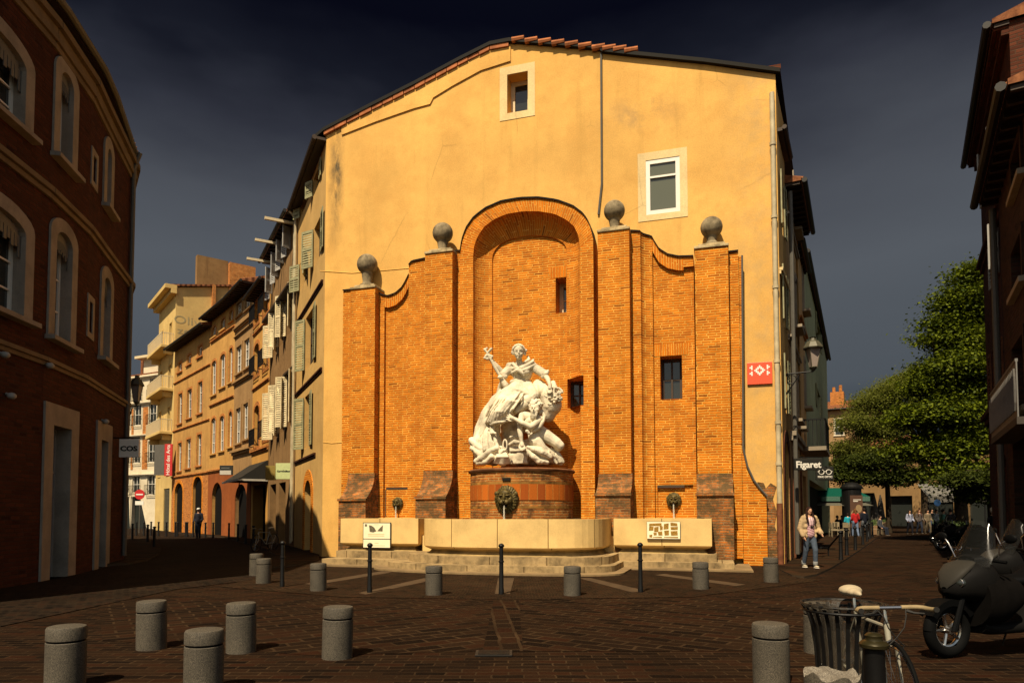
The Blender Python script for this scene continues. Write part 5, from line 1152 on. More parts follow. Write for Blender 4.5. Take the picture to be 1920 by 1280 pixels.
for k in range(5):
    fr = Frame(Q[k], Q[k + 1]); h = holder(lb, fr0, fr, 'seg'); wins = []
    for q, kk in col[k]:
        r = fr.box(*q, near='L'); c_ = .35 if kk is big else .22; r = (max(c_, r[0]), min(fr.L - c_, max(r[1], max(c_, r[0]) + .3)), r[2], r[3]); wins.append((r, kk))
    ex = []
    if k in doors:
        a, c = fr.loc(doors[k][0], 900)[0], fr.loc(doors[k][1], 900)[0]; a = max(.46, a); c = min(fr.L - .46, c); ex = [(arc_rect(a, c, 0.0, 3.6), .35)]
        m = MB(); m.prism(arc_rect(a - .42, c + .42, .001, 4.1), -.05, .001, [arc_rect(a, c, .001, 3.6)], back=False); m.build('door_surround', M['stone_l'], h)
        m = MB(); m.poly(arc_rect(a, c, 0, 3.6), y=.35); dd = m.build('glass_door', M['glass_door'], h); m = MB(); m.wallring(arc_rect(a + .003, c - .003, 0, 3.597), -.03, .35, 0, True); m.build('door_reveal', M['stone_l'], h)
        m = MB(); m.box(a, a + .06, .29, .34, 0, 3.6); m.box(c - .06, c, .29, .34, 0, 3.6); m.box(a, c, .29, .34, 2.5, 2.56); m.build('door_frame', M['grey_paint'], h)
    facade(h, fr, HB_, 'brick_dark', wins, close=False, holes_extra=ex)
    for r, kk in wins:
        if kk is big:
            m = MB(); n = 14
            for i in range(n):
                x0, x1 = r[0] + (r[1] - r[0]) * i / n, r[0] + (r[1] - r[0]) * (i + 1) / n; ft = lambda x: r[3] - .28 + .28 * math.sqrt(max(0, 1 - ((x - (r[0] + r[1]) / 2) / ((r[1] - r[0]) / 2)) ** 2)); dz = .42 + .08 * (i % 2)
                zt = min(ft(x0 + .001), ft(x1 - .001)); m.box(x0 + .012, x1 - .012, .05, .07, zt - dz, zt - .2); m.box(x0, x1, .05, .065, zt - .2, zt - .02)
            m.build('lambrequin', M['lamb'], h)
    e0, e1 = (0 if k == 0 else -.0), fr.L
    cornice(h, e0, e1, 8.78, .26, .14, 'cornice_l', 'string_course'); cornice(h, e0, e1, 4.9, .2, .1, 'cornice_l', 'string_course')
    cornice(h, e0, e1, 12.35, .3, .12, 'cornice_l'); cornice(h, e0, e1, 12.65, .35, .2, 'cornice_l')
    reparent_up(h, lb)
# roof follows the bend
def offs(d):
    out = []
    for i, q in enumerate(Q):
        a, c = Vector(Q[max(0, i - 1)]), Vector(Q[min(len(Q) - 1, i + 1)]); t = (c - a).normalized(); n_ = Vector((t.y, -t.x)); out.append(Vector(q) + n_ * (d * (.3 if i >= 4 and d > 0 else 1)) - Vector(Q[0]))
    return out
e_, b_ = offs(.22), offs(-6); m = MB()
for i in range(len(Q) - 1):
    m.face([(*e_[i], 13.35), (*e_[i + 1], 13.35), (*b_[i + 1], 15.2), (*b_[i], 15.2)][::1]); m.face([(*e_[i], 13.2), (*b_[i], 15.0), (*b_[i + 1], 15.0), (*e_[i + 1], 13.2)], None, 1); m.face([(*e_[i], 13.2), (*e_[i + 1], 13.2), (*e_[i + 1], 13.35), (*e_[i], 13.35)], None, 1)
    m.face([(*b_[i], 0), (*b_[i + 1], 0), (*b_[i + 1], 15.1), (*b_[i], 15.1)], None, 2)
    L = (e_[i + 1] - e_[i]).length; n = int(L / .25)
    for k in range(n):
        p = e_[i].lerp(e_[i + 1], (k + .5) / n); q = b_[i].lerp(b_[i + 1], (k + .5) / n); d_ = (q - p).normalized(); m.tube([(*(p - d_ * .06), 13.36), (*(p + d_ * 2), 13.36 + 2 * .31)], .08, 6)
m.face([(*b_[0], 0), (*e_[0], 0), (*e_[0], 13.2), (*b_[0], 15.1)], None, 2)
m.build('roof', [M['tiles'], M['wood_dk'], M['brick_dark']], lb)
m = MB(); m.tube([(*p, 13.26) for p in offs(.3)], .09, 8); m.build('gutter', M['zinc'], lb)
x_, y_ = Q[4][0] - Q[0][0] + .05, Q[4][1] - Q[0][1] - .35; m = MB(); m.tube([(x_ + .35, y_ + .0, 13.2), (x_ + .16, y_, 12.7), (x_ + .14, y_, .2)], .07, 8); m.build('downpipe', M['zinc'], lb, smooth=True)
for px, py, k in ((8, 665, 0), (92, 685, 1), (197, 790, 3), (20, 742, 0)):
    fr = Frame(Q[k], Q[k + 1]); x, z = fr.loc(px, py, .1); p = fr.l2w(x, -.12, z) - Vector((Q[0][0], Q[0][1], 0)); m = MB(); m.ball(p, .09, 10, sc=(1, 1, .8)); m.tube([p, p + Vector((-.12, 0, .05))], .03, 6); m.build('wall_spotlight', M['grey_paint'], lb, smooth=True)
# ------------------------------------------------------------------ trees
def leafmat(name, c, c2, tr=.25):
    t = NT(name); g = t.n('Attribute'); g.attribute_name = 'tint'; t.l
    col = t.mix(g.outputs['Fac'], c2, c); t.b.inputs['Subsurface Weight'].default_value = 0
    m = t.fin(col, .6, 0, .12)
    tl = t.n('BsdfTranslucent'); t.l(col, tl.inputs[0]); mx = t.n('MixShader'); mx.inputs[0].default_value = tr; t.l(t.b.outputs[0], mx.inputs[1]); t.l(tl.outputs[0], mx.inputs[2]); t.l(mx.outputs[0], t.out.inputs[0]); return m
M['leaf_a'] = leafmat('chestnut_leaves', (.13, .155, .005), (.022, .040, .004))
M['leaf_b'] = leafmat('lime_leaves', (.17, .18, .028), (.08, .092, .014), .5)
M['leaf_c'] = leafmat('dark_leaves', (.05, .062, .006), (.014, .022, .004))
M['bark'] = plain('tree_bark', (.05, .035, .02), .9, 0, .1, .5, 5, .6)
def crown_mesh(blobs, n, size, seed, drop=.0, clump=9, cr=.5):
    rg = np.random.default_rng(seed); W_ = np.array([b[3] ** 2 for b in blobs]); W_ /= W_.sum(); V = []; T = []
    nc = n // clump; bi = rg.choice(len(blobs), nc, p=W_); B_ = np.array(blobs)[bi]
    d = rg.normal(size=(nc, 3)); d /= np.linalg.norm(d, axis=1)[:, None]; d[:, 2] = np.where(d[:, 2] < -.3, -d[:, 2] * .6, d[:, 2])
    r = B_[:, 3:4] * (.55 + .5 * rg.random((nc, 1)) ** .6); cc = B_[:, :3] + d * r * np.array([1, 1, .85])
    cc = np.repeat(cc, clump, 0); m_ = len(cc); nn = np.repeat(d, clump, 0)
    pos = cc + rg.normal(size=(m_, 3)) * np.array([cr, cr, cr * .28]); pos[:, 2] -= drop * rg.random(m_)
    ax = rg.normal(size=(m_, 3)) * .55 + np.array([0, 0, 1.0]) + nn * .4; ax /= np.linalg.norm(ax, axis=1)[:, None]
    t = np.cross(ax, rg.normal(size=(m_, 3))); t /= np.linalg.norm(t, axis=1)[:, None]; bt = np.cross(ax, t)
    s = size * (.6 + .8 * rg.random((m_, 1)))
    q = np.stack([pos - t * s * .5, pos + bt * s * .32 - ax * s * .06, pos + t * s * .55, pos - bt * s * .32 - ax * s * .06], 1).reshape(-1, 3)
    tint = np.repeat(np.clip(np.repeat(rg.random(nc), clump) * .8 + rg.random(m_) * .3, 0, 1), 1)
    me = bpy.data.meshes.new('crown'); me.vertices.add(m_ * 4); me.vertices.foreach_set('co', q.astype(np.float32).ravel()); me.loops.add(m_ * 4); me.loops.foreach_set('vertex_index', np.arange(m_ * 4, dtype=np.int32)); me.polygons.add(m_); me.polygons.foreach_set('loop_start', np.arange(0, m_ * 4, 4, dtype=np.int32)); me.update(calc_edges=True)
    at = me.attributes.new('tint', 'FLOAT', 'FACE'); at.data.foreach_set('value', tint.astype(np.float32)); return me
def tree(name, label, tpx, d, blobs, n, size, mat, seed, group=None, tr=.35, drop=0, cr=.5):
    b0 = at_y(tpx, 900, d); base = Vector((b0.x, d, 0)); t = thing(name, label, 'tree', base, 0, group); rg = random.Random(seed)
    bl = []
    for px, py, r in blobs:
        R_ = r * d / 1280
        for j in (-.5, .45): c = at_y(px, py, d + R_ * 1.1 * j + rg.uniform(-.5, .5)) - base; bl.append((c.x, c.y, c.z, R_ * rg.uniform(.85, 1.05)))
    me = crown_mesh(bl, n, size, seed, drop, cr=cr); me.materials.append(M[mat]); o = bpy.data.objects.new('crown', me); COL.objects.link(o); o.parent = t
    m = MB(); zt = min(b[2] for b in bl) + 1.2; hub = Vector((rg.uniform(-.2, .2), 0, max(2.6, zt))); m.tube([(0, 0, -.05), (.03, 0, .5), (.02, .05, hub.z * .6), hub], [tr * 1.3, tr, tr * .85, tr * .75], 10)
    for b in bl:
        c = Vector(b[:3]); mid = hub.lerp(c, .5) + Vector((rg.uniform(-.4, .4), rg.uniform(-.4, .4), .3)); m.tube([hub, mid, c, c + Vector((rg.uniform(-.5, .5), 0, b[3] * .6))], [tr * .45, tr * .28, tr * .13, .02], 6, caps=False)
    m.build('trunk', M['bark'], t, smooth=True)
tree('chestnut_tree', 'tall dark green chestnut tree rising above the parked scooters beside the right brick house', 1800, 36, [(1838, 520, 34), (1815, 562, 40), (1790, 575, 20), (1845, 590, 48), (1775, 612, 26), (1800, 640, 42), (1750, 640, 16), (1845, 670, 52), (1790, 700, 50), (1745, 730, 34), (1840, 750, 55), (1780, 780, 55), (1725, 790, 34), (1835, 830, 52), (1770, 850, 48), (1715, 850, 30), (1840, 890, 30), (1790, 890, 34)], 110000, .17, 'leaf_a', 3, cr=.55)
tree('lime_tree', 'broad pale olive green lime tree rising over the café square', 1733, 62, [(1735, 712, 34), (1765, 712, 34), (1700, 725, 30), (1720, 730, 38), (1680, 742, 40), (1760, 720, 36), (1640, 762, 38), (1700, 790, 50), (1610, 800, 34), (1760, 790, 45), (1650, 820, 44), (1590, 845, 28), (1625, 860, 34), (1690, 860, 40), (1568, 872, 16)], 110000, .17, 'leaf_b', 5, cr=.6)
tree('small_dark_tree', 'low dark leaved tree beside the poster column at the café terrace', 1664, 50, [(1575, 890, 20), (1600, 900, 26), (1640, 898, 24), (1676, 905, 22), (1705, 895, 24), (1655, 870, 30), (1610, 872, 26)], 24000, .19, 'leaf_c', 9, tr=.2)
tree('dark_round_tree', 'low dark tree partly hidden behind the parked scooters', 1856, 30, [(1850, 915, 24), (1880, 900, 24), (1828, 935, 14), (1810, 905, 22)], 14000, .14, 'leaf_c', 12, tr=.15)
# ------------------------------------------------------------------ bollards
def capsule(b, pts, rs, seg=10):
    b.tube(pts, rs, seg)
    for p, r in zip(pts, rs): b.ball(p, r, seg + 2)
def remesh(o, vox, smooth=3, fac=.5):
    r = o.modifiers.new('remesh', 'REMESH'); r.mode = 'VOXEL'; r.voxel_size = vox; r.use_smooth_shade = True
    if smooth: s_ = o.modifiers.new('smooth', 'SMOOTH'); s_.iterations = smooth; s_.factor = fac
    return o
def bake(o): # apply modifiers so the mesh is real geometry
    dg = bpy.context.evaluated_depsgraph_get(); me = bpy.data.meshes.new_from_object(o.evaluated_get(dg)); o.modifiers.clear(); old = o.data; me.name = old.name; o.data = me; return o
M['granite'] = granite('bollard_granite', (.078, .065, .046))
sb = thing('stone_bollard', '', 'bollard', (0, 0, 0))
m = MB(); m.lathe([(.158, -.02), (.16, .02), (.16, .405), (.155, .41)], 32); m.lathe([(.155, .41), (0, .41)], 32); m.build('shaft', M['granite'], sb, smooth=True)
m = MB(); m.lathe([(.15, .405), (.15, .43)], 32); m.build('groove', M['black'], sb, smooth=True)
m = MB(); m.lathe([(0, .425), (.155, .426), (.16, .43), (.16, .525), (.152, .54), (.135, .545), (0, .547)], 32); m.build('cap', M['granite'], sb, smooth=True)
def gx(px, d): v = at_y(px, 1100, d); return v.x
pos = [(127, 6.15, 'stone bollard with grooved cap at the bottom left corner, cut by the frame'), (284, None, 1215, 'stone bollard second from the left edge of the square, standing behind the corner one'),
       (385, 5.96, 'stone bollard nearest the camera on the left, between two others'), (452, None, 1221, 'stone bollard half hidden behind the near one on the left of the square'),
       (632, None, 1232, 'stone bollard standing alone left of centre in the foreground'), (480, None, 1079, 'small stone bollard behind another at the mouth of the left street'),
       (494, None, 1093, 'stone bollard in front of its twin at the mouth of the left street'), (597, None, 1107, 'stone bollard before the left corner of the fountain steps'),
       (814, None, 1115, 'stone bollard before the left part of the central basin'), (1073, None, 1116, 'stone bollard before the right part of the central basin'),
       (1314, None, 1104, 'stone bollard before the right end of the fountain steps'), (1446, None, 1091, 'stone bollard at the foot of the flared brick corner by the rusty pipe'),
       (1443, 6.25, 'large stone bollard left of the litter bin, cut by the bottom of the frame'), (1536, None, 1222, 'stone bollard seen behind the litter bin ribs')]
for i, q in enumerate(pos):
    if q[1] is None: w = on_z(q[0], q[2]); x, y = w.x, w.y; lab = q[3]
    else: y = q[1]; x = gx(q[0], y); lab = q[2]
    o = sb if i == 0 else copy_tree(sb); o.location = (x, y, 0); o.rotation_euler = (rad(random.uniform(-1, 1)), rad(random.uniform(-1, 1)), random.uniform(0, 6)); tag(o, lab, 'bollard', 'stone bollards round the square')
bb = thing('broken_bollard', 'broken stone bollard with a jagged pale top in front of the litter bin', 'bollard', (gx(1556, 4.25), 4.25, 0))
m = MB(); n = 40; hz = [.555 + .02 * math.sin(i * .9) + random.uniform(-.008, .008) for i in range(n)]; P2 = [(.162 * math.cos(2 * PI * i / n), .162 * math.sin(2 * PI * i / n)) for i in range(n)]
for i in range(n): j = (i + 1) % n; m.face([(*P2[i], -.02), (*P2[j], -.02), (*P2[j], hz[j]), (*P2[i], hz[i])])
m.build('shaft', M['granite'], bb, smooth=True)
m = MB()
def bz(x, y): return .56 + .035 * (noise.noise(Vector((x * 14, y * 14, 1)))) + .03 * noise.noise(Vector((x * 5, y * 5, 7)))
R_ = 7
for a in range(R_):
    for i in range(n):
        j = (i + 1) % n; f0, f1 = a / R_, (a + 1) / R_
        def pt(f, k): x, y = P2[k][0] * f, P2[k][1] * f; return (x, y, bz(x, y) * (1 - f ** 6) + hz[k] * f ** 6)
        q = [pt(f0, i), pt(f1, i), pt(f1, j), pt(f0, j)]; m.face(q if a else q[:3] if False else [q[0], q[1], q[2]])
m.build('broken_top', granite('fresh_granite', (.17, .145, .11)), bb)
pb = thing('post_bollard', '', 'bollard', (0, 0, 0))
m = MB(); m.lathe([(.052, -.02), (.05, .1), (.044, .13), (.04, .6), (.037, .9)], 16); m.build('post', M['iron'], pb, smooth=True)
m = MB(); m.lathe([(.037, .60), (.054, .61), (.054, .63), (.037, .64)], 16); m.build('collar', M['iron'], pb, smooth=True)
m = MB(); m.lathe([(.037, .885), (.056, .905), (.058, .92), (.045, .945), (.02, .962), (0, .965)], 16); m.build('cap', M['iron'], pb, smooth=True)
first = True
FR = [(529, 1100, 'slim black iron post bollard near the left street corner, left of the fountain'), (693, 1111, 'slim black iron post bollard in front of the information board'), (940, 1114, 'slim black iron post bollard before the middle of the fountain'), (1201, 1110, 'slim black iron post bollard left of the map plaque')]
RS = [(1577, 1052), (1588, 1043), (1604, 1033), (1618, 1022), (1626, 1016.5), (1631, 1012), (1636, 1008)]
LS = [(474.7, 1023.3), (460.6, 1019.4), (445.8, 1015), (429, 1011), (399.4, 1008.4), (385, 1007.6), (362, 1007), (351, 1006), (348, 1005.6), (332.6, 1005.6), (328.7, 1005.4), (311.8, 1005), (297, 1004.6)]
LL = [(288.8, 1027.6), (276.5, 1018), (248, 1013.4), (226.5, 1012), (255.7, 1003.8), (269.6, 1003.8), (283, 1003.8)]
ordn = ['first', 'second', 'third', 'fourth', 'fifth', 'sixth', 'seventh', 'eighth', 'ninth', 'tenth', 'eleventh', 'twelfth', 'thirteenth']
todo = [(x, y, l, 'slim iron posts before the fountain', 1) for x, y, l in FR]
todo += [(x, y, 'black iron post, %s from the near end of the row along the right street' % ordn[i], 'iron posts along the right street', 1) for i, (x, y) in enumerate(RS)]
todo += [(x, y, 'black iron post, %s from the near end of the row before the left street houses' % ordn[i], 'iron posts along the left street houses', 1.0) for i, (x, y) in enumerate(LS)]
todo += [(x, y, 'black iron post on the left footway curve, %s counted from the kerb corner' % ordn[i], 'iron posts on the left footway', 1.0) for i, (x, y) in enumerate(LL)]
for i, (x, y, l, g, s_) in enumerate(todo):
    o = pb if i == 0 else copy_tree(pb); w = on_z(x, y); k = 1.35 if i > 3 else 1; o.location = (w.x, w.y, 0); o.scale = (k, k, 1); tag(o, l, 'bollard', g)
# handrail by the right street posts
w0, w1_, w2_ = at_y(1539, 1026, 22.6), at_y(1553, 1026, 23.3), at_y(1575, 1001, 21.9)
hrl = thing('handrail', 'black cranked iron handrail reaching from the shops to the first right street post', 'handrail', (w1_.x, w1_.y, 0)); m = MB(); m.tube([w0 - Vector((w1_.x, w1_.y, 0)), w1_ - Vector((w1_.x, w1_.y, 0)), w2_ - Vector((w1_.x, w1_.y, 0))], .03, 8); m.tube([(0, 0, w1_.z), (0, 0, 0)], .025, 8); m.build('rail', M['iron'], hrl)
# thick cast iron bollard
cb_ = thing('cast_iron_bollard', 'thick black cast iron bollard with a flanged bronze green cap beside the bicycle', 'bollard', (gx(1636, 4.5), 4.5, 0))
m = MB(); m.lathe([(.085, -.02), (.08, .1), (.066, .16), (.064, .66), (.07, .68)], 24); m.build('shaft', M['iron'], cb_, smooth=True)
m = MB(); m.lathe([(.066, .655), (.088, .67), (.09, .69), (.078, .705), (.055, .715), (.05, .73), (.055, .745), (.04, .76), (0, .765)], 24); m.build('cap', plain('dark_bronze_cap', (.035, .028, .01), .35, .5), cb_, smooth=True)
# ------------------------------------------------------------------ litter bin
bx, by = gx(1580, 5.35), 5.35; lbn = thing('litter_bin', 'black iron litter bin of flaring vertical ribs holding a clear plastic bag', 'litter bin', (bx, by, 0))
HR_ = .835; rt = .30
m = MB()
for z, r in ((HR_, rt), (HR_ - .045, rt - .012), (.12, .2)): m.tube([(r * math.cos(a), r * math.sin(a), z) for a in [2 * PI * i / 40 for i in range(41)]], .011, 8, caps=False)
m.islands('ring', M['iron'], lbn, smooth=True)
for i in range(22):
    a = 2 * PI * i / 22 + .1; c_, s_ = math.cos(a), math.sin(a); m = MB(); pr = [(.195, .1), (.2, .3), (.21, .5), (.235, .68), (.27, .78), (.296, .815)]
    for (r0, z0), (r1, z1) in zip(pr, pr[1:]):
        t = Vector((-s_, c_, 0)) * .014; p, q = Vector((r0 * c_, r0 * s_, z0)), Vector((r1 * c_, r1 * s_, z1)); n_ = Vector((c_, s_, 0)) * .004
        m.face([p - t + n_, p + t + n_, q + t + n_, q - t + n_]); m.face([p + t - n_, p - t - n_, q - t - n_, q + t - n_]); m.face([p + t + n_, p + t - n_, q + t - n_, q + t + n_]); m.face([p - t - n_, p - t + n_, q - t + n_, q - t - n_])
    m.build('rib', M['iron'], lbn)
def bagm():
    t = NT('clear_bag'); t.bump(t.noise(t.mapv(t.obj(), (1, 1, .3)), 14, 4), .9, .03); t.b.inputs['Alpha'].default_value = .42; return t.fin((.05, .04, .028), .45, 0, .2)
M['bag'] = bagm()
m = MB(); n = 60; prof = [(.17, .1), (.185, .3), (.19, .5), (.205, .65), (.25, .77), (.283, .825), (.292, .842), (.309, .846), (.314, .83)]
for (r0, z0), (r1, z1) in zip(prof, prof[1:]):
    for i in range(n):
        f = lambda r, k: r * (1 + .018 * math.sin(k * 1.9) + .012 * math.sin(k * 4.3 + 1)); a0, a1 = 2 * PI * i / n, 2 * PI * (i + 1) / n; i2 = (i + 1) % n
        m.face([(f(r0, i) * math.cos(a0), f(r0, i) * math.sin(a0), z0), (f(r0, i2) * math.cos(a1), f(r0, i2) * math.sin(a1), z0), (f(r1, i2) * math.cos(a1), f(r1, i2) * math.sin(a1), z1), (f(r1, i) * math.cos(a0), f(r1, i) * math.sin(a0), z1)])
m.build('bag', M['bag'], lbn, smooth=True)
m = MB(); m.lathe([(0, .1), (.2, .1), (.2, .13), (0, .14)], 24); m.lathe([(.03, -.0), (.03, .1)], 12); m.build('base', M['iron'], lbn)
# ------------------------------------------------------------------ bicycle
M['tyre'] = plain('rubber', (.0022, .0022, .002), .8, 0, .1); M['chrome'] = plain('chrome', (.5, .48, .45), .2, .95); M['bikewhite'] = plain('white_bike_paint', (.26, .24, .18), .4, 0, .5, .05); M['tape'] = plain('cream_bar_tape', (.27, .2, .1), .7, 0, .3, .2, 20); M['saddlew'] = plain('cream_saddle', (.42, .34, .22), .5, 0, .3, .1)
bk = thing('bicycle', 'white racing bicycle with cream taped drop bars and cream saddle beside the litter bin', 'bicycle', (0, 0, 0))
def wheel(parent, r=.34, tr=.014, spokes=28, Mx=None, name='wheel'):
    w = MB(); w.tube([(r * math.cos(a), 0, r * math.sin(a)) for a in [2 * PI * i / 40 for i in range(41)]], tr, 8, caps=False)
    if Mx: w.xf(Mx)
    o = w.build(name, M['tyre'], parent, smooth=True)
    q = MB(); q.tube([((r - .025) * math.cos(a), 0, (r - .025) * math.sin(a)) for a in [2 * PI * i / 40 for i in range(41)]], .010, 6, caps=False)
    if Mx: q.xf(Mx)
    q.build('rim', M['chrome'], o, smooth=True)
    q = MB()
    for i in range(spokes):
        a = 2 * PI * i / spokes; s_ = 1 if i % 2 else -1; q.tube([(.02 * math.cos(a + s_ * 1.2), .03 * s_, .02 * math.sin(a + s_ * 1.2)), ((r - .03) * math.cos(a), 0, (r - .03) * math.sin(a))], .0016, 4, caps=False)
    q.tube([(0, -.05, 0), (0, .05, 0)], .018, 8)
    if Mx: q.xf(Mx)
    q.build('spokes', M['chrome'], o)
    return o
hA = Vector((.50, 0, .80)); hB2 = Vector((.53, 0, .68)); bbk = Vector((0, 0, .27)); rax = Vector((-.42, 0, .34)); sT = Vector((-.17, 0, .80)); fax = Vector((.60, 0, .34))
STM = Matrix.Translation(hB2) @ Matrix.Rotation(rad(4), 4, 'Z') @ Matrix.Translation(-hB2)
m = MB()
for a, c, r in ((hA - Vector((0.006, 0, .03)), sT - Vector((0, 0, .05)), .014), (hB2, bbk, .016), (bbk, sT, .014)): m.tube([a, c], r, 8)
for s_ in (-1, 1): m.tube([bbk + Vector((0, .03 * s_, 0)), rax + Vector((0, .06 * s_, 0))], .009, 6); m.tube([sT - Vector((0, 0, .05)), rax + Vector((0, .06 * s_, 0))], .008, 6)
m.tube([hB2, hA], .019, 10); m.build('frame', M['bikewhite'], bk, smooth=True)
m = MB()
for s_ in (-1, 1): m.tube([hB2 - Vector((0, 0, .01)), hB2 + Vector((.005, .045 * s_, -.03)), Vector((.565, .05 * s_, .45)), fax + Vector((0, .05 * s_, 0))], [.013, .013, .010, .008], 8)
m.xf(STM); m.build('fork', M['bikewhite'], bk, smooth=True)
wheel(bk, Mx=STM @ Matrix.Translation(fax)); wheel(bk, Mx=Matrix.Translation(rax))
m = MB(); m.tube([hA, hA + Vector((-.01, 0, .10)), hA + Vector((.08, 0, .11))], .013, 8); m.xf(STM); m.build('stem', M['chrome'], bk, smooth=True)
hbc = hA + Vector((.08, 0, .11)); hb = MB(); hb.tube([hbc + Vector((0, -.08, 0)), hbc + Vector((0, .08, 0))], .013, 8); hb.xf(STM); hbo = hb.build('handlebar', M['chrome'], bk, smooth=True)
for s_ in (-1, 1):
    q = MB(); q.tube([hbc + Vector(p) for p in ((0, .07 * s_, 0), (0, .17 * s_, 0), (.012, .205 * s_, -.003), (.045, .225 * s_, -.008), (.10, .23 * s_, -.005), (.13, .232 * s_, .0))], .016, 10); q.xf(STM); q.build('bar_tape', M['tape'], hbo, smooth=True)
    q = MB(); q.tube([hbc + Vector((.128, .232 * s_, 0)), hbc + Vector((.136, .232 * s_, .0))], .018, 12); q.xf(STM); q.build('bar_end', M['ironmatte'], hbo, smooth=True)
    q = MB(); q.tube([hbc + Vector((.02, .10 * s_, -.02)), hbc + Vector((.05, .13 * s_, -.03)), hbc + Vector((.06, .19 * s_, -.035))], [.012, .008, .006], 8); q.xf(STM); q.build('brake_lever', M['ironmatte'], hbo, smooth=True)
    q = MB(); q.tube([hbc + Vector(p) for p in ((.02, .09 * s_, -.01), (.07, .07 * s_, -.05), (.08, .05 * s_, -.12), (.07, -.0 * s_, -.19), (.06, -.05 * s_, -.24), (.05, -.03 * s_, -.30))], .004, 6); q.xf(STM); q.build('cable', M['ironmatte'], hbo)
m = MB(); m.tube([hB2 + Vector((.03, -.05, -.02)), hB2 + Vector((.05, 0, .02)), hB2 + Vector((.03, .05, -.02))], .008, 6); m.tube([hB2 + Vector((.05, 0, -.02)), hB2 + Vector((.055, 0, .04))], .006, 6); m.xf(STM); m.build('brake', M['chrome'], bk)
m = MB(); m.tube([(.33 * math.cos(a), .0, .33 * math.sin(a)) for a in []] or [sT - Vector((0, 0, .06)), sT + Vector((-.02, 0, .08))], .013, 8); m.build('seat_post', M['chrome'], bk)
m = MB(); m.ball((-.27, 0, .93), 1, 18, sc=(.11, .085, .045)); m.ball((-.13, 0, .925), 1, 14, sc=(.12, .03, .028)); m.ball((-.2, 0, .925), 1, 14, sc=(.12, .055, .035)); so = m.build('saddle', M['saddlew'], bk, smooth=True); remesh(so, .008); bake(so); so.data.materials.clear(); so.data.materials.append(M['saddlew'])
m = MB(); m.lathe([(.0, -.003), (.09, -.003), (.09, .003), (0, .003)], 24, M=Matrix.Translation((0, -.06, .27)) @ Matrix.Rotation(PI / 2, 4, 'X'))
for s_ in (-1, 1): m.tube([(0, .06 * s_, .27), (.02 * s_, .08 * s_, .27 - .16 * s_)], .008, 6); m.box(.02 * s_ - .04, .02 * s_ + .04, .08 * s_ if s_ > 0 else -.16, .16 if s_ > 0 else -.08, .27 - .16 * s_ - .01, .27 - .16 * s_ + .01)
m.build('crankset', M['chrome'], bk)
ba = math.atan2(-.6, -.11); hp_ = Matrix.Rotation(ba, 3, 'Z') @ (STM.to_3x3() @ (hbc - hB2) + hB2); tgt = Vector((gx(1677, 4.6), 4.6, 0)); bk.location = (tgt.x - hp_.x, tgt.y - hp_.y, 0); bk.rotation_euler = (rad(2), 0, ba)
# ------------------------------------------------------------------ scooters
M['sc_grey'] = plain('scooter_grey_paint', (.0055, .005, .0045), .6, .0, .05, .1); M['sc_pale'] = plain('scooter_pale_paint', (.028, .025, .02), .6, .0, .08, .05); M['sc_blk'] = plain('scooter_black_plastic', (.002, .002, .002), .6, 0, .08); M['sc_cover'] = plain('scooter_apron_cloth', (.005, .0042, .0036), .9, 0, .03, .3, 6)
def screenm():
    t = NT('smoked_screen'); t.b.inputs['Alpha'].default_value = .2; return t.fin((.03, .03, .027), .12, 0, .3)
M['screen'] = screenm()
def sections(b, secs, n=20, p=2.6, mi=0): # secs: (x, zc, half height, half width)
    rings = []
    for x, zc, hh, hw in secs: rings.append([(x, hw * math.copysign(abs(math.cos(a)) ** (2 / p), math.cos(a)), zc + hh * math.copysign(abs(math.sin(a)) ** (2 / p), math.sin(a))) for a in [2 * PI * i / n for i in range(n)]])
    for r0, r1 in zip(rings, rings[1:]):
        for i in range(n): j = (i + 1) % n; b.face([r0[i], r0[j], r1[j], r1[i]], None, mi)
    b.face(rings[0][::-1], None, mi); b.face(rings[-1], None, mi)
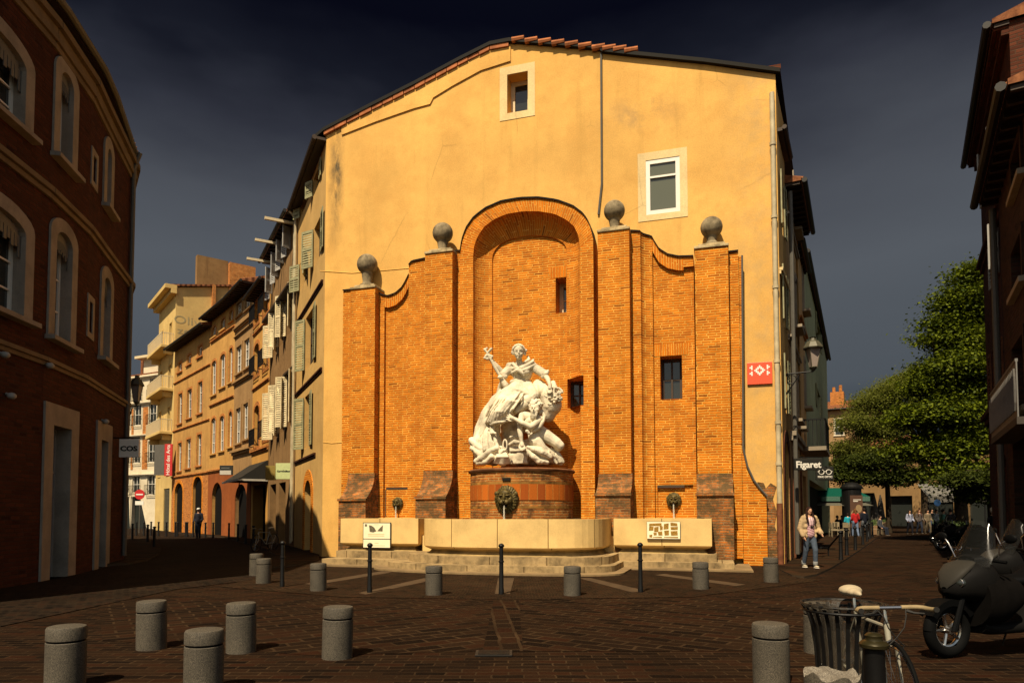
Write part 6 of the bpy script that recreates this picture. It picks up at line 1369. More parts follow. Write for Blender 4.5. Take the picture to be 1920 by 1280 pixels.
def scooter(paint='sc_grey', pale='sc_pale'):
    t = thing('motor_scooter', '', 'scooter')
    for x in (.78, -.72):
        m = MB(); m.tube([(.235 * math.cos(a), 0, .235 * math.sin(a)) for a in [2 * PI * i / 32 for i in range(33)]], .062, 12, caps=False); m.xf(Matrix.Translation((x, 0, .295))); w = m.build('wheel', M['tyre'], t, smooth=True)
        q = MB(); q.tube([(.175 * math.cos(a), 0, .175 * math.sin(a)) for a in [2 * PI * i / 32 for i in range(33)]], .022, 8, caps=False)
        for i in range(5): a = 2 * PI * i / 5; q.tube([(0, 0, 0), (.17 * math.cos(a), .01, .17 * math.sin(a))], .018, 6)
        q.tube([(0, -.06, 0), (0, .06, 0)], .04, 12); q.xf(Matrix.Translation((x, 0, .295))); q.build('rim', M['chrome'] if x > 0 else M['zinc'], w, smooth=True)
    m = MB()
    for s_ in (-1, 1): m.tube([(.78, .09 * s_, .29), (.66, .09 * s_, .62), (.6, .06 * s_, .8)], .03, 8)
    m.build('fork', M['sc_blk'], t, smooth=True)
    m = MB(); n = 10
    for i in range(n):
        a0, a1 = rad(30 + 120 * i / n), rad(30 + 120 * (i + 1) / n); R = .325
        P_ = lambda a, y, r: (.78 + r * math.cos(a), y, .3 + r * math.sin(a))
        m.face([P_(a0, -.09, R), P_(a1, -.09, R), P_(a1, .09, R), P_(a0, .09, R)]); m.face([P_(a0, -.09, R - .07), P_(a0, -.09, R), P_(a1, -.09, R), P_(a1, -.09, R - .07)]); m.face([P_(a0, .09, R), P_(a0, .09, R - .07), P_(a1, .09, R - .07), P_(a1, .09, R)])
    m.build('mudguard', M['sc_blk'], t, smooth=True)
    m = MB(); sections(m, [(.80, .72, .03, .03), (.74, .74, .10, .13), (.64, .78, .17, .20), (.52, .80, .22, .25), (.40, .80, .26, .27), (.30, .74, .28, .24)]); m.build('front_fairing', M[paint], t, smooth=True)
    m = MB(); sections(m, [(.80, .76, .03, .05), (.73, .86, .06, .14), (.62, .95, .05, .17), (.50, 1.0, .03, .13)]); m.build('nose_panel', M[pale], t, smooth=True)
    for s_ in (-1, 1):
        m = MB(); m.ball((.70, .11 * s_, .80), 1, 14, sc=(.05, .06, .05)); hl_ = m.build('headlight', M['glass'], t, smooth=True); m = MB(); m.tube([(.725, .11 * s_ + .052 * math.cos(a), .80 + .045 * math.sin(a)) for a in [2 * PI * i / 16 for i in range(17)]], .006, 6, caps=False); m.build('chrome_ring', M['chrome'], hl_, smooth=True)
    m = MB(); sections(m, [(.45, .35, .1, .18), (.3, .3, .07, .2), (-.1, .3, .07, .2), (-.3, .42, .17, .2), (-.55, .55, .22, .2), (-.85, .72, .15, .16), (-1.08, .82, .05, .07)]); m.build('body', M[paint], t, smooth=True)
    m = MB(); sections(m, [(.05, .76, .03, .1), (-.05, .79, .06, .15), (-.35, .80, .06, .18), (-.5, .86, .07, .17), (-.9, .90, .06, .15), (-1.02, .9, .02, .08)]); m.build('seat', M['sc_blk'], t, smooth=True)
    m = MB(); sections(m, [(.5, .62, .3, .29), (.38, .62, .32, .33), (.2, .62, .28, .33), (.0, .66, .2, .28)], p=2.2); m.build('leg_apron', M['sc_cover'], t, smooth=True)
    m = MB(); m.tube([(.34, -.34, 1.02), (.38, -.12, 1.04), (.38, .12, 1.04), (.34, .34, 1.02)], .018, 8); sections(m, [(.48, 1.02, .05, .1), (.40, 1.03, .06, .16), (.3, 1.02, .04, .1)]); hb = m.build('handlebar', M['sc_blk'], t, smooth=True)
    for s_ in (-1, 1):
        m = MB(); m.tube([(.34, .25 * s_, 1.04), (.38, .3 * s_, 1.2), (.36, .36 * s_, 1.25)], .008, 6); m.build('mirror_stalk', M['chrome'], hb, smooth=True)
        m = MB(); m.ball((.36, .40 * s_, 1.27), 1, 14, sc=(.02, .075, .05)); m.build('mirror', M['sc_blk'], hb, smooth=True)
    m = MB(); N_, K = 12, 8
    def sp(u, v): y = (u - .5) * .5 * (1 - .35 * v ** 2); x = .56 - .26 * v - .5 * y * y * 3; z = .97 + .48 * v - (abs(u - .5) * 2) ** 4 * .12 * v; return (x, y, z)
    for i in range(N_):
        for j in range(K): m.face([sp(i / N_, j / K), sp((i + 1) / N_, j / K), sp((i + 1) / N_, (j + 1) / K), sp(i / N_, (j + 1) / K)])
    m.build('windscreen', M['screen'], t, smooth=True)
    m = MB(); m.tube([(-.2, -.08, .3), (-.25, -.2, .04)], .012, 6); m.tube([(-.2, .08, .3), (-.15, .22, .04)], .012, 6); m.build('stand', M['chrome'], t)
    m = MB(); m.tube([(-.3, -.2, .3), (-.55, -.22, .32), (-1.0, -.22, .42)], [.035, .05, .055], 10); m.build('exhaust', M['zinc'], t, smooth=True)
    return t
sc1 = scooter(); w = on_z(1788, 1236); hd = math.atan2(-.28, -.95); off_ = Matrix.Rotation(hd, 3, 'Z') @ Vector((.78, 0, 0)); sc1.location = (w.x - off_.x, w.y - off_.y + .1, 0); sc1.rotation_euler = (0, 0, hd); sc1.scale = (1, 1, 1)
tag(sc1, 'large grey maxi scooter with smoked windscreen in the right foreground, turned to the left', 'scooter', 'parked scooters on the right')
for px, d, a, lab in ((1950, 9.6, 3.0, 'dark scooter parked right behind the large grey one, cut by the frame'), (1812, 27, 2.7, 'small scooter parked beyond, third from the camera, by the wooden planters'), (1795, 32, 2.5, 'distant scooter parked among others near the pedestrians'), (1842, 25, 2.8, 'dark scooter parked under the low dark tree')):
    c = copy_tree(sc1); c.location = (gx(px, d), d, 0); c.rotation_euler = (0, 0, a); tag(c, lab, 'scooter', 'parked scooters on the right')
# ------------------------------------------------------------------ lanterns
def lantern(name, label, top, wallpt, s=1.0):
    t = thing(name, label, 'lamp', (top[0], top[1], 0)); z = top[2]
    m = MB(); m.lathe([(.12, z + .02), (.13, z + .05), (.26, z + .60), (.27, z + .62)], 4, sx=s, sy=s, a0=PI / 4, a1=PI / 4 + 2 * PI); m.build('glass', M['lampglass'], t)
    m = MB()
    for k in range(4): a = PI / 4 + k * PI / 2; m.tube([(.13 * s * math.cos(a), .13 * s * math.sin(a), z), (.275 * s * math.cos(a), .275 * s * math.sin(a), z + .62)], .014 * s, 6)
    m.lathe([(.02, z - .1), (.05, z - .07), (.12, z), (.14, z + .03), (.12, z + .05)], 12, sx=s, sy=s); m.lathe([(.34, z + .6), (.35, z + .63), (.24, z + .78), (.2, z + .82), (.12, z + .85), (.1, z + .93), (.13, z + .95), (.0, z + .97)], 8, sx=s, sy=s); m.build('lantern_cage', M['lampgreen'], t)
    v = Vector((wallpt[0] - top[0], wallpt[1] - top[1], 0)); m = MB(); m.tube([(0, 0, z - .1), v + Vector((0, 0, z - .1))], .022, 8); m.tube([v + Vector((0, 0, z - .75)), v * .75 + Vector((0, 0, z - .5)), v * .45 + Vector((0, 0, z - .14))], .016, 8)
    n = 16; m.tube([v * .75 + v.normalized() * (.13 * math.cos(a)) + Vector((0, 0, z - .28 + .13 * math.sin(a))) for a in [2 * PI * i / n for i in range(n + 1)]], .012, 6, caps=False); m.tube([v + Vector((0, 0, z - .85)), v + Vector((0, 0, z + .05))], .03, 8); m.build('bracket', M['iron'], t, smooth=True)
def lg():
    t = NT('frosted_lamp_glass'); return t.fin((.30, .24, .2), .25, 0, .5)
M['lampglass'] = lg(); M['lampgreen'] = plain('lamp_green_grey_paint', (.09, .08, .05), .5, .2)
zl = at_y(1534, 690, 20.8).z; lantern('wall_lantern', 'large glass lantern on an iron bracket above the right street shop signs', (gx(1534, 20.8), 20.8, zl), (8.55, 21.25), .86)
zl = at_y(256, 755, 23.6).z; lantern('wall_lantern', 'dark lantern on a bracket behind the left brick building, above the COS sign', (at_y(256, 755, 23.6).x, 23.6, zl), (-13.55, 23.9), .7)
# ------------------------------------------------------------------ people
SK = plain('skin', (.45, .24, .14), .55, 0, .3, .05)
def cloth(name, c): return plain(name, c, .85, 0, .15, .25, 12, .3)
def person(label, loc, rz, h=1.68, top=(.02, .02, .03), legs=(.02, .025, .04), hair=(.02, .012, .008), step=.18, arms=(.1, .1), group=None, hat=None, long_hair=False, detail=False, coat=None, vox=.03, seat=False, lean=0):
    t = thing('person', label, 'person', loc, rz, group); k = h / 1.68; V = lambda x, y, z: Vector((x * k, y * k, z * k))
    hipz = .88 if not seat else .5; tz = hipz - .88
    def jt(s_):
        f = step * s_
        if seat: return [V(.085 * s_, 0, hipz), V(.12 * s_, -.42, .48), V(.12 * s_, -.45, .06)]
        return [V(.085 * s_, 0, hipz), V(.09 * s_, -.02 - f * .55 - .03, .48), V(.09 * s_, -f * .9 + .02, .08)]
    body = MB()
    capsule(body, [V(0, .0, 1.40 + tz), V(0, -.01 - lean * .3, 1.50 + tz)], [.05 * k, .045 * k], 8)
    hc = V(0, -.02 - lean * .5, 1.58 + tz); body.ball(hc, 1, 14, sc=(.072 * k, .088 * k, .108 * k)); body.ball(hc + V(0, -.035, -.06), .045 * k, 10); body.ball(hc + V(0, -.092, -.012), .014 * k, 8)
    for s_ in (-1, 1): body.ball(hc + V(.073 * s_, 0, -.005), .017 * k, 8)
    hands = []
    for s_, sw in ((-1, arms[0]), (1, arms[1])):
        sh_, el, wr = V(.17 * s_, 0, 1.36 + tz), V(.235 * s_, .03 - sw * .2, 1.08 + tz), V(.22 * s_, -.06 - sw, .86 + tz + sw * .55)
        capsule(body, [sh_, el, wr], [.045 * k, .034 * k, .024 * k], 8); d_ = (wr - el).normalized(); hd_ = wr + d_ * .06 * k; body.ball(hd_, 1, 10, sc=(.02 * k, .036 * k, .042 * k))
        for f in range(4): o_ = V(0, -.027 + .018 * f, 0); body.tube([hd_ + o_ + d_ * .03 * k, hd_ + o_ + d_ * (.075 - .006 * abs(f - 1)) * k + V(-.008 * s_, -.004, 0), hd_ + o_ + d_ * (.1 - .008 * abs(f - 1)) * k + V(-.02 * s_, -.004, 0)], [.009 * k, .0085 * k, .007 * k], 6)
        body.tube([hd_ + V(0, -.03, .015), hd_ + V(-.012 * s_, -.05, -.015), hd_ + V(-.02 * s_, -.055, -.04)], [.01 * k, .009 * k, .008 * k], 6); hands.append((sh_, el, wr))
        J = jt(s_); capsule(body, J, [.075 * k, .052 * k, .036 * k], 8)
    capsule(body, [V(0, 0, .95 + tz), V(0, 0, 1.15 + tz), V(0, 0, 1.33 + tz)], [.12 * k, .11 * k, .13 * k], 10)
    o = body.build('body', SK, t); remesh(o, (.012 if detail else vox) * k, 2); bake(o)
    tp = MB(); capsule(tp, [V(0, 0, .93 + tz), V(0, 0, 1.1 + tz), V(0, .0, 1.3 + tz)], [.145 * k, .14 * k, .15 * k], 12); capsule(tp, [V(-.14, 0, 1.36 + tz), V(.14, 0, 1.36 + tz)], [.072 * k, .072 * k], 10); tp.tube([V(0, 0, 1.36 + tz), V(0, -.01, 1.44 + tz)], [.09 * k, .065 * k], 10)
    for (a, b_, c) in hands: capsule(tp, [a, b_, c], [.066 * k, .054 * k, .042 * k], 10)
    o = tp.build('top', cloth('top_cloth', top), t); remesh(o, (.014 if detail else vox) * k, 3); bake(o)
    lg_ = MB()
    for s_ in (-1, 1): J = jt(s_); capsule(lg_, J[:2] + [J[2] + V(0, 0, .02)], [.098 * k, .072 * k, .058 * k], 10)
    capsule(lg_, [V(-.05, 0, .93 + tz), V(.05, 0, .93 + tz)], [.115 * k, .115 * k], 10)
    o = lg_.build('trousers', cloth('trouser_cloth', legs), t); remesh(o, (.014 if detail else vox) * k, 2); bake(o)
    for s_ in (-1, 1):
        J = jt(s_); m = MB(); c_ = J[2] + V(0, 0, -.03); m.ball(c_ + V(0, -.05, -.015), 1, 12, sc=(.045 * k, .12 * k, .035 * k)); m.ball(c_ + V(0, .02, .01), .045 * k, 10); sh = m.build('shoe', cloth('shoe', (.5, .42, .28) if detail else (.1, .08, .06)), t, smooth=True)
        if detail: m = MB(); m.ball(c_ + V(0, -.05, -.043), 1, 12, sc=(.05 * k, .13 * k, .014 * k)); m.build('sole', M['white'], sh, smooth=True)
    m = MB(); m.ball(hc + V(0, .018, .022), 1, 16, sc=(.084 * k, .095 * k, .105 * k))
    if long_hair:
        for s_ in (-1, 1): capsule(m, [hc + V(.062 * s_, .01, .03), hc + V(.088 * s_, -.01, -.1), hc + V(.11 * s_, -.07, -.22), hc + V(.10 * s_, -.13, -.34)], [.03 * k, .035 * k, .04 * k, .022 * k], 8)
        capsule(m, [hc + V(0, .06, 0), hc + V(0, .09, -.2)], [.06 * k, .07 * k], 8)
    o = m.build('hair', cloth('hair', hair), t); remesh(o, (.010 if detail else vox * .8) * k, 1)
    fm = o.modifiers; bake(o)
    if hat: m = MB(); m.ball(hc + V(0, 0, .06), 1, 14, sc=(.095 * k, .11 * k, .07 * k)); m.ball(hc + V(0, -.1, .045), 1, 10, sc=(.07 * k, .07 * k, .012 * k)); m.build('cap', cloth('cap', hat), t, smooth=True)
    if detail:
        for s_ in (-1, 1): m = MB(); m.ball(hc + V(.028 * s_, -.083, .008), .011 * k, 8); m.build('eye', M['ink'], t, smooth=True)
        m = MB(); m.ball(hc + V(0, -.088, -.052), 1, 8, sc=(.022 * k, .006 * k, .006 * k)); m.build('mouth', cloth('lips', (.3, .08, .06)), t, smooth=True)
        co = MB()
        for (a, b_, c), s_ in zip(hands, (-1, 1)):
            capsule(co, [a + V(-.01 * s_, 0, .02), b_ + V(.02 * s_, .01, 0), c + V(.01 * s_, .01, .02)], [.088 * k, .08 * k, .066 * k], 12)
            for q in range(4): co.ball(a.lerp(b_, .2 + .25 * q) + V(.02 * s_, 0, 0), .088 * k, 10)
            for zz in (1.3, 1.15, 1.0, .88): co.ball(V(.135 * s_, .02, zz), 1, 12, sc=(.075 * k, .14 * k, .11 * k))
        for zz in (1.32, 1.18, 1.02, .9): co.ball(V(0, .09, zz), 1, 12, sc=(.17 * k, .06 * k, .11 * k))
        capsule(co, [V(-.13, -.04, 1.4), V(-.08, .07, 1.46), V(.08, .07, 1.46), V(.13, -.04, 1.4)], [.04 * k] * 4, 10)
        o = co.build('jacket', cloth('beige_jacket', (.46, .32, .17)), t); remesh(o, .016 * k, 2); bake(o)
        m = MB(); m.box(-.05 * k, .035 * k, -.165 * k, -.150 * k, 1.13 * k, 1.17 * k); m.build('chest_print', M['ink'], t)
        for s_ in (-1, 1): m = MB(); m.tube([V(.03 * s_, -.10, 1.42), V(.035 * s_, -.165, 1.3), V(.03 * s_, -.165, 1.12)], .005, 5); m.build('drawstring', M['sc_blk'], t)
        for s_ in (-1, 1): J = jt(s_); m = MB(); capsule(m, [J[2] + V(0, -.0, .03), J[2] + V(0, -.0, .075)], [.064 * k, .066 * k], 12); m.build('trouser_cuff', cloth('pale_denim', (.3, .3, .28)), t, smooth=True)
    return t
w = on_z(1519, 1067)
def striped():
    t = NT('pink_striped_hoodie'); o = t.obj(); wv = t.n('TexWave'); wv.wave_type = 'BANDS'; wv.bands_direction = 'Z'; t.l(t.mapv(o, (1, 1, 1), rot=(0, .25, 0)), wv.inputs['Vector']); wv.inputs['Scale'].default_value = 7.5; wv.inputs['Distortion'].default_value = 1.2
    sp = t.n('SeparateXYZ'); t.l(o, sp.inputs[0]); low = t.ramp(sp.outputs['Z'], [(0, 1), (1, 1)]); m = t.math('LESS_THAN', sp.outputs['Z'], 1.17)
    return t.fin(t.mix(t.math('MULTIPLY', m, t.ramp(wv.outputs['Fac'], [(.4, 0), (.6, 1)])), (.62, .42, .42), (.2, .06, .08)), .85, 0, .1)
wm = person('woman with long dark hair, beige jacket, pink striped top and jeans walking towards the camera', (w.x, w.y, .05), rad(6), 1.62, legs=(.07, .09, .12), hair=(.025, .010, .006), step=.16, arms=(.03, .16), long_hair=True, detail=True)
for c in wm.children:
    if c.name.startswith('top'): c.data.materials.clear(); c.data.materials.append(striped())
def gperson(px, d, lab, **k): k.setdefault('vox', .028); return person(lab, (at_y(px, 990, d).x, d, 0), k.pop('rz', 0), **k)
gperson(372, 41, 'man in a white cap and dark jacket standing before the left street arched doors', hat=(.7, .68, .6), top=(.02, .02, .03), h=1.82, step=.05)
PG = 'pedestrians in the right street'
gperson(1706, 47, 'pedestrian in a pale top carrying a red bag in the right street', top=(.3, .32, .42), legs=(.01, .01, .015), group=PG, h=1.66, long_hair=True)
gperson(1724, 48, 'pedestrian with brown hair and dark grey clothes in the middle of the right street', top=(.1, .08, .07), group=PG, h=1.7, long_hair=True, hair=(.08, .03, .015))
gperson(1740, 48.5, 'pedestrian in a long beige coat in the right street', top=(.17, .13, .08), legs=(.14, .11, .07), group=PG, h=1.68)
gperson(1748, 50, 'pedestrian in blue jeans and black jacket walking beside the beige coat', top=(.02, .02, .02), legs=(.05, .08, .16), group=PG, h=1.74)
gperson(1756, 42, 'person in a white top and dark vest by the planters', top=(.3, .3, .28), group=PG, rz=.5)
gperson(1769, 40, 'person in a green shirt and jeans standing under the blue round sign', top=(.09, .2, .15), legs=(.04, .06, .1), group=PG, rz=1)
gperson(1783, 36, 'dark clothed person behind the parked scooters', top=(.03, .03, .035), group=PG, rz=2)
gperson(1863, 21, 'person with pale hair seen just above the scooter windscreen', top=(.015, .015, .015), hair=(.5, .42, .3), group=PG, rz=.4, h=1.68)
CG = 'people at the café terrace'
gperson(1590, 43, 'person in a turquoise top stooping beside the terrace', top=(.02, .33, .42), legs=(.03, .02, .02), group=CG, rz=3, h=1.45)
gperson(1604, 42, 'person with blond hair in a red jacket seen from behind by the poster column', top=(.45, .02, .02), legs=(.15, .2, .3), hair=(.14, .06, .02), group=CG, rz=3.1, h=1.72, long_hair=True)
gperson(1621, 41, 'man in a dark navy jacket and grey jeans right of the red jacket', top=(.01, .012, .02), legs=(.12, .13, .14), group=CG, rz=3.3, h=1.76)
gperson(1570, 46, 'person in black sitting at a café table by the shop wall', top=(.03, .03, .03), group=CG, rz=1.2, seat=True)
gperson(1579, 47, 'person in a pink shirt sitting at a café table left of the poster column', top=(.4, .25, .25), group=CG, rz=-1.2, seat=True)
gperson(1650, 45, 'person in grey sitting on the terrace under the folded parasols', top=(.06, .06, .07), group=CG, rz=.6, seat=True)
# ------------------------------------------------------------------ café square
def bx_thing(name, lab, cat, px, d, parts, rz=0, group=None):
    t = thing(name, lab, cat, (at_y(px, 990, d).x, d, 0), rz, group)
    for nm, mm, mat in parts: mm.build(nm, mat, t, smooth=False)
    return t
m = MB(); m.lathe([(.55, 0), (.6, .1), (.58, .3), (.58, 3.0), (.66, 3.05), (.66, 3.15), (.5, 3.3), (.3, 3.42), (0, 3.46)], 24); m2 = MB()
m2.face([(-.4, -.6, .55), (.4, -.6, .55), (.4, -.6, 2.6), (-.4, -.6, 2.6)]); m3 = MB()
for c_, s_ in (((-.12, 1.35), .26), ((.14, 1.75), .2)): m3.prism([(c_[0] + s_ * math.cos(a), c_[1] + s_ * 1.3 * math.sin(a)) for a in [2 * PI * i / 14 for i in range(14)]], -.61, -.602, back=False)
m4 = MB(); m4.box(-.2, .3, -.612, -.602, 2.3, 2.34); m4.box(-.2, .1, -.612, -.602, 2.2, 2.25)
bx_thing('poster_column', 'dark round poster column with a warm toned poster at the café square', 'column', 1598, 44, [('drum', m, M['iron']), ('poster', m2, plain('poster_brown', (.10, .05, .03), .5)), ('poster_figures', m3, plain('poster_flesh', (.3, .2, .1), .5)), ('poster_lettering', m4, M['white'])], group=None)
for i, (px, d, lab) in enumerate(((1619, 50, 'folded dark parasol right beside the poster column'), (1640, 50, 'folded dark parasol, second to the right of the poster column'), (1652, 54, 'folded dark parasol, third to the right of the poster column'))):
    m = MB(); m.tube([(0, 0, 0), (0, 0, 2.9)], .035, 8); m2 = MB(); m2.lathe([(.34, .95), (.3, 1.2), (.18, 2.2), (.05, 2.85), (0, 2.9)], 10); bx_thing('folded_parasol', lab, 'parasol', px, d, [('pole', m, M['iron']), ('canopy', m2, cloth('parasol_cloth', (.07, .06, .05)))], group='folded parasols on the terrace')
m = MB(); m.face([(-1.6, -1.2, 2.55), (1.6, -1.2, 2.55), (1.6, 1, 3.2), (-1.6, 1, 3.2)]); m2 = MB(); m2.box(-1.6, 1.6, -1.24, -1.2, 2.25, 2.56)
bx_thing('green_awning', 'green café awning with pale lettering edge left of the poster column', 'awning', 1570, 46, [('canopy', m, cloth('green_canvas', (.0, .07, .045))), ('edge', m2, cloth('green_edge', (.08, .16, .12)))])
m = MB(); m.face([(-1.8, -1.2, 1.95), (1.8, -1.2, 1.95), (1.8, 1, 2.35), (-1.8, 1, 2.35)]); m2 = MB()
for x in (-1.6, 1.6): m2.tube([(x, -1.1, 0), (x, -1.1, 1.95)], .03, 6)
bx_thing('grey_parasol', 'low grey canvas café shade under the green awning', 'parasol', 1570, 45, [('canopy', m, cloth('grey_canvas', (.12, .11, .08))), ('pole', m2, M['iron'])])
m = MB(); m.face([(-2.2, -1.3, 2.7), (2.2, -1.3, 2.7), (1.7, 1, 3.7), (-1.6, 1, 3.7)]); m2 = MB(); m2.box(-2.2, 2.2, -1.34, -1.3, 2.25, 2.71); m3 = MB()
for x in (-2.1, 2.1): m3.tube([(x, -1.2, 0), (x, -1.2, 2.7)], .05, 6)
bx_thing('grey_awning', 'broad grey café awning under the chestnut trees', 'awning', 1776, 52, [('canopy', m, cloth('awning_grey', (.16, .15, .13))), ('valance', m2, cloth('awning_valance', (.13, .12, .1))), ('post', m3, M['iron'])])
m = MB(); m.tube([(0, 0, 0), (0, 0, 2.2)], .03, 6); m2 = MB(); m2.lathe([(0, -.02), (.22, -.02), (.22, .02), (0, .02)], 20, M=Matrix.Translation((0, -.04, 2.15)) @ Matrix.Rotation(PI / 2, 4, 'X'))
bx_thing('round_sign', 'blue round traffic sign on a thin post by the grey awning', 'sign', 1758, 46, [('post', m, M['zinc']), ('disc', m2, plain('sign_blue', (.012, .05, .14), .4))])
m = MB(); m.tube([(0, 0, 0), (0, 0, 2.5)], .035, 6); m2 = MB(); m2.lathe([(0, -.02), (.38, -.02), (.38, .02), (0, .02)], 20, M=Matrix.Translation((0, -.04, 2.95)) @ Matrix.Rotation(PI / 2, 4, 'X')); m3 = MB(); m3.box(-.26, .26, -.08, -.06, 2.9, 3.0); m3.box(-.32, .32, -.06, -.02, 2.15, 2.45)
bx_thing('no_entry_sign', 'red round no entry sign with a white bar at the end of the left street', 'sign', 261, 52, [('post', m, M['zinc']), ('disc', m2, plain('sign_red_disc', (.5, .02, .02), .4)), ('bar', m3, M['white'])])
# terrace chairs and tables
M['rattan'] = plain('pale_rattan', (.28, .22, .13), .7)
def chair():
    t = thing('cafe_chair', '', 'chair'); m = MB(); m.box(-.21, .21, -.2, .2, .43, .46); m.build('seat', M['rattan'], t); m = MB(); m.box(-.2, .2, .19, .22, .6, .9); m.build('backrest', M['rattan'], t)
    for sx in (-.19, .19):
        for sy in (-.18, .2): m = MB(); m.tube([(sx, sy, 0), (sx, sy, .9 if sy > 0 else .44)], .014, 6); m.build('leg', M['rattan'], t)
    return t
ch = chair(); spots = [(1563, 42), (1569, 41), (1575, 42), (1581, 41.5), (1566, 44), (1584, 43), (1640, 44), (1648, 46)]
for i, (px, d) in enumerate(spots):
    c = ch if i == 0 else copy_tree(ch); c.location = (at_y(px, 990, d).x, d, 0); c.rotation_euler = (0, 0, random.uniform(-1.5, 1.5)); tag(c, 'pale rattan café chair, %s from the left on the terrace' % ordn[i], 'chair', 'café terrace chairs')
# planters along the right street
M['planter'] = wet_stone('planter_stone', (.22, .13, .065), .5, 1.5, .3); M['planterwood'] = plain('planter_wood', (.3, .14, .05), .7)
def low_wall(lab, a, b_, h, mat, w=.5, name='low_wall'):
    A_, B_2 = on_z(*a), on_z(*b_); f = Frame((A_.x, A_.y), (B_2.x, B_2.y)); t = thing(name, lab, 'planter', f.A, f.ang); m = MB(); m.box(0, f.L, -w / 2, w / 2, 0, h); m.build('stone_wall', M[mat], t, bevel=.02)
    q = MB(); rg = random.Random(int(f.L * 100))
    for k in range(int(f.L * 60)):
        p = Vector((rg.uniform(.1, f.L - .1), rg.uniform(-w / 2, w / 2), h + rg.uniform(0, .35))); d_ = Vector((rg.gauss(0, 1), rg.gauss(0, 1), rg.gauss(.4, 1))).normalized() * .09; e = d_.orthogonal().normalized() * .05; q.face([p - e, p + d_ * .3, p + e, p + d_])
    q.build('plants', M['leaf_small'], t)
low_wall('long low brown stone planter wall along the right street terrace', (1640, 1003), (1660, 987), .62, 'planter'); low_wall('low stone planter block further along the right street', (1662, 986), (1672, 981), .6, 'planter')
low_wall('dark low hedge planter right of the pedestrians', (1772, 1010), (1752, 996), .7, 'leaf_c'); low_wall('orange wooden planter box by the parked bicycles', (1792, 1016), (1776, 1009), .75, 'planterwood', .7); low_wall('dark planter box behind the scooter windscreen', (1818, 1026), (1798, 1018), .7, 'sc_blk', .6)
# second bicycle, parked by the planters
b2 = copy_tree(bk); b2.location = (at_y(1783, 1000, 37).x, 37, 0); b2.rotation_euler = (rad(6), 0, -2.0); tag(b2, 'small distant bicycle leaning by the orange wooden planter', 'bicycle')
b3 = copy_tree(bk); w = on_z(507, 1032); b3.location = (w.x - .2, w.y, 0); b3.rotation_euler = (rad(-5), 0, -1.9); tag(b3, 'bicycle parked by the shopfronts left of the corner building', 'bicycle')
w = on_z(926, 1226); dc = thing('drain_cover', 'small dark iron drain cover set in the paving before the fountain', 'drain cover', (w.x, w.y, .009)); m = MB(); m.box(-.2, .2, -.14, .14, 0, .012); m.build('frame', M['ironmatte'], dc)
for i in range(6): m = MB(); m.box(-.17, .17, -.115 + i * .04, -.095 + i * .04, .012, .018); m.build('bar', M['iron'], dc)
# ------------------------------------------------------------------ marble statue on the pedestal
st_ = thing('marble_statue', 'white marble statue of a seated draped woman above a crouching bearded man', 'statue', G.l2w(pc.x, pc.y, 2.82), G.ang)
KP = .0150
def sp_(px, py, dy=0): x, z = G.loc(px, py, 1.25 + dy); return Vector((x - pc.x, -(1.25 + dy) - pc.y, z - 2.82))
class Sc(MB):
    K = 1.0
    def __init__(s, piv=None): super().__init__(); s.piv = piv
    def q(s, px, py, dy=0): return sp_(px, py, dy - ((px - s.piv) * KP * .275 if s.piv else 0))
    def cap(s, *pts, seg=12): capsule(s, [s.q(*p[:3]) for p in pts], [(p[3] * s.K + .45) * KP for p in pts], seg)
    def el(s, px, py, dy, rx, rz, ry=None, seg=16): s.ball(s.q(px, py, dy), 1, seg, sc=(rx * KP, (ry or (rx + rz) / 2) * KP, rz * KP))
    def done(s, name, parent, vox=.02, sm=2, mat='marble', disp=0, dsc=.3):
        o = s.build(name, M[mat], parent); remesh(o, vox, sm, .5)
        if disp:
            tx = bpy.data.textures.new('folds', 'CLOUDS'); tx.noise_scale = dsc; d = o.modifiers.new('displace', 'DISPLACE'); d.texture = tx; d.strength = disp; d.mid_level = .5
        bake(o); return o
def hand(b, wr, tip, curl=Vector((0, 0, 0)), side=Vector((1, 0, 0)), k=1.0, spread=.5):
    d = (tip - wr).normalized(); L = 15 * KP * k; side = (side - d * side.dot(d)).normalized(); pcn = wr + d * L * .35
    b.tube([wr, pcn, wr + d * L * .6], [3.0 * KP * k, 3.9 * KP * k, 3.4 * KP * k], 8)
    for f in range(4):
        o_ = side * (f - 1.5) * 2.1 * KP * k; l = (.95, 1.1, 1.05, .85)[f] * L * .55; a = wr + d * L * .55 + o_; dd = (d + side * (f - 1.5) * .12 * spread).normalized()
        b.tube([a, a + dd * l * .5 + curl * .3, a + dd * l * .9 + curl], [1.25 * KP * k, 1.15 * KP * k, .9 * KP * k], 6)
    b.tube([wr + side * -3 * KP * k + d * L * .15, wr - side * 6 * KP * k + d * L * .45, wr - side * 6.2 * KP * k + d * L * .75 + curl * .5], [1.5 * KP * k, 1.3 * KP * k, 1.0 * KP * k], 6)
rg = random.Random(4)
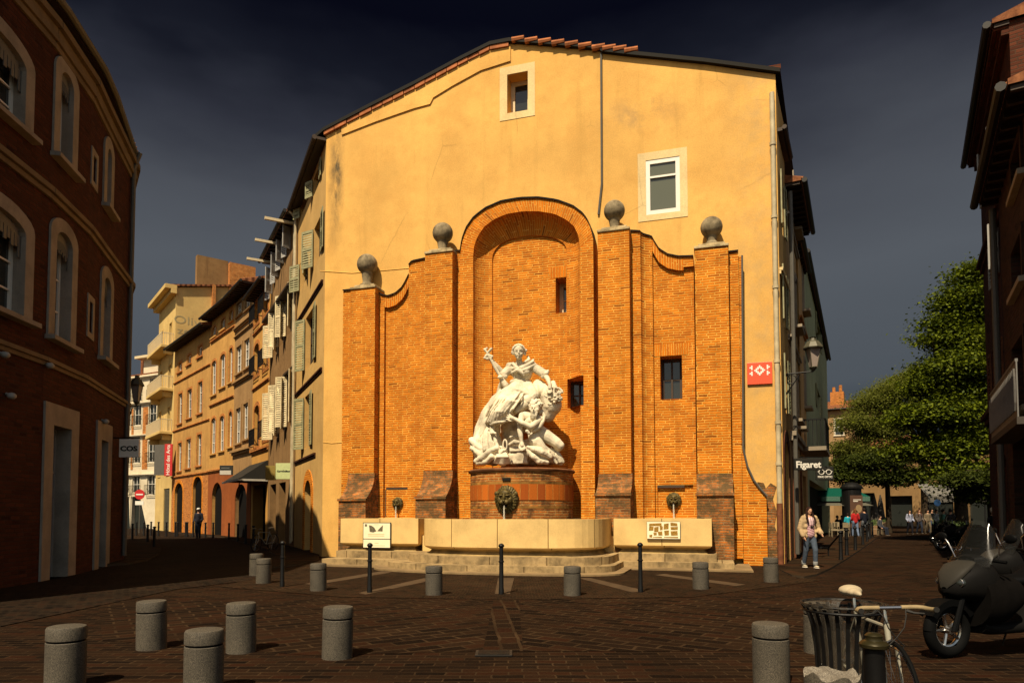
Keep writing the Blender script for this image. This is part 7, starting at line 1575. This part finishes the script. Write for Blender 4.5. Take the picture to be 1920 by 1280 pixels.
# -- seated woman: body in one piece
b = Sc()
hx, hy, hd_ = 972.5, 659, .30
b.el(hx, hy - .5, hd_, 10.8, 13.2, 11.8); b.el(hx + .2, hy + 6.5, hd_ + .035, 8.6, 7.6, 9.2); b.el(hx, hy + 11.6, hd_ + .08, 4.4, 3.4, 4.6)      # skull, jaw, chin
b.cap((973, 670, .24, 5.2), (974, 683, .12, 6.4)); b.cap((973, 683, .12, 8), (976, 688, .08, 11))
b.cap((956, 689, .05, 7.5), (943.5, 700, .22, 6.0)); b.cap((943.5, 700, .22, 5.4), (932, 687, .34, 4.6), (920.5, 674.5, .42, 3.2))
b.cap((1001, 688, .03, 7.5), (1021, 701, .2, 6.0)); b.cap((1021, 701, .2, 5.2), (1028, 712, .3, 4.4), (1031, 722, .38, 3.0))
b.cap((965, 690, .02, 12), (975, 699, .04, 14), (978, 712, .02, 12.5), (975, 724, .05, 17)); b.cap((988, 690, .02, 12), (983, 703, .03, 12))
b.el(968, 697, .20, 6.4, 6.2); b.el(987, 696, .20, 6.4, 6.2)
hand(b, sp_(920.5, 674.5, .42), sp_(914, 664, .47), Vector((.01, .03, .02)), Vector((.7, .5, 0)), 1.0); hand(b, sp_(1031, 722, .38), sp_(1031, 736, .46), Vector((0, -.01, -.02)), Vector((1, 0, 0)), 1.05)
b.cap((928, 790, .75, 6), (921, 806, .85, 4.2)); b.cap((921, 806, .85, 4.0), (925, 811, 1.0, 2.8), (929, 812, 1.08, 1.8)); b.cap((921, 806, .85, 3), (921, 812, 1.02, 2.2))
body_ = b.done('seated_woman', st_, .0135, 1)
f = Sc(hx) # face features
nt = f.q(hx, hy + 2.8, hd_ + .205); f.tube([f.q(hx, hy - 3, hd_ + .165), f.q(hx, hy + 1, hd_ + .19), nt], [.016, .02, .027], 6)
for s_ in (-1, 1):
    f.tube([f.q(hx + 1.4 * s_, hy - 3.4, hd_ + .165), f.q(hx + 4.4 * s_, hy - 4.2, hd_ + .15), f.q(hx + 7 * s_, hy - 2.4, hd_ + .11)], [.012, .016, .01], 6); f.el(hx + 3.9 * s_, hy - .6, hd_ + .135, 1.7, 1.0, 1.2); f.el(hx + 4.6 * s_, hy + 4, hd_ + .10, 3.6, 3.6, 3)
f.tube([f.q(hx - 2.6, hy + 6.2, hd_ + .17), f.q(hx, hy + 5.7, hd_ + .19), f.q(hx + 2.6, hy + 6.2, hd_ + .17)], [.006, .012, .006], 6); f.tube([f.q(hx - 2, hy + 7.2, hd_ + .165), f.q(hx, hy + 7.5, hd_ + .185), f.q(hx + 2, hy + 7.2, hd_ + .165)], [.006, .013, .006], 6)
f.done('face_features', body_, .009, 1)
for s_ in (-1, 1): q = Sc(hx); q.el(hx + 3.9 * s_, hy - 1.7, hd_ + .155, 1.9, .5, .5); q.build('socket_shade', M['recess'], body_, smooth=True)  # dark ellipsoids paint the shaded eye hollows
b = Sc(hx); b.el(hx, hy - 2.5, hd_ - .09, 12.6, 12.6, 11)
for i in range(26):
    a = PI * (i / 25) * 1.3 - .47; r = 11.0 + rg.uniform(-.3, .4); b.el(hx + r * math.cos(a), hy - 1.0 - (r + .8) * math.sin(a), hd_ - .01 + .02 * math.sin(a), 2.4 + rg.uniform(-.2, .4), 2.2, 2.6)
b.cap((hx - 1, hy - 12.6, hd_ + .08, 1.6), (hx - 6, hy - 10.5, hd_ + .10, 1.8), (hx - 10, hy - 5, hd_ + .05, 1.8), seg=8); b.cap((hx, hy - 12.6, hd_ + .08, 1.6), (hx + 6, hy - 10.5, hd_ + .10, 1.8), (hx + 10, hy - 5, hd_ + .05, 1.8), seg=8)
b.el(hx + 13.5, hy - 2, hd_ - .05, 3.2, 3.4, 3.4); b.el(hx - 12, hy + 2, hd_ - .05, 2.6, 4, 3.4); b.el(hx + 12, hy + 4, hd_ - .05, 2.4, 4, 3.4); b.done('hair', st_, .011, 1)
# bodice: shawl collar, laced front, rolled sleeves, belt
b = Sc()
for (p0, p1, p2, r) in (((955, 688, .16), (962, 682, .24), (970, 690, .36), 3.6), ((970, 691, .36), (984, 686, .3), (999, 678, .16), 3.6), ((958, 692, .2), (966, 690, .32), (974, 697, .40), 3.0), ((974, 696, .38), (988, 692, .32), (1003, 684, .16), 3.2), ((985, 678, .22), (992, 674, .12), (990, 669, .05), 3), ((978, 690, .36), (992, 683, .26), (1000, 675, .08), 2.8)): b.cap((*p0, r * .8), (*p1, r), (*p2, r * .8), seg=8)
b.cap((963, 692, .08, 12), (976, 702, .1, 14.5), (977, 712, .06, 14), seg=14); b.cap((990, 692, .06, 12), (984, 704, .08, 13), (978, 713, .06, 13)); b.el(968, 698, .26, 7.5, 7); b.el(987, 697, .26, 7.5, 7); b.cap((972, 694, .4, 3.6), (980, 700, .38, 2.6), (982, 704, .36, 1.8)); b.cap((970, 694, .4, 3.2), (960, 699, .3, 2.2)); b.cap((955, 686, .1, 7), (999, 684, .05, 7)); 
b.cap((958, 690, .06, 9.4), (945.5, 700.5, .22, 8.0)); b.cap((999, 688, .04, 9.4), (1019.5, 700, .19, 8.2)); b.cap((1018, 706, .22, 4), (1024, 700, .26, 4.5), (1027, 696, .2, 3.2)); b.cap((941, 698, .26, 5), (947, 706, .26, 5))
for i in range(5): b.el(966 - i * .5, 700 + i * 2.7, .30 - i * .01, 2.6, 1.0, 2)
b.done('bodice', st_, .0135, 1, disp=.012, dsc=.12)
b = Sc()
b.cap((962, 714, .16, 3.4), (975, 717, .26, 3.6), (993, 716, .1, 3.4)); b.cap((960, 716, .2, 4.5), (968, 713, .26, 3.6)); b.done('belt', st_, .015, 1)
# skirt: broad lap, knees, flowing to the left, with cut folds
b = Sc()
b.cap((978, 726, .05, 20), (968, 736, .3, 22), (948, 757, .6, 21), (930, 782, .68, 17)); b.cap((985, 730, .1, 16), (972, 748, .5, 16), (952, 772, .66, 15), (940, 786, .7, 10)); b.cap((990, 728, .25, 14), (1000, 742, .4, 12), (990, 752, .55, 12)); b.cap((960, 740, .5, 18), (946, 768, .85, 15), (930, 786, .8, 11))
b.cap((955, 732, .0, 14), (932, 752, .2, 14), (915, 778, .25, 15), (904, 805, .25, 15), (901, 828, .3, 17), (905, 852, .4, 18))
b.cap((925, 790, .45, 14), (922, 815, .4, 16), (930, 840, .4, 16), (925, 858, .45, 16))
fl_ = [[(957, 722, .3), (938, 735, .4), (920, 760, .5), (908, 788, .5)], [(966, 724, .36), (946, 742, .62), (926, 768, .75), (914, 795, .7)], [(974, 727, .4), (958, 744, .76), (938, 768, .95), (924, 793, .9)], [(980, 727, .38), (968, 744, .8), (950, 768, .98), (934, 790, .92)],
       [(985, 728, .35), (978, 744, .7), (962, 766, .9), (946, 787, .85)], [(990, 722, .25), (990, 735, .45), (982, 748, .62)], [(984, 722, .3), (985, 738, .5), (976, 750, .7)], [(996, 724, .1), (997, 738, .3), (992, 748, .5)]]
for k in range(9):
    t = k / 8; fl_.append([(953 + 34 * t, 727 + 5 * t, .38 + .1 * math.sin(t * 3)), (935 + 36 * t, 748 + 6 * t, .72 + .2 * math.sin(t * 3)), (920 + 34 * t, 770 + 2 * t, .86 + .12 * math.sin(t * 3)), (911 + 40 * t, 791 - 2 * t, .86 + .1 * math.sin(t * 3))])
for k in range(6):
    t = k / 5; fl_.append([(925 - 16 * t, 765 + 12 * t, .42), (912 - 10 * t, 790 + 10 * t, .46), (905 - 8 * t, 815 + 4 * t, .5), (900 + 3 * t, 838, .55)])
for k, L in enumerate(fl_): b.cap(*[(p[0], p[1], p[2] + (.16 if 0 < j < 3 and k not in (5, 6, 7) else .03), 1.9 + .9 * math.sin(j * 1.3 + k)) for j, p in enumerate(L)], seg=8)
b.cap((946, 733, .5, 2.6), (960, 728, .66, 2.6), (975, 731, .66, 2.8), (990, 739, .6, 2.8), (1000, 746, .5, 2.5))
hem = [(909, 793, .55), (917, 790, .82), (921, 796, .92), (927, 793, 1.0), (935, 791, 1.0), (944, 790, .98), (953, 787, .9), (960, 782, .8)]; b.cap(*[(*p, 2.4) for p in hem], seg=8)
b.done('skirt', st_, .0175, 1, disp=.03, dsc=.16)
# trailing cloth fanned over the rocks on the left
b = Sc()
for k in range(11):
    t = k / 10; x0, y0 = 903 + 22 * t, 800 + 4 * t; x1, y1 = 888 + 52 * t, 842 + 6 * math.sin(k) + 14 * t; b.cap((x0, y0, .45 + .3 * t, 2.6), ((x0 + x1) / 2 - 3, (y0 + y1) / 2, .62 + .35 * t + .05 * math.sin(k * 2), 3.4), (x1, y1, .75 + .35 * t, 3.2), seg=8)
b.cap((884, 826, .6, 5), (892, 833, .7, 6), (904, 842, .8, 6)); b.cap((886, 840, .6, 6), (900, 850, .8, 7), (908, 858, .9, 6))
b.cap((893, 864, .75, 5.5), (905, 858, .95, 6.5), (918, 846, 1.05, 6), (932, 840, 1.1, 5)); b.cap((896, 868, .8, 4), (912, 866, 1.0, 5), (922, 856, 1.1, 5)); b.cap((886, 826, .5, 8), (896, 848, .5, 10))
b.done('trailing_cloth', st_, .0175, 1, disp=.03, dsc=.14)
# rocks and block under the group
b = Sc()
b.cap((900, 860, .2, 12), (940, 858, .3, 13), (985, 860, .3, 12), (1025, 858, .2, 13), (1044, 862, .1, 8)); b.cap((950, 800, -.2, 18), (960, 840, -.1, 20), (1000, 840, -.1, 20)); b.cap((975, 765, -.2, 20), (985, 790, -.2, 24)); b.cap((955, 790, -.1, 20), (960, 825, .0, 18)); b.cap((915, 845, .5, 13), (940, 848, .6, 13)); b.cap((1000, 850, .5, 14), (1020, 852, .5, 12))
p0, p1 = sp_(955, 846, .75), sp_(989, 869, .75); b.box(p0.x, p1.x, p0.y, p0.y + .9, p1.z, p0.z)
b.cap((1022, 858, .5, 10), (1040, 862, .4, 7), (1052, 868, .25, 4)); b.done('rock_base', st_, .026, 1, disp=.10, dsc=.22)
b = Sc()
p0, p1 = sp_(955, 837, .8), sp_(991, 845, .8); b.box(p0.x, p1.x, p0.y, p0.y + .7, p1.z, p0.z); p0, p1 = sp_(955, 806, .35), sp_(974, 838, .35); b.box(p0.x, p1.x, p0.y, p0.y + .4, p1.z, p0.z)
b.cap((956, 833, .8, 3), (965, 828, .86, 4.5), (974, 829, .86, 3)); b.cap((957, 819, .75, 2), (974, 818, .75, 2)); b.done('stone_block', st_, .016, 1)
b = Sc() # cloth heap on the right
for L in ([(990, 838, .95, 3), (1002, 842, 1.02, 5), (1016, 848, .95, 6), (1030, 856, .75, 6)], [(990, 846, .95, 4), (1000, 856, 1.02, 5.5), (1010, 864, .95, 5.5), (1026, 867, .8, 4)], [(994, 840, .9, 5), (1014, 842, .8, 6), (1028, 848, .7, 5), (1040, 858, .5, 4)], [(1034, 840, .4, 2.5), (1042, 852, .45, 3), (1050, 866, .4, 2.8)], [(1029, 842, .5, 2.5), (1035, 855, .55, 3), (1044, 868, .5, 2.5)], [(998, 846, .8, 8), (1018, 858, .75, 9)], [(1040, 838, .35, 2), (1048, 850, .4, 2.5), (1056, 866, .35, 2.5)]): b.cap(*L, seg=8)
b.done('fallen_cloth', st_, .0165, 1, disp=.035, dsc=.12)
# sheaf tied with a loop
b = Sc(); n = 15
for k in range(n):
    t = (k - n / 2) / (n / 2); b.cap((944 + 3 * t, 846, 1.1, 1.6), (943 + 10 * t, 856, 1.18, 2.2), (942 + 16 * t, 869 - 2 * abs(t), 1.1 - .1 * abs(t), 1.7), seg=6)
b.cap((942, 846, 1.05, 5), (943, 864, .95, 10)); n = 12; lp = [(947 + 3.6 * math.cos(a), 834 + 10 * math.sin(a), 1.15, 1.5) for a in [2 * PI * i / n for i in range(n + 1)]]; b.cap(*lp, seg=6); b.cap((944, 844, 1.15, 2.4), (936, 852, 1.15, 2), (929, 858, 1.1, 1.6)); b.done('wheat_sheaf', st_, .0135, 1)
# instrument / ribboned torch in the raised hand
b = Sc(); b.cap((938.5, 706, .35, 2.6), (929, 690, .42, 3.2), (922, 676, .48, 2.6), (915, 664, .5, 2.0)); b.cap((912, 667, .5, 3), (909, 671, .5, 2.6), (914, 673, .5, 2.2)); b.cap((910, 656, .5, 2.6), (914, 662, .5, 2.2), (921, 654, .5, 2.6)); b.cap((908.5, 655, .5, 2), (913, 653, .5, 2)); b.cap((918, 666, .5, 2), (923, 668, .5, 2.2), (921, 673, .5, 1.8))
b.cap((935, 707, .4, 2), (941, 706, .4, 2)); b.cap((939, 708, .3, 4), (948, 722, .25, 6.5), (953, 734, .2, 5)); b.cap((942, 712, .25, 4), (938, 726, .1, 5), (936, 738, .05, 6)); b.done('ribboned_pipe', st_, .0135, 1)
# heavy mass of foliage and cloak behind on the right
b = Sc(); b.cap((1010, 722, .0, 12), (1018, 732, .1, 14)); b.el(1007, 724, .1, 8, 8); b.cap((1030, 740, .05, 20), (1035, 760, .05, 20), (1028, 778, .0, 14)); b.cap((1005, 735, .1, 12), (1000, 745, .2, 10)); b.cap((1037, 718, .1, 5), (1040, 728, .15, 6)); b.done('cloak_mass', st_, .02, 2, disp=.03, dsc=.25)
b = Sc(); rg = random.Random(4)
for k in range(60): a, r = rg.uniform(0, 2 * PI), rg.random() ** .5; b.el(1036 + 17 * r * math.cos(a), 744 + 19 * r * math.sin(a), .26 + .12 * (1 - r * r) + rg.uniform(-.03, .04), rg.uniform(1.8, 3.6), rg.uniform(1.5, 3.0))
for k in range(14): a = PI * k / 13; b.el(1038 + 16 * math.cos(a), 735 - 9 * math.sin(a), .3, rg.uniform(2, 3.5), rg.uniform(1.6, 2.6))
b.cap((1032, 738, .12, 14), (1038, 748, .12, 15)); b.done('leaf_garland', st_, .013, 0)
# rounded lute body
b = Sc(); b.el(956, 760, .95, 7, 4.6, 5); b.cap((962, 757, .9, 3), (980, 748, .7, 2.4)); b.cap((968, 770, .75, 5), (985, 758, .6, 10), (992, 752, .5, 9)); b.done('lute', st_, .015, 2)
# -- crouching man
b = Sc()
b.cap((1006, 783, .55, 8), (1000, 790, .72, 12), (1001, 803, .66, 13), (1010, 808, .5, 13)); b.cap((984, 779, .72, 8), (996, 783, .74, 10), (1010, 786, .7, 8.5)); b.el(991, 790, .9, 8, 6.5)
b.cap((1012, 786, .75, 6.8), (1003, 795, .95, 6.0), (995.5, 799.5, 1.05, 5.6)); b.cap((995.5, 799.5, 1.05, 5.4), (980, 793, 1.12, 4.8), (966, 785.5, 1.12, 3.2))
b.cap((979, 779, .8, 6.6), (976, 792, .9, 5.6), (974.5, 806, .96, 5.0)); b.cap((974.5, 806, .96, 5.0), (976.5, 818, 1.0, 4.2), (978, 828, 1.0, 3.0))
hand(b, sp_(966, 785.5, 1.12), sp_(951, 780, 1.15), Vector((0, .0, 0)), Vector((0, 0, 1)), 1.15, 2); hand(b, sp_(978, 828, 1.0), sp_(981, 842, 1.05), Vector((0, -.02, 0)), Vector((1, 0, 0)), 1.15, 1.2)
b.cap((1008, 806, .5, 13), (1025, 818, .5, 12.5), (1044, 830, .5, 10), (1050, 835, .48, 8.5)); b.cap((1050, 836, .48, 8), (1040, 845, .2, 7), (1024, 852, .0, 6))
b.cap((1002, 812, .6, 13), (1004, 828, .72, 13), (1018, 842, .7, 9), (1034, 852, .5, 7)); b.cap((1004, 774, .72, 5.5), (1004, 782, .7, 7))
mx_, my_ = 1003, 765; b.el(mx_, my_, .86, 10.5, 12, 11); b.el(mx_ - 1.5, my_ + 6, .94, 7.5, 7, 7); b.el(mx_ + 4.5, my_ + 3, .98, 3.5, 3.5, 3); b.el(mx_ - 7, my_ + 3, .98, 3, 3.5, 3)
man = b.done('crouching_man', st_, .0145, 1)
f = Sc(mx_); f.tube([f.q(mx_ - 2, my_ - 2, 1.02), f.q(mx_ - 3, my_ + 2, 1.06), f.q(mx_ - 3.2, my_ + 3.5, 1.07)], [.014, .02, .026], 6)
for s_ in (-1, 1): f.tube([f.q(mx_ - 2 + 1.2 * s_, my_ - 2.2, 1.02), f.q(mx_ - 2 + 5 * s_, my_ - 2.6, .98)], [.015, .012], 6)
f.done('face_features', man, .009, 1)
for s_ in (-1, 1): q = Sc(mx_); q.el(mx_ - 2 + 3.6 * s_, my_ + .2, 1.0, 1.4, .7, .8); q.build('socket_shade', M['recess'], man, smooth=True)  # shade of the eye hollows as dark ellipsoids
b = Sc(mx_); b.el(mx_ + 2, my_ - 7, .80, 12, 9, 9)
for k in range(46): a, r = rg.uniform(0, 2 * PI), rg.uniform(.3, 1); b.el(mx_ + 2 + 12.5 * r * math.cos(a), my_ - 8 + 9 * r * math.sin(a), .86 + .14 * (1 - r), rg.uniform(2.0, 3.6), rg.uniform(1.8, 3))
for k in range(20): b.el(mx_ + 9 + rg.uniform(-2, 4), my_ + rg.uniform(-6, 10), .78, rg.uniform(1.8, 3.2), rg.uniform(1.8, 3.2)); 
for k in range(12): b.el(mx_ - 9 + rg.uniform(-2, 1), my_ + rg.uniform(-8, 2), .82, rg.uniform(1.5, 2.8), rg.uniform(1.8, 2.8))
b.done('hair', st_, .012, 0)
b = Sc()
b.cap((mx_ - 1, my_ + 9, .93, 6), (mx_ - 3, my_ + 17, .93, 4.5))
for k in range(7): x = mx_ - 6 + k * 1.6; b.cap((x, my_ + 7, .98, 2.2), (x - 1 + math.sin(k), my_ + 14, .98, 2.0), (x - 1.5 + 1.5 * math.sin(k * 2), my_ + 21 + 2 * math.cos(k), .92, 1.3), seg=6)
b.done('beard', st_, .0115, 0)
b = Sc(); b.cap((990, 806, 1.0, 2.2), (988, 808, 1.1, 3), (992, 812, 1.08, 2.6)); b.cap((1016, 792, .8, 4), (1012, 800, .86, 3.5), (1000, 808, .9, 3)); b.cap((1016, 770, .7, 3), (1021, 780, .7, 3.4), (1018, 790, .75, 3)); b.done('sash', st_, .014, 1)
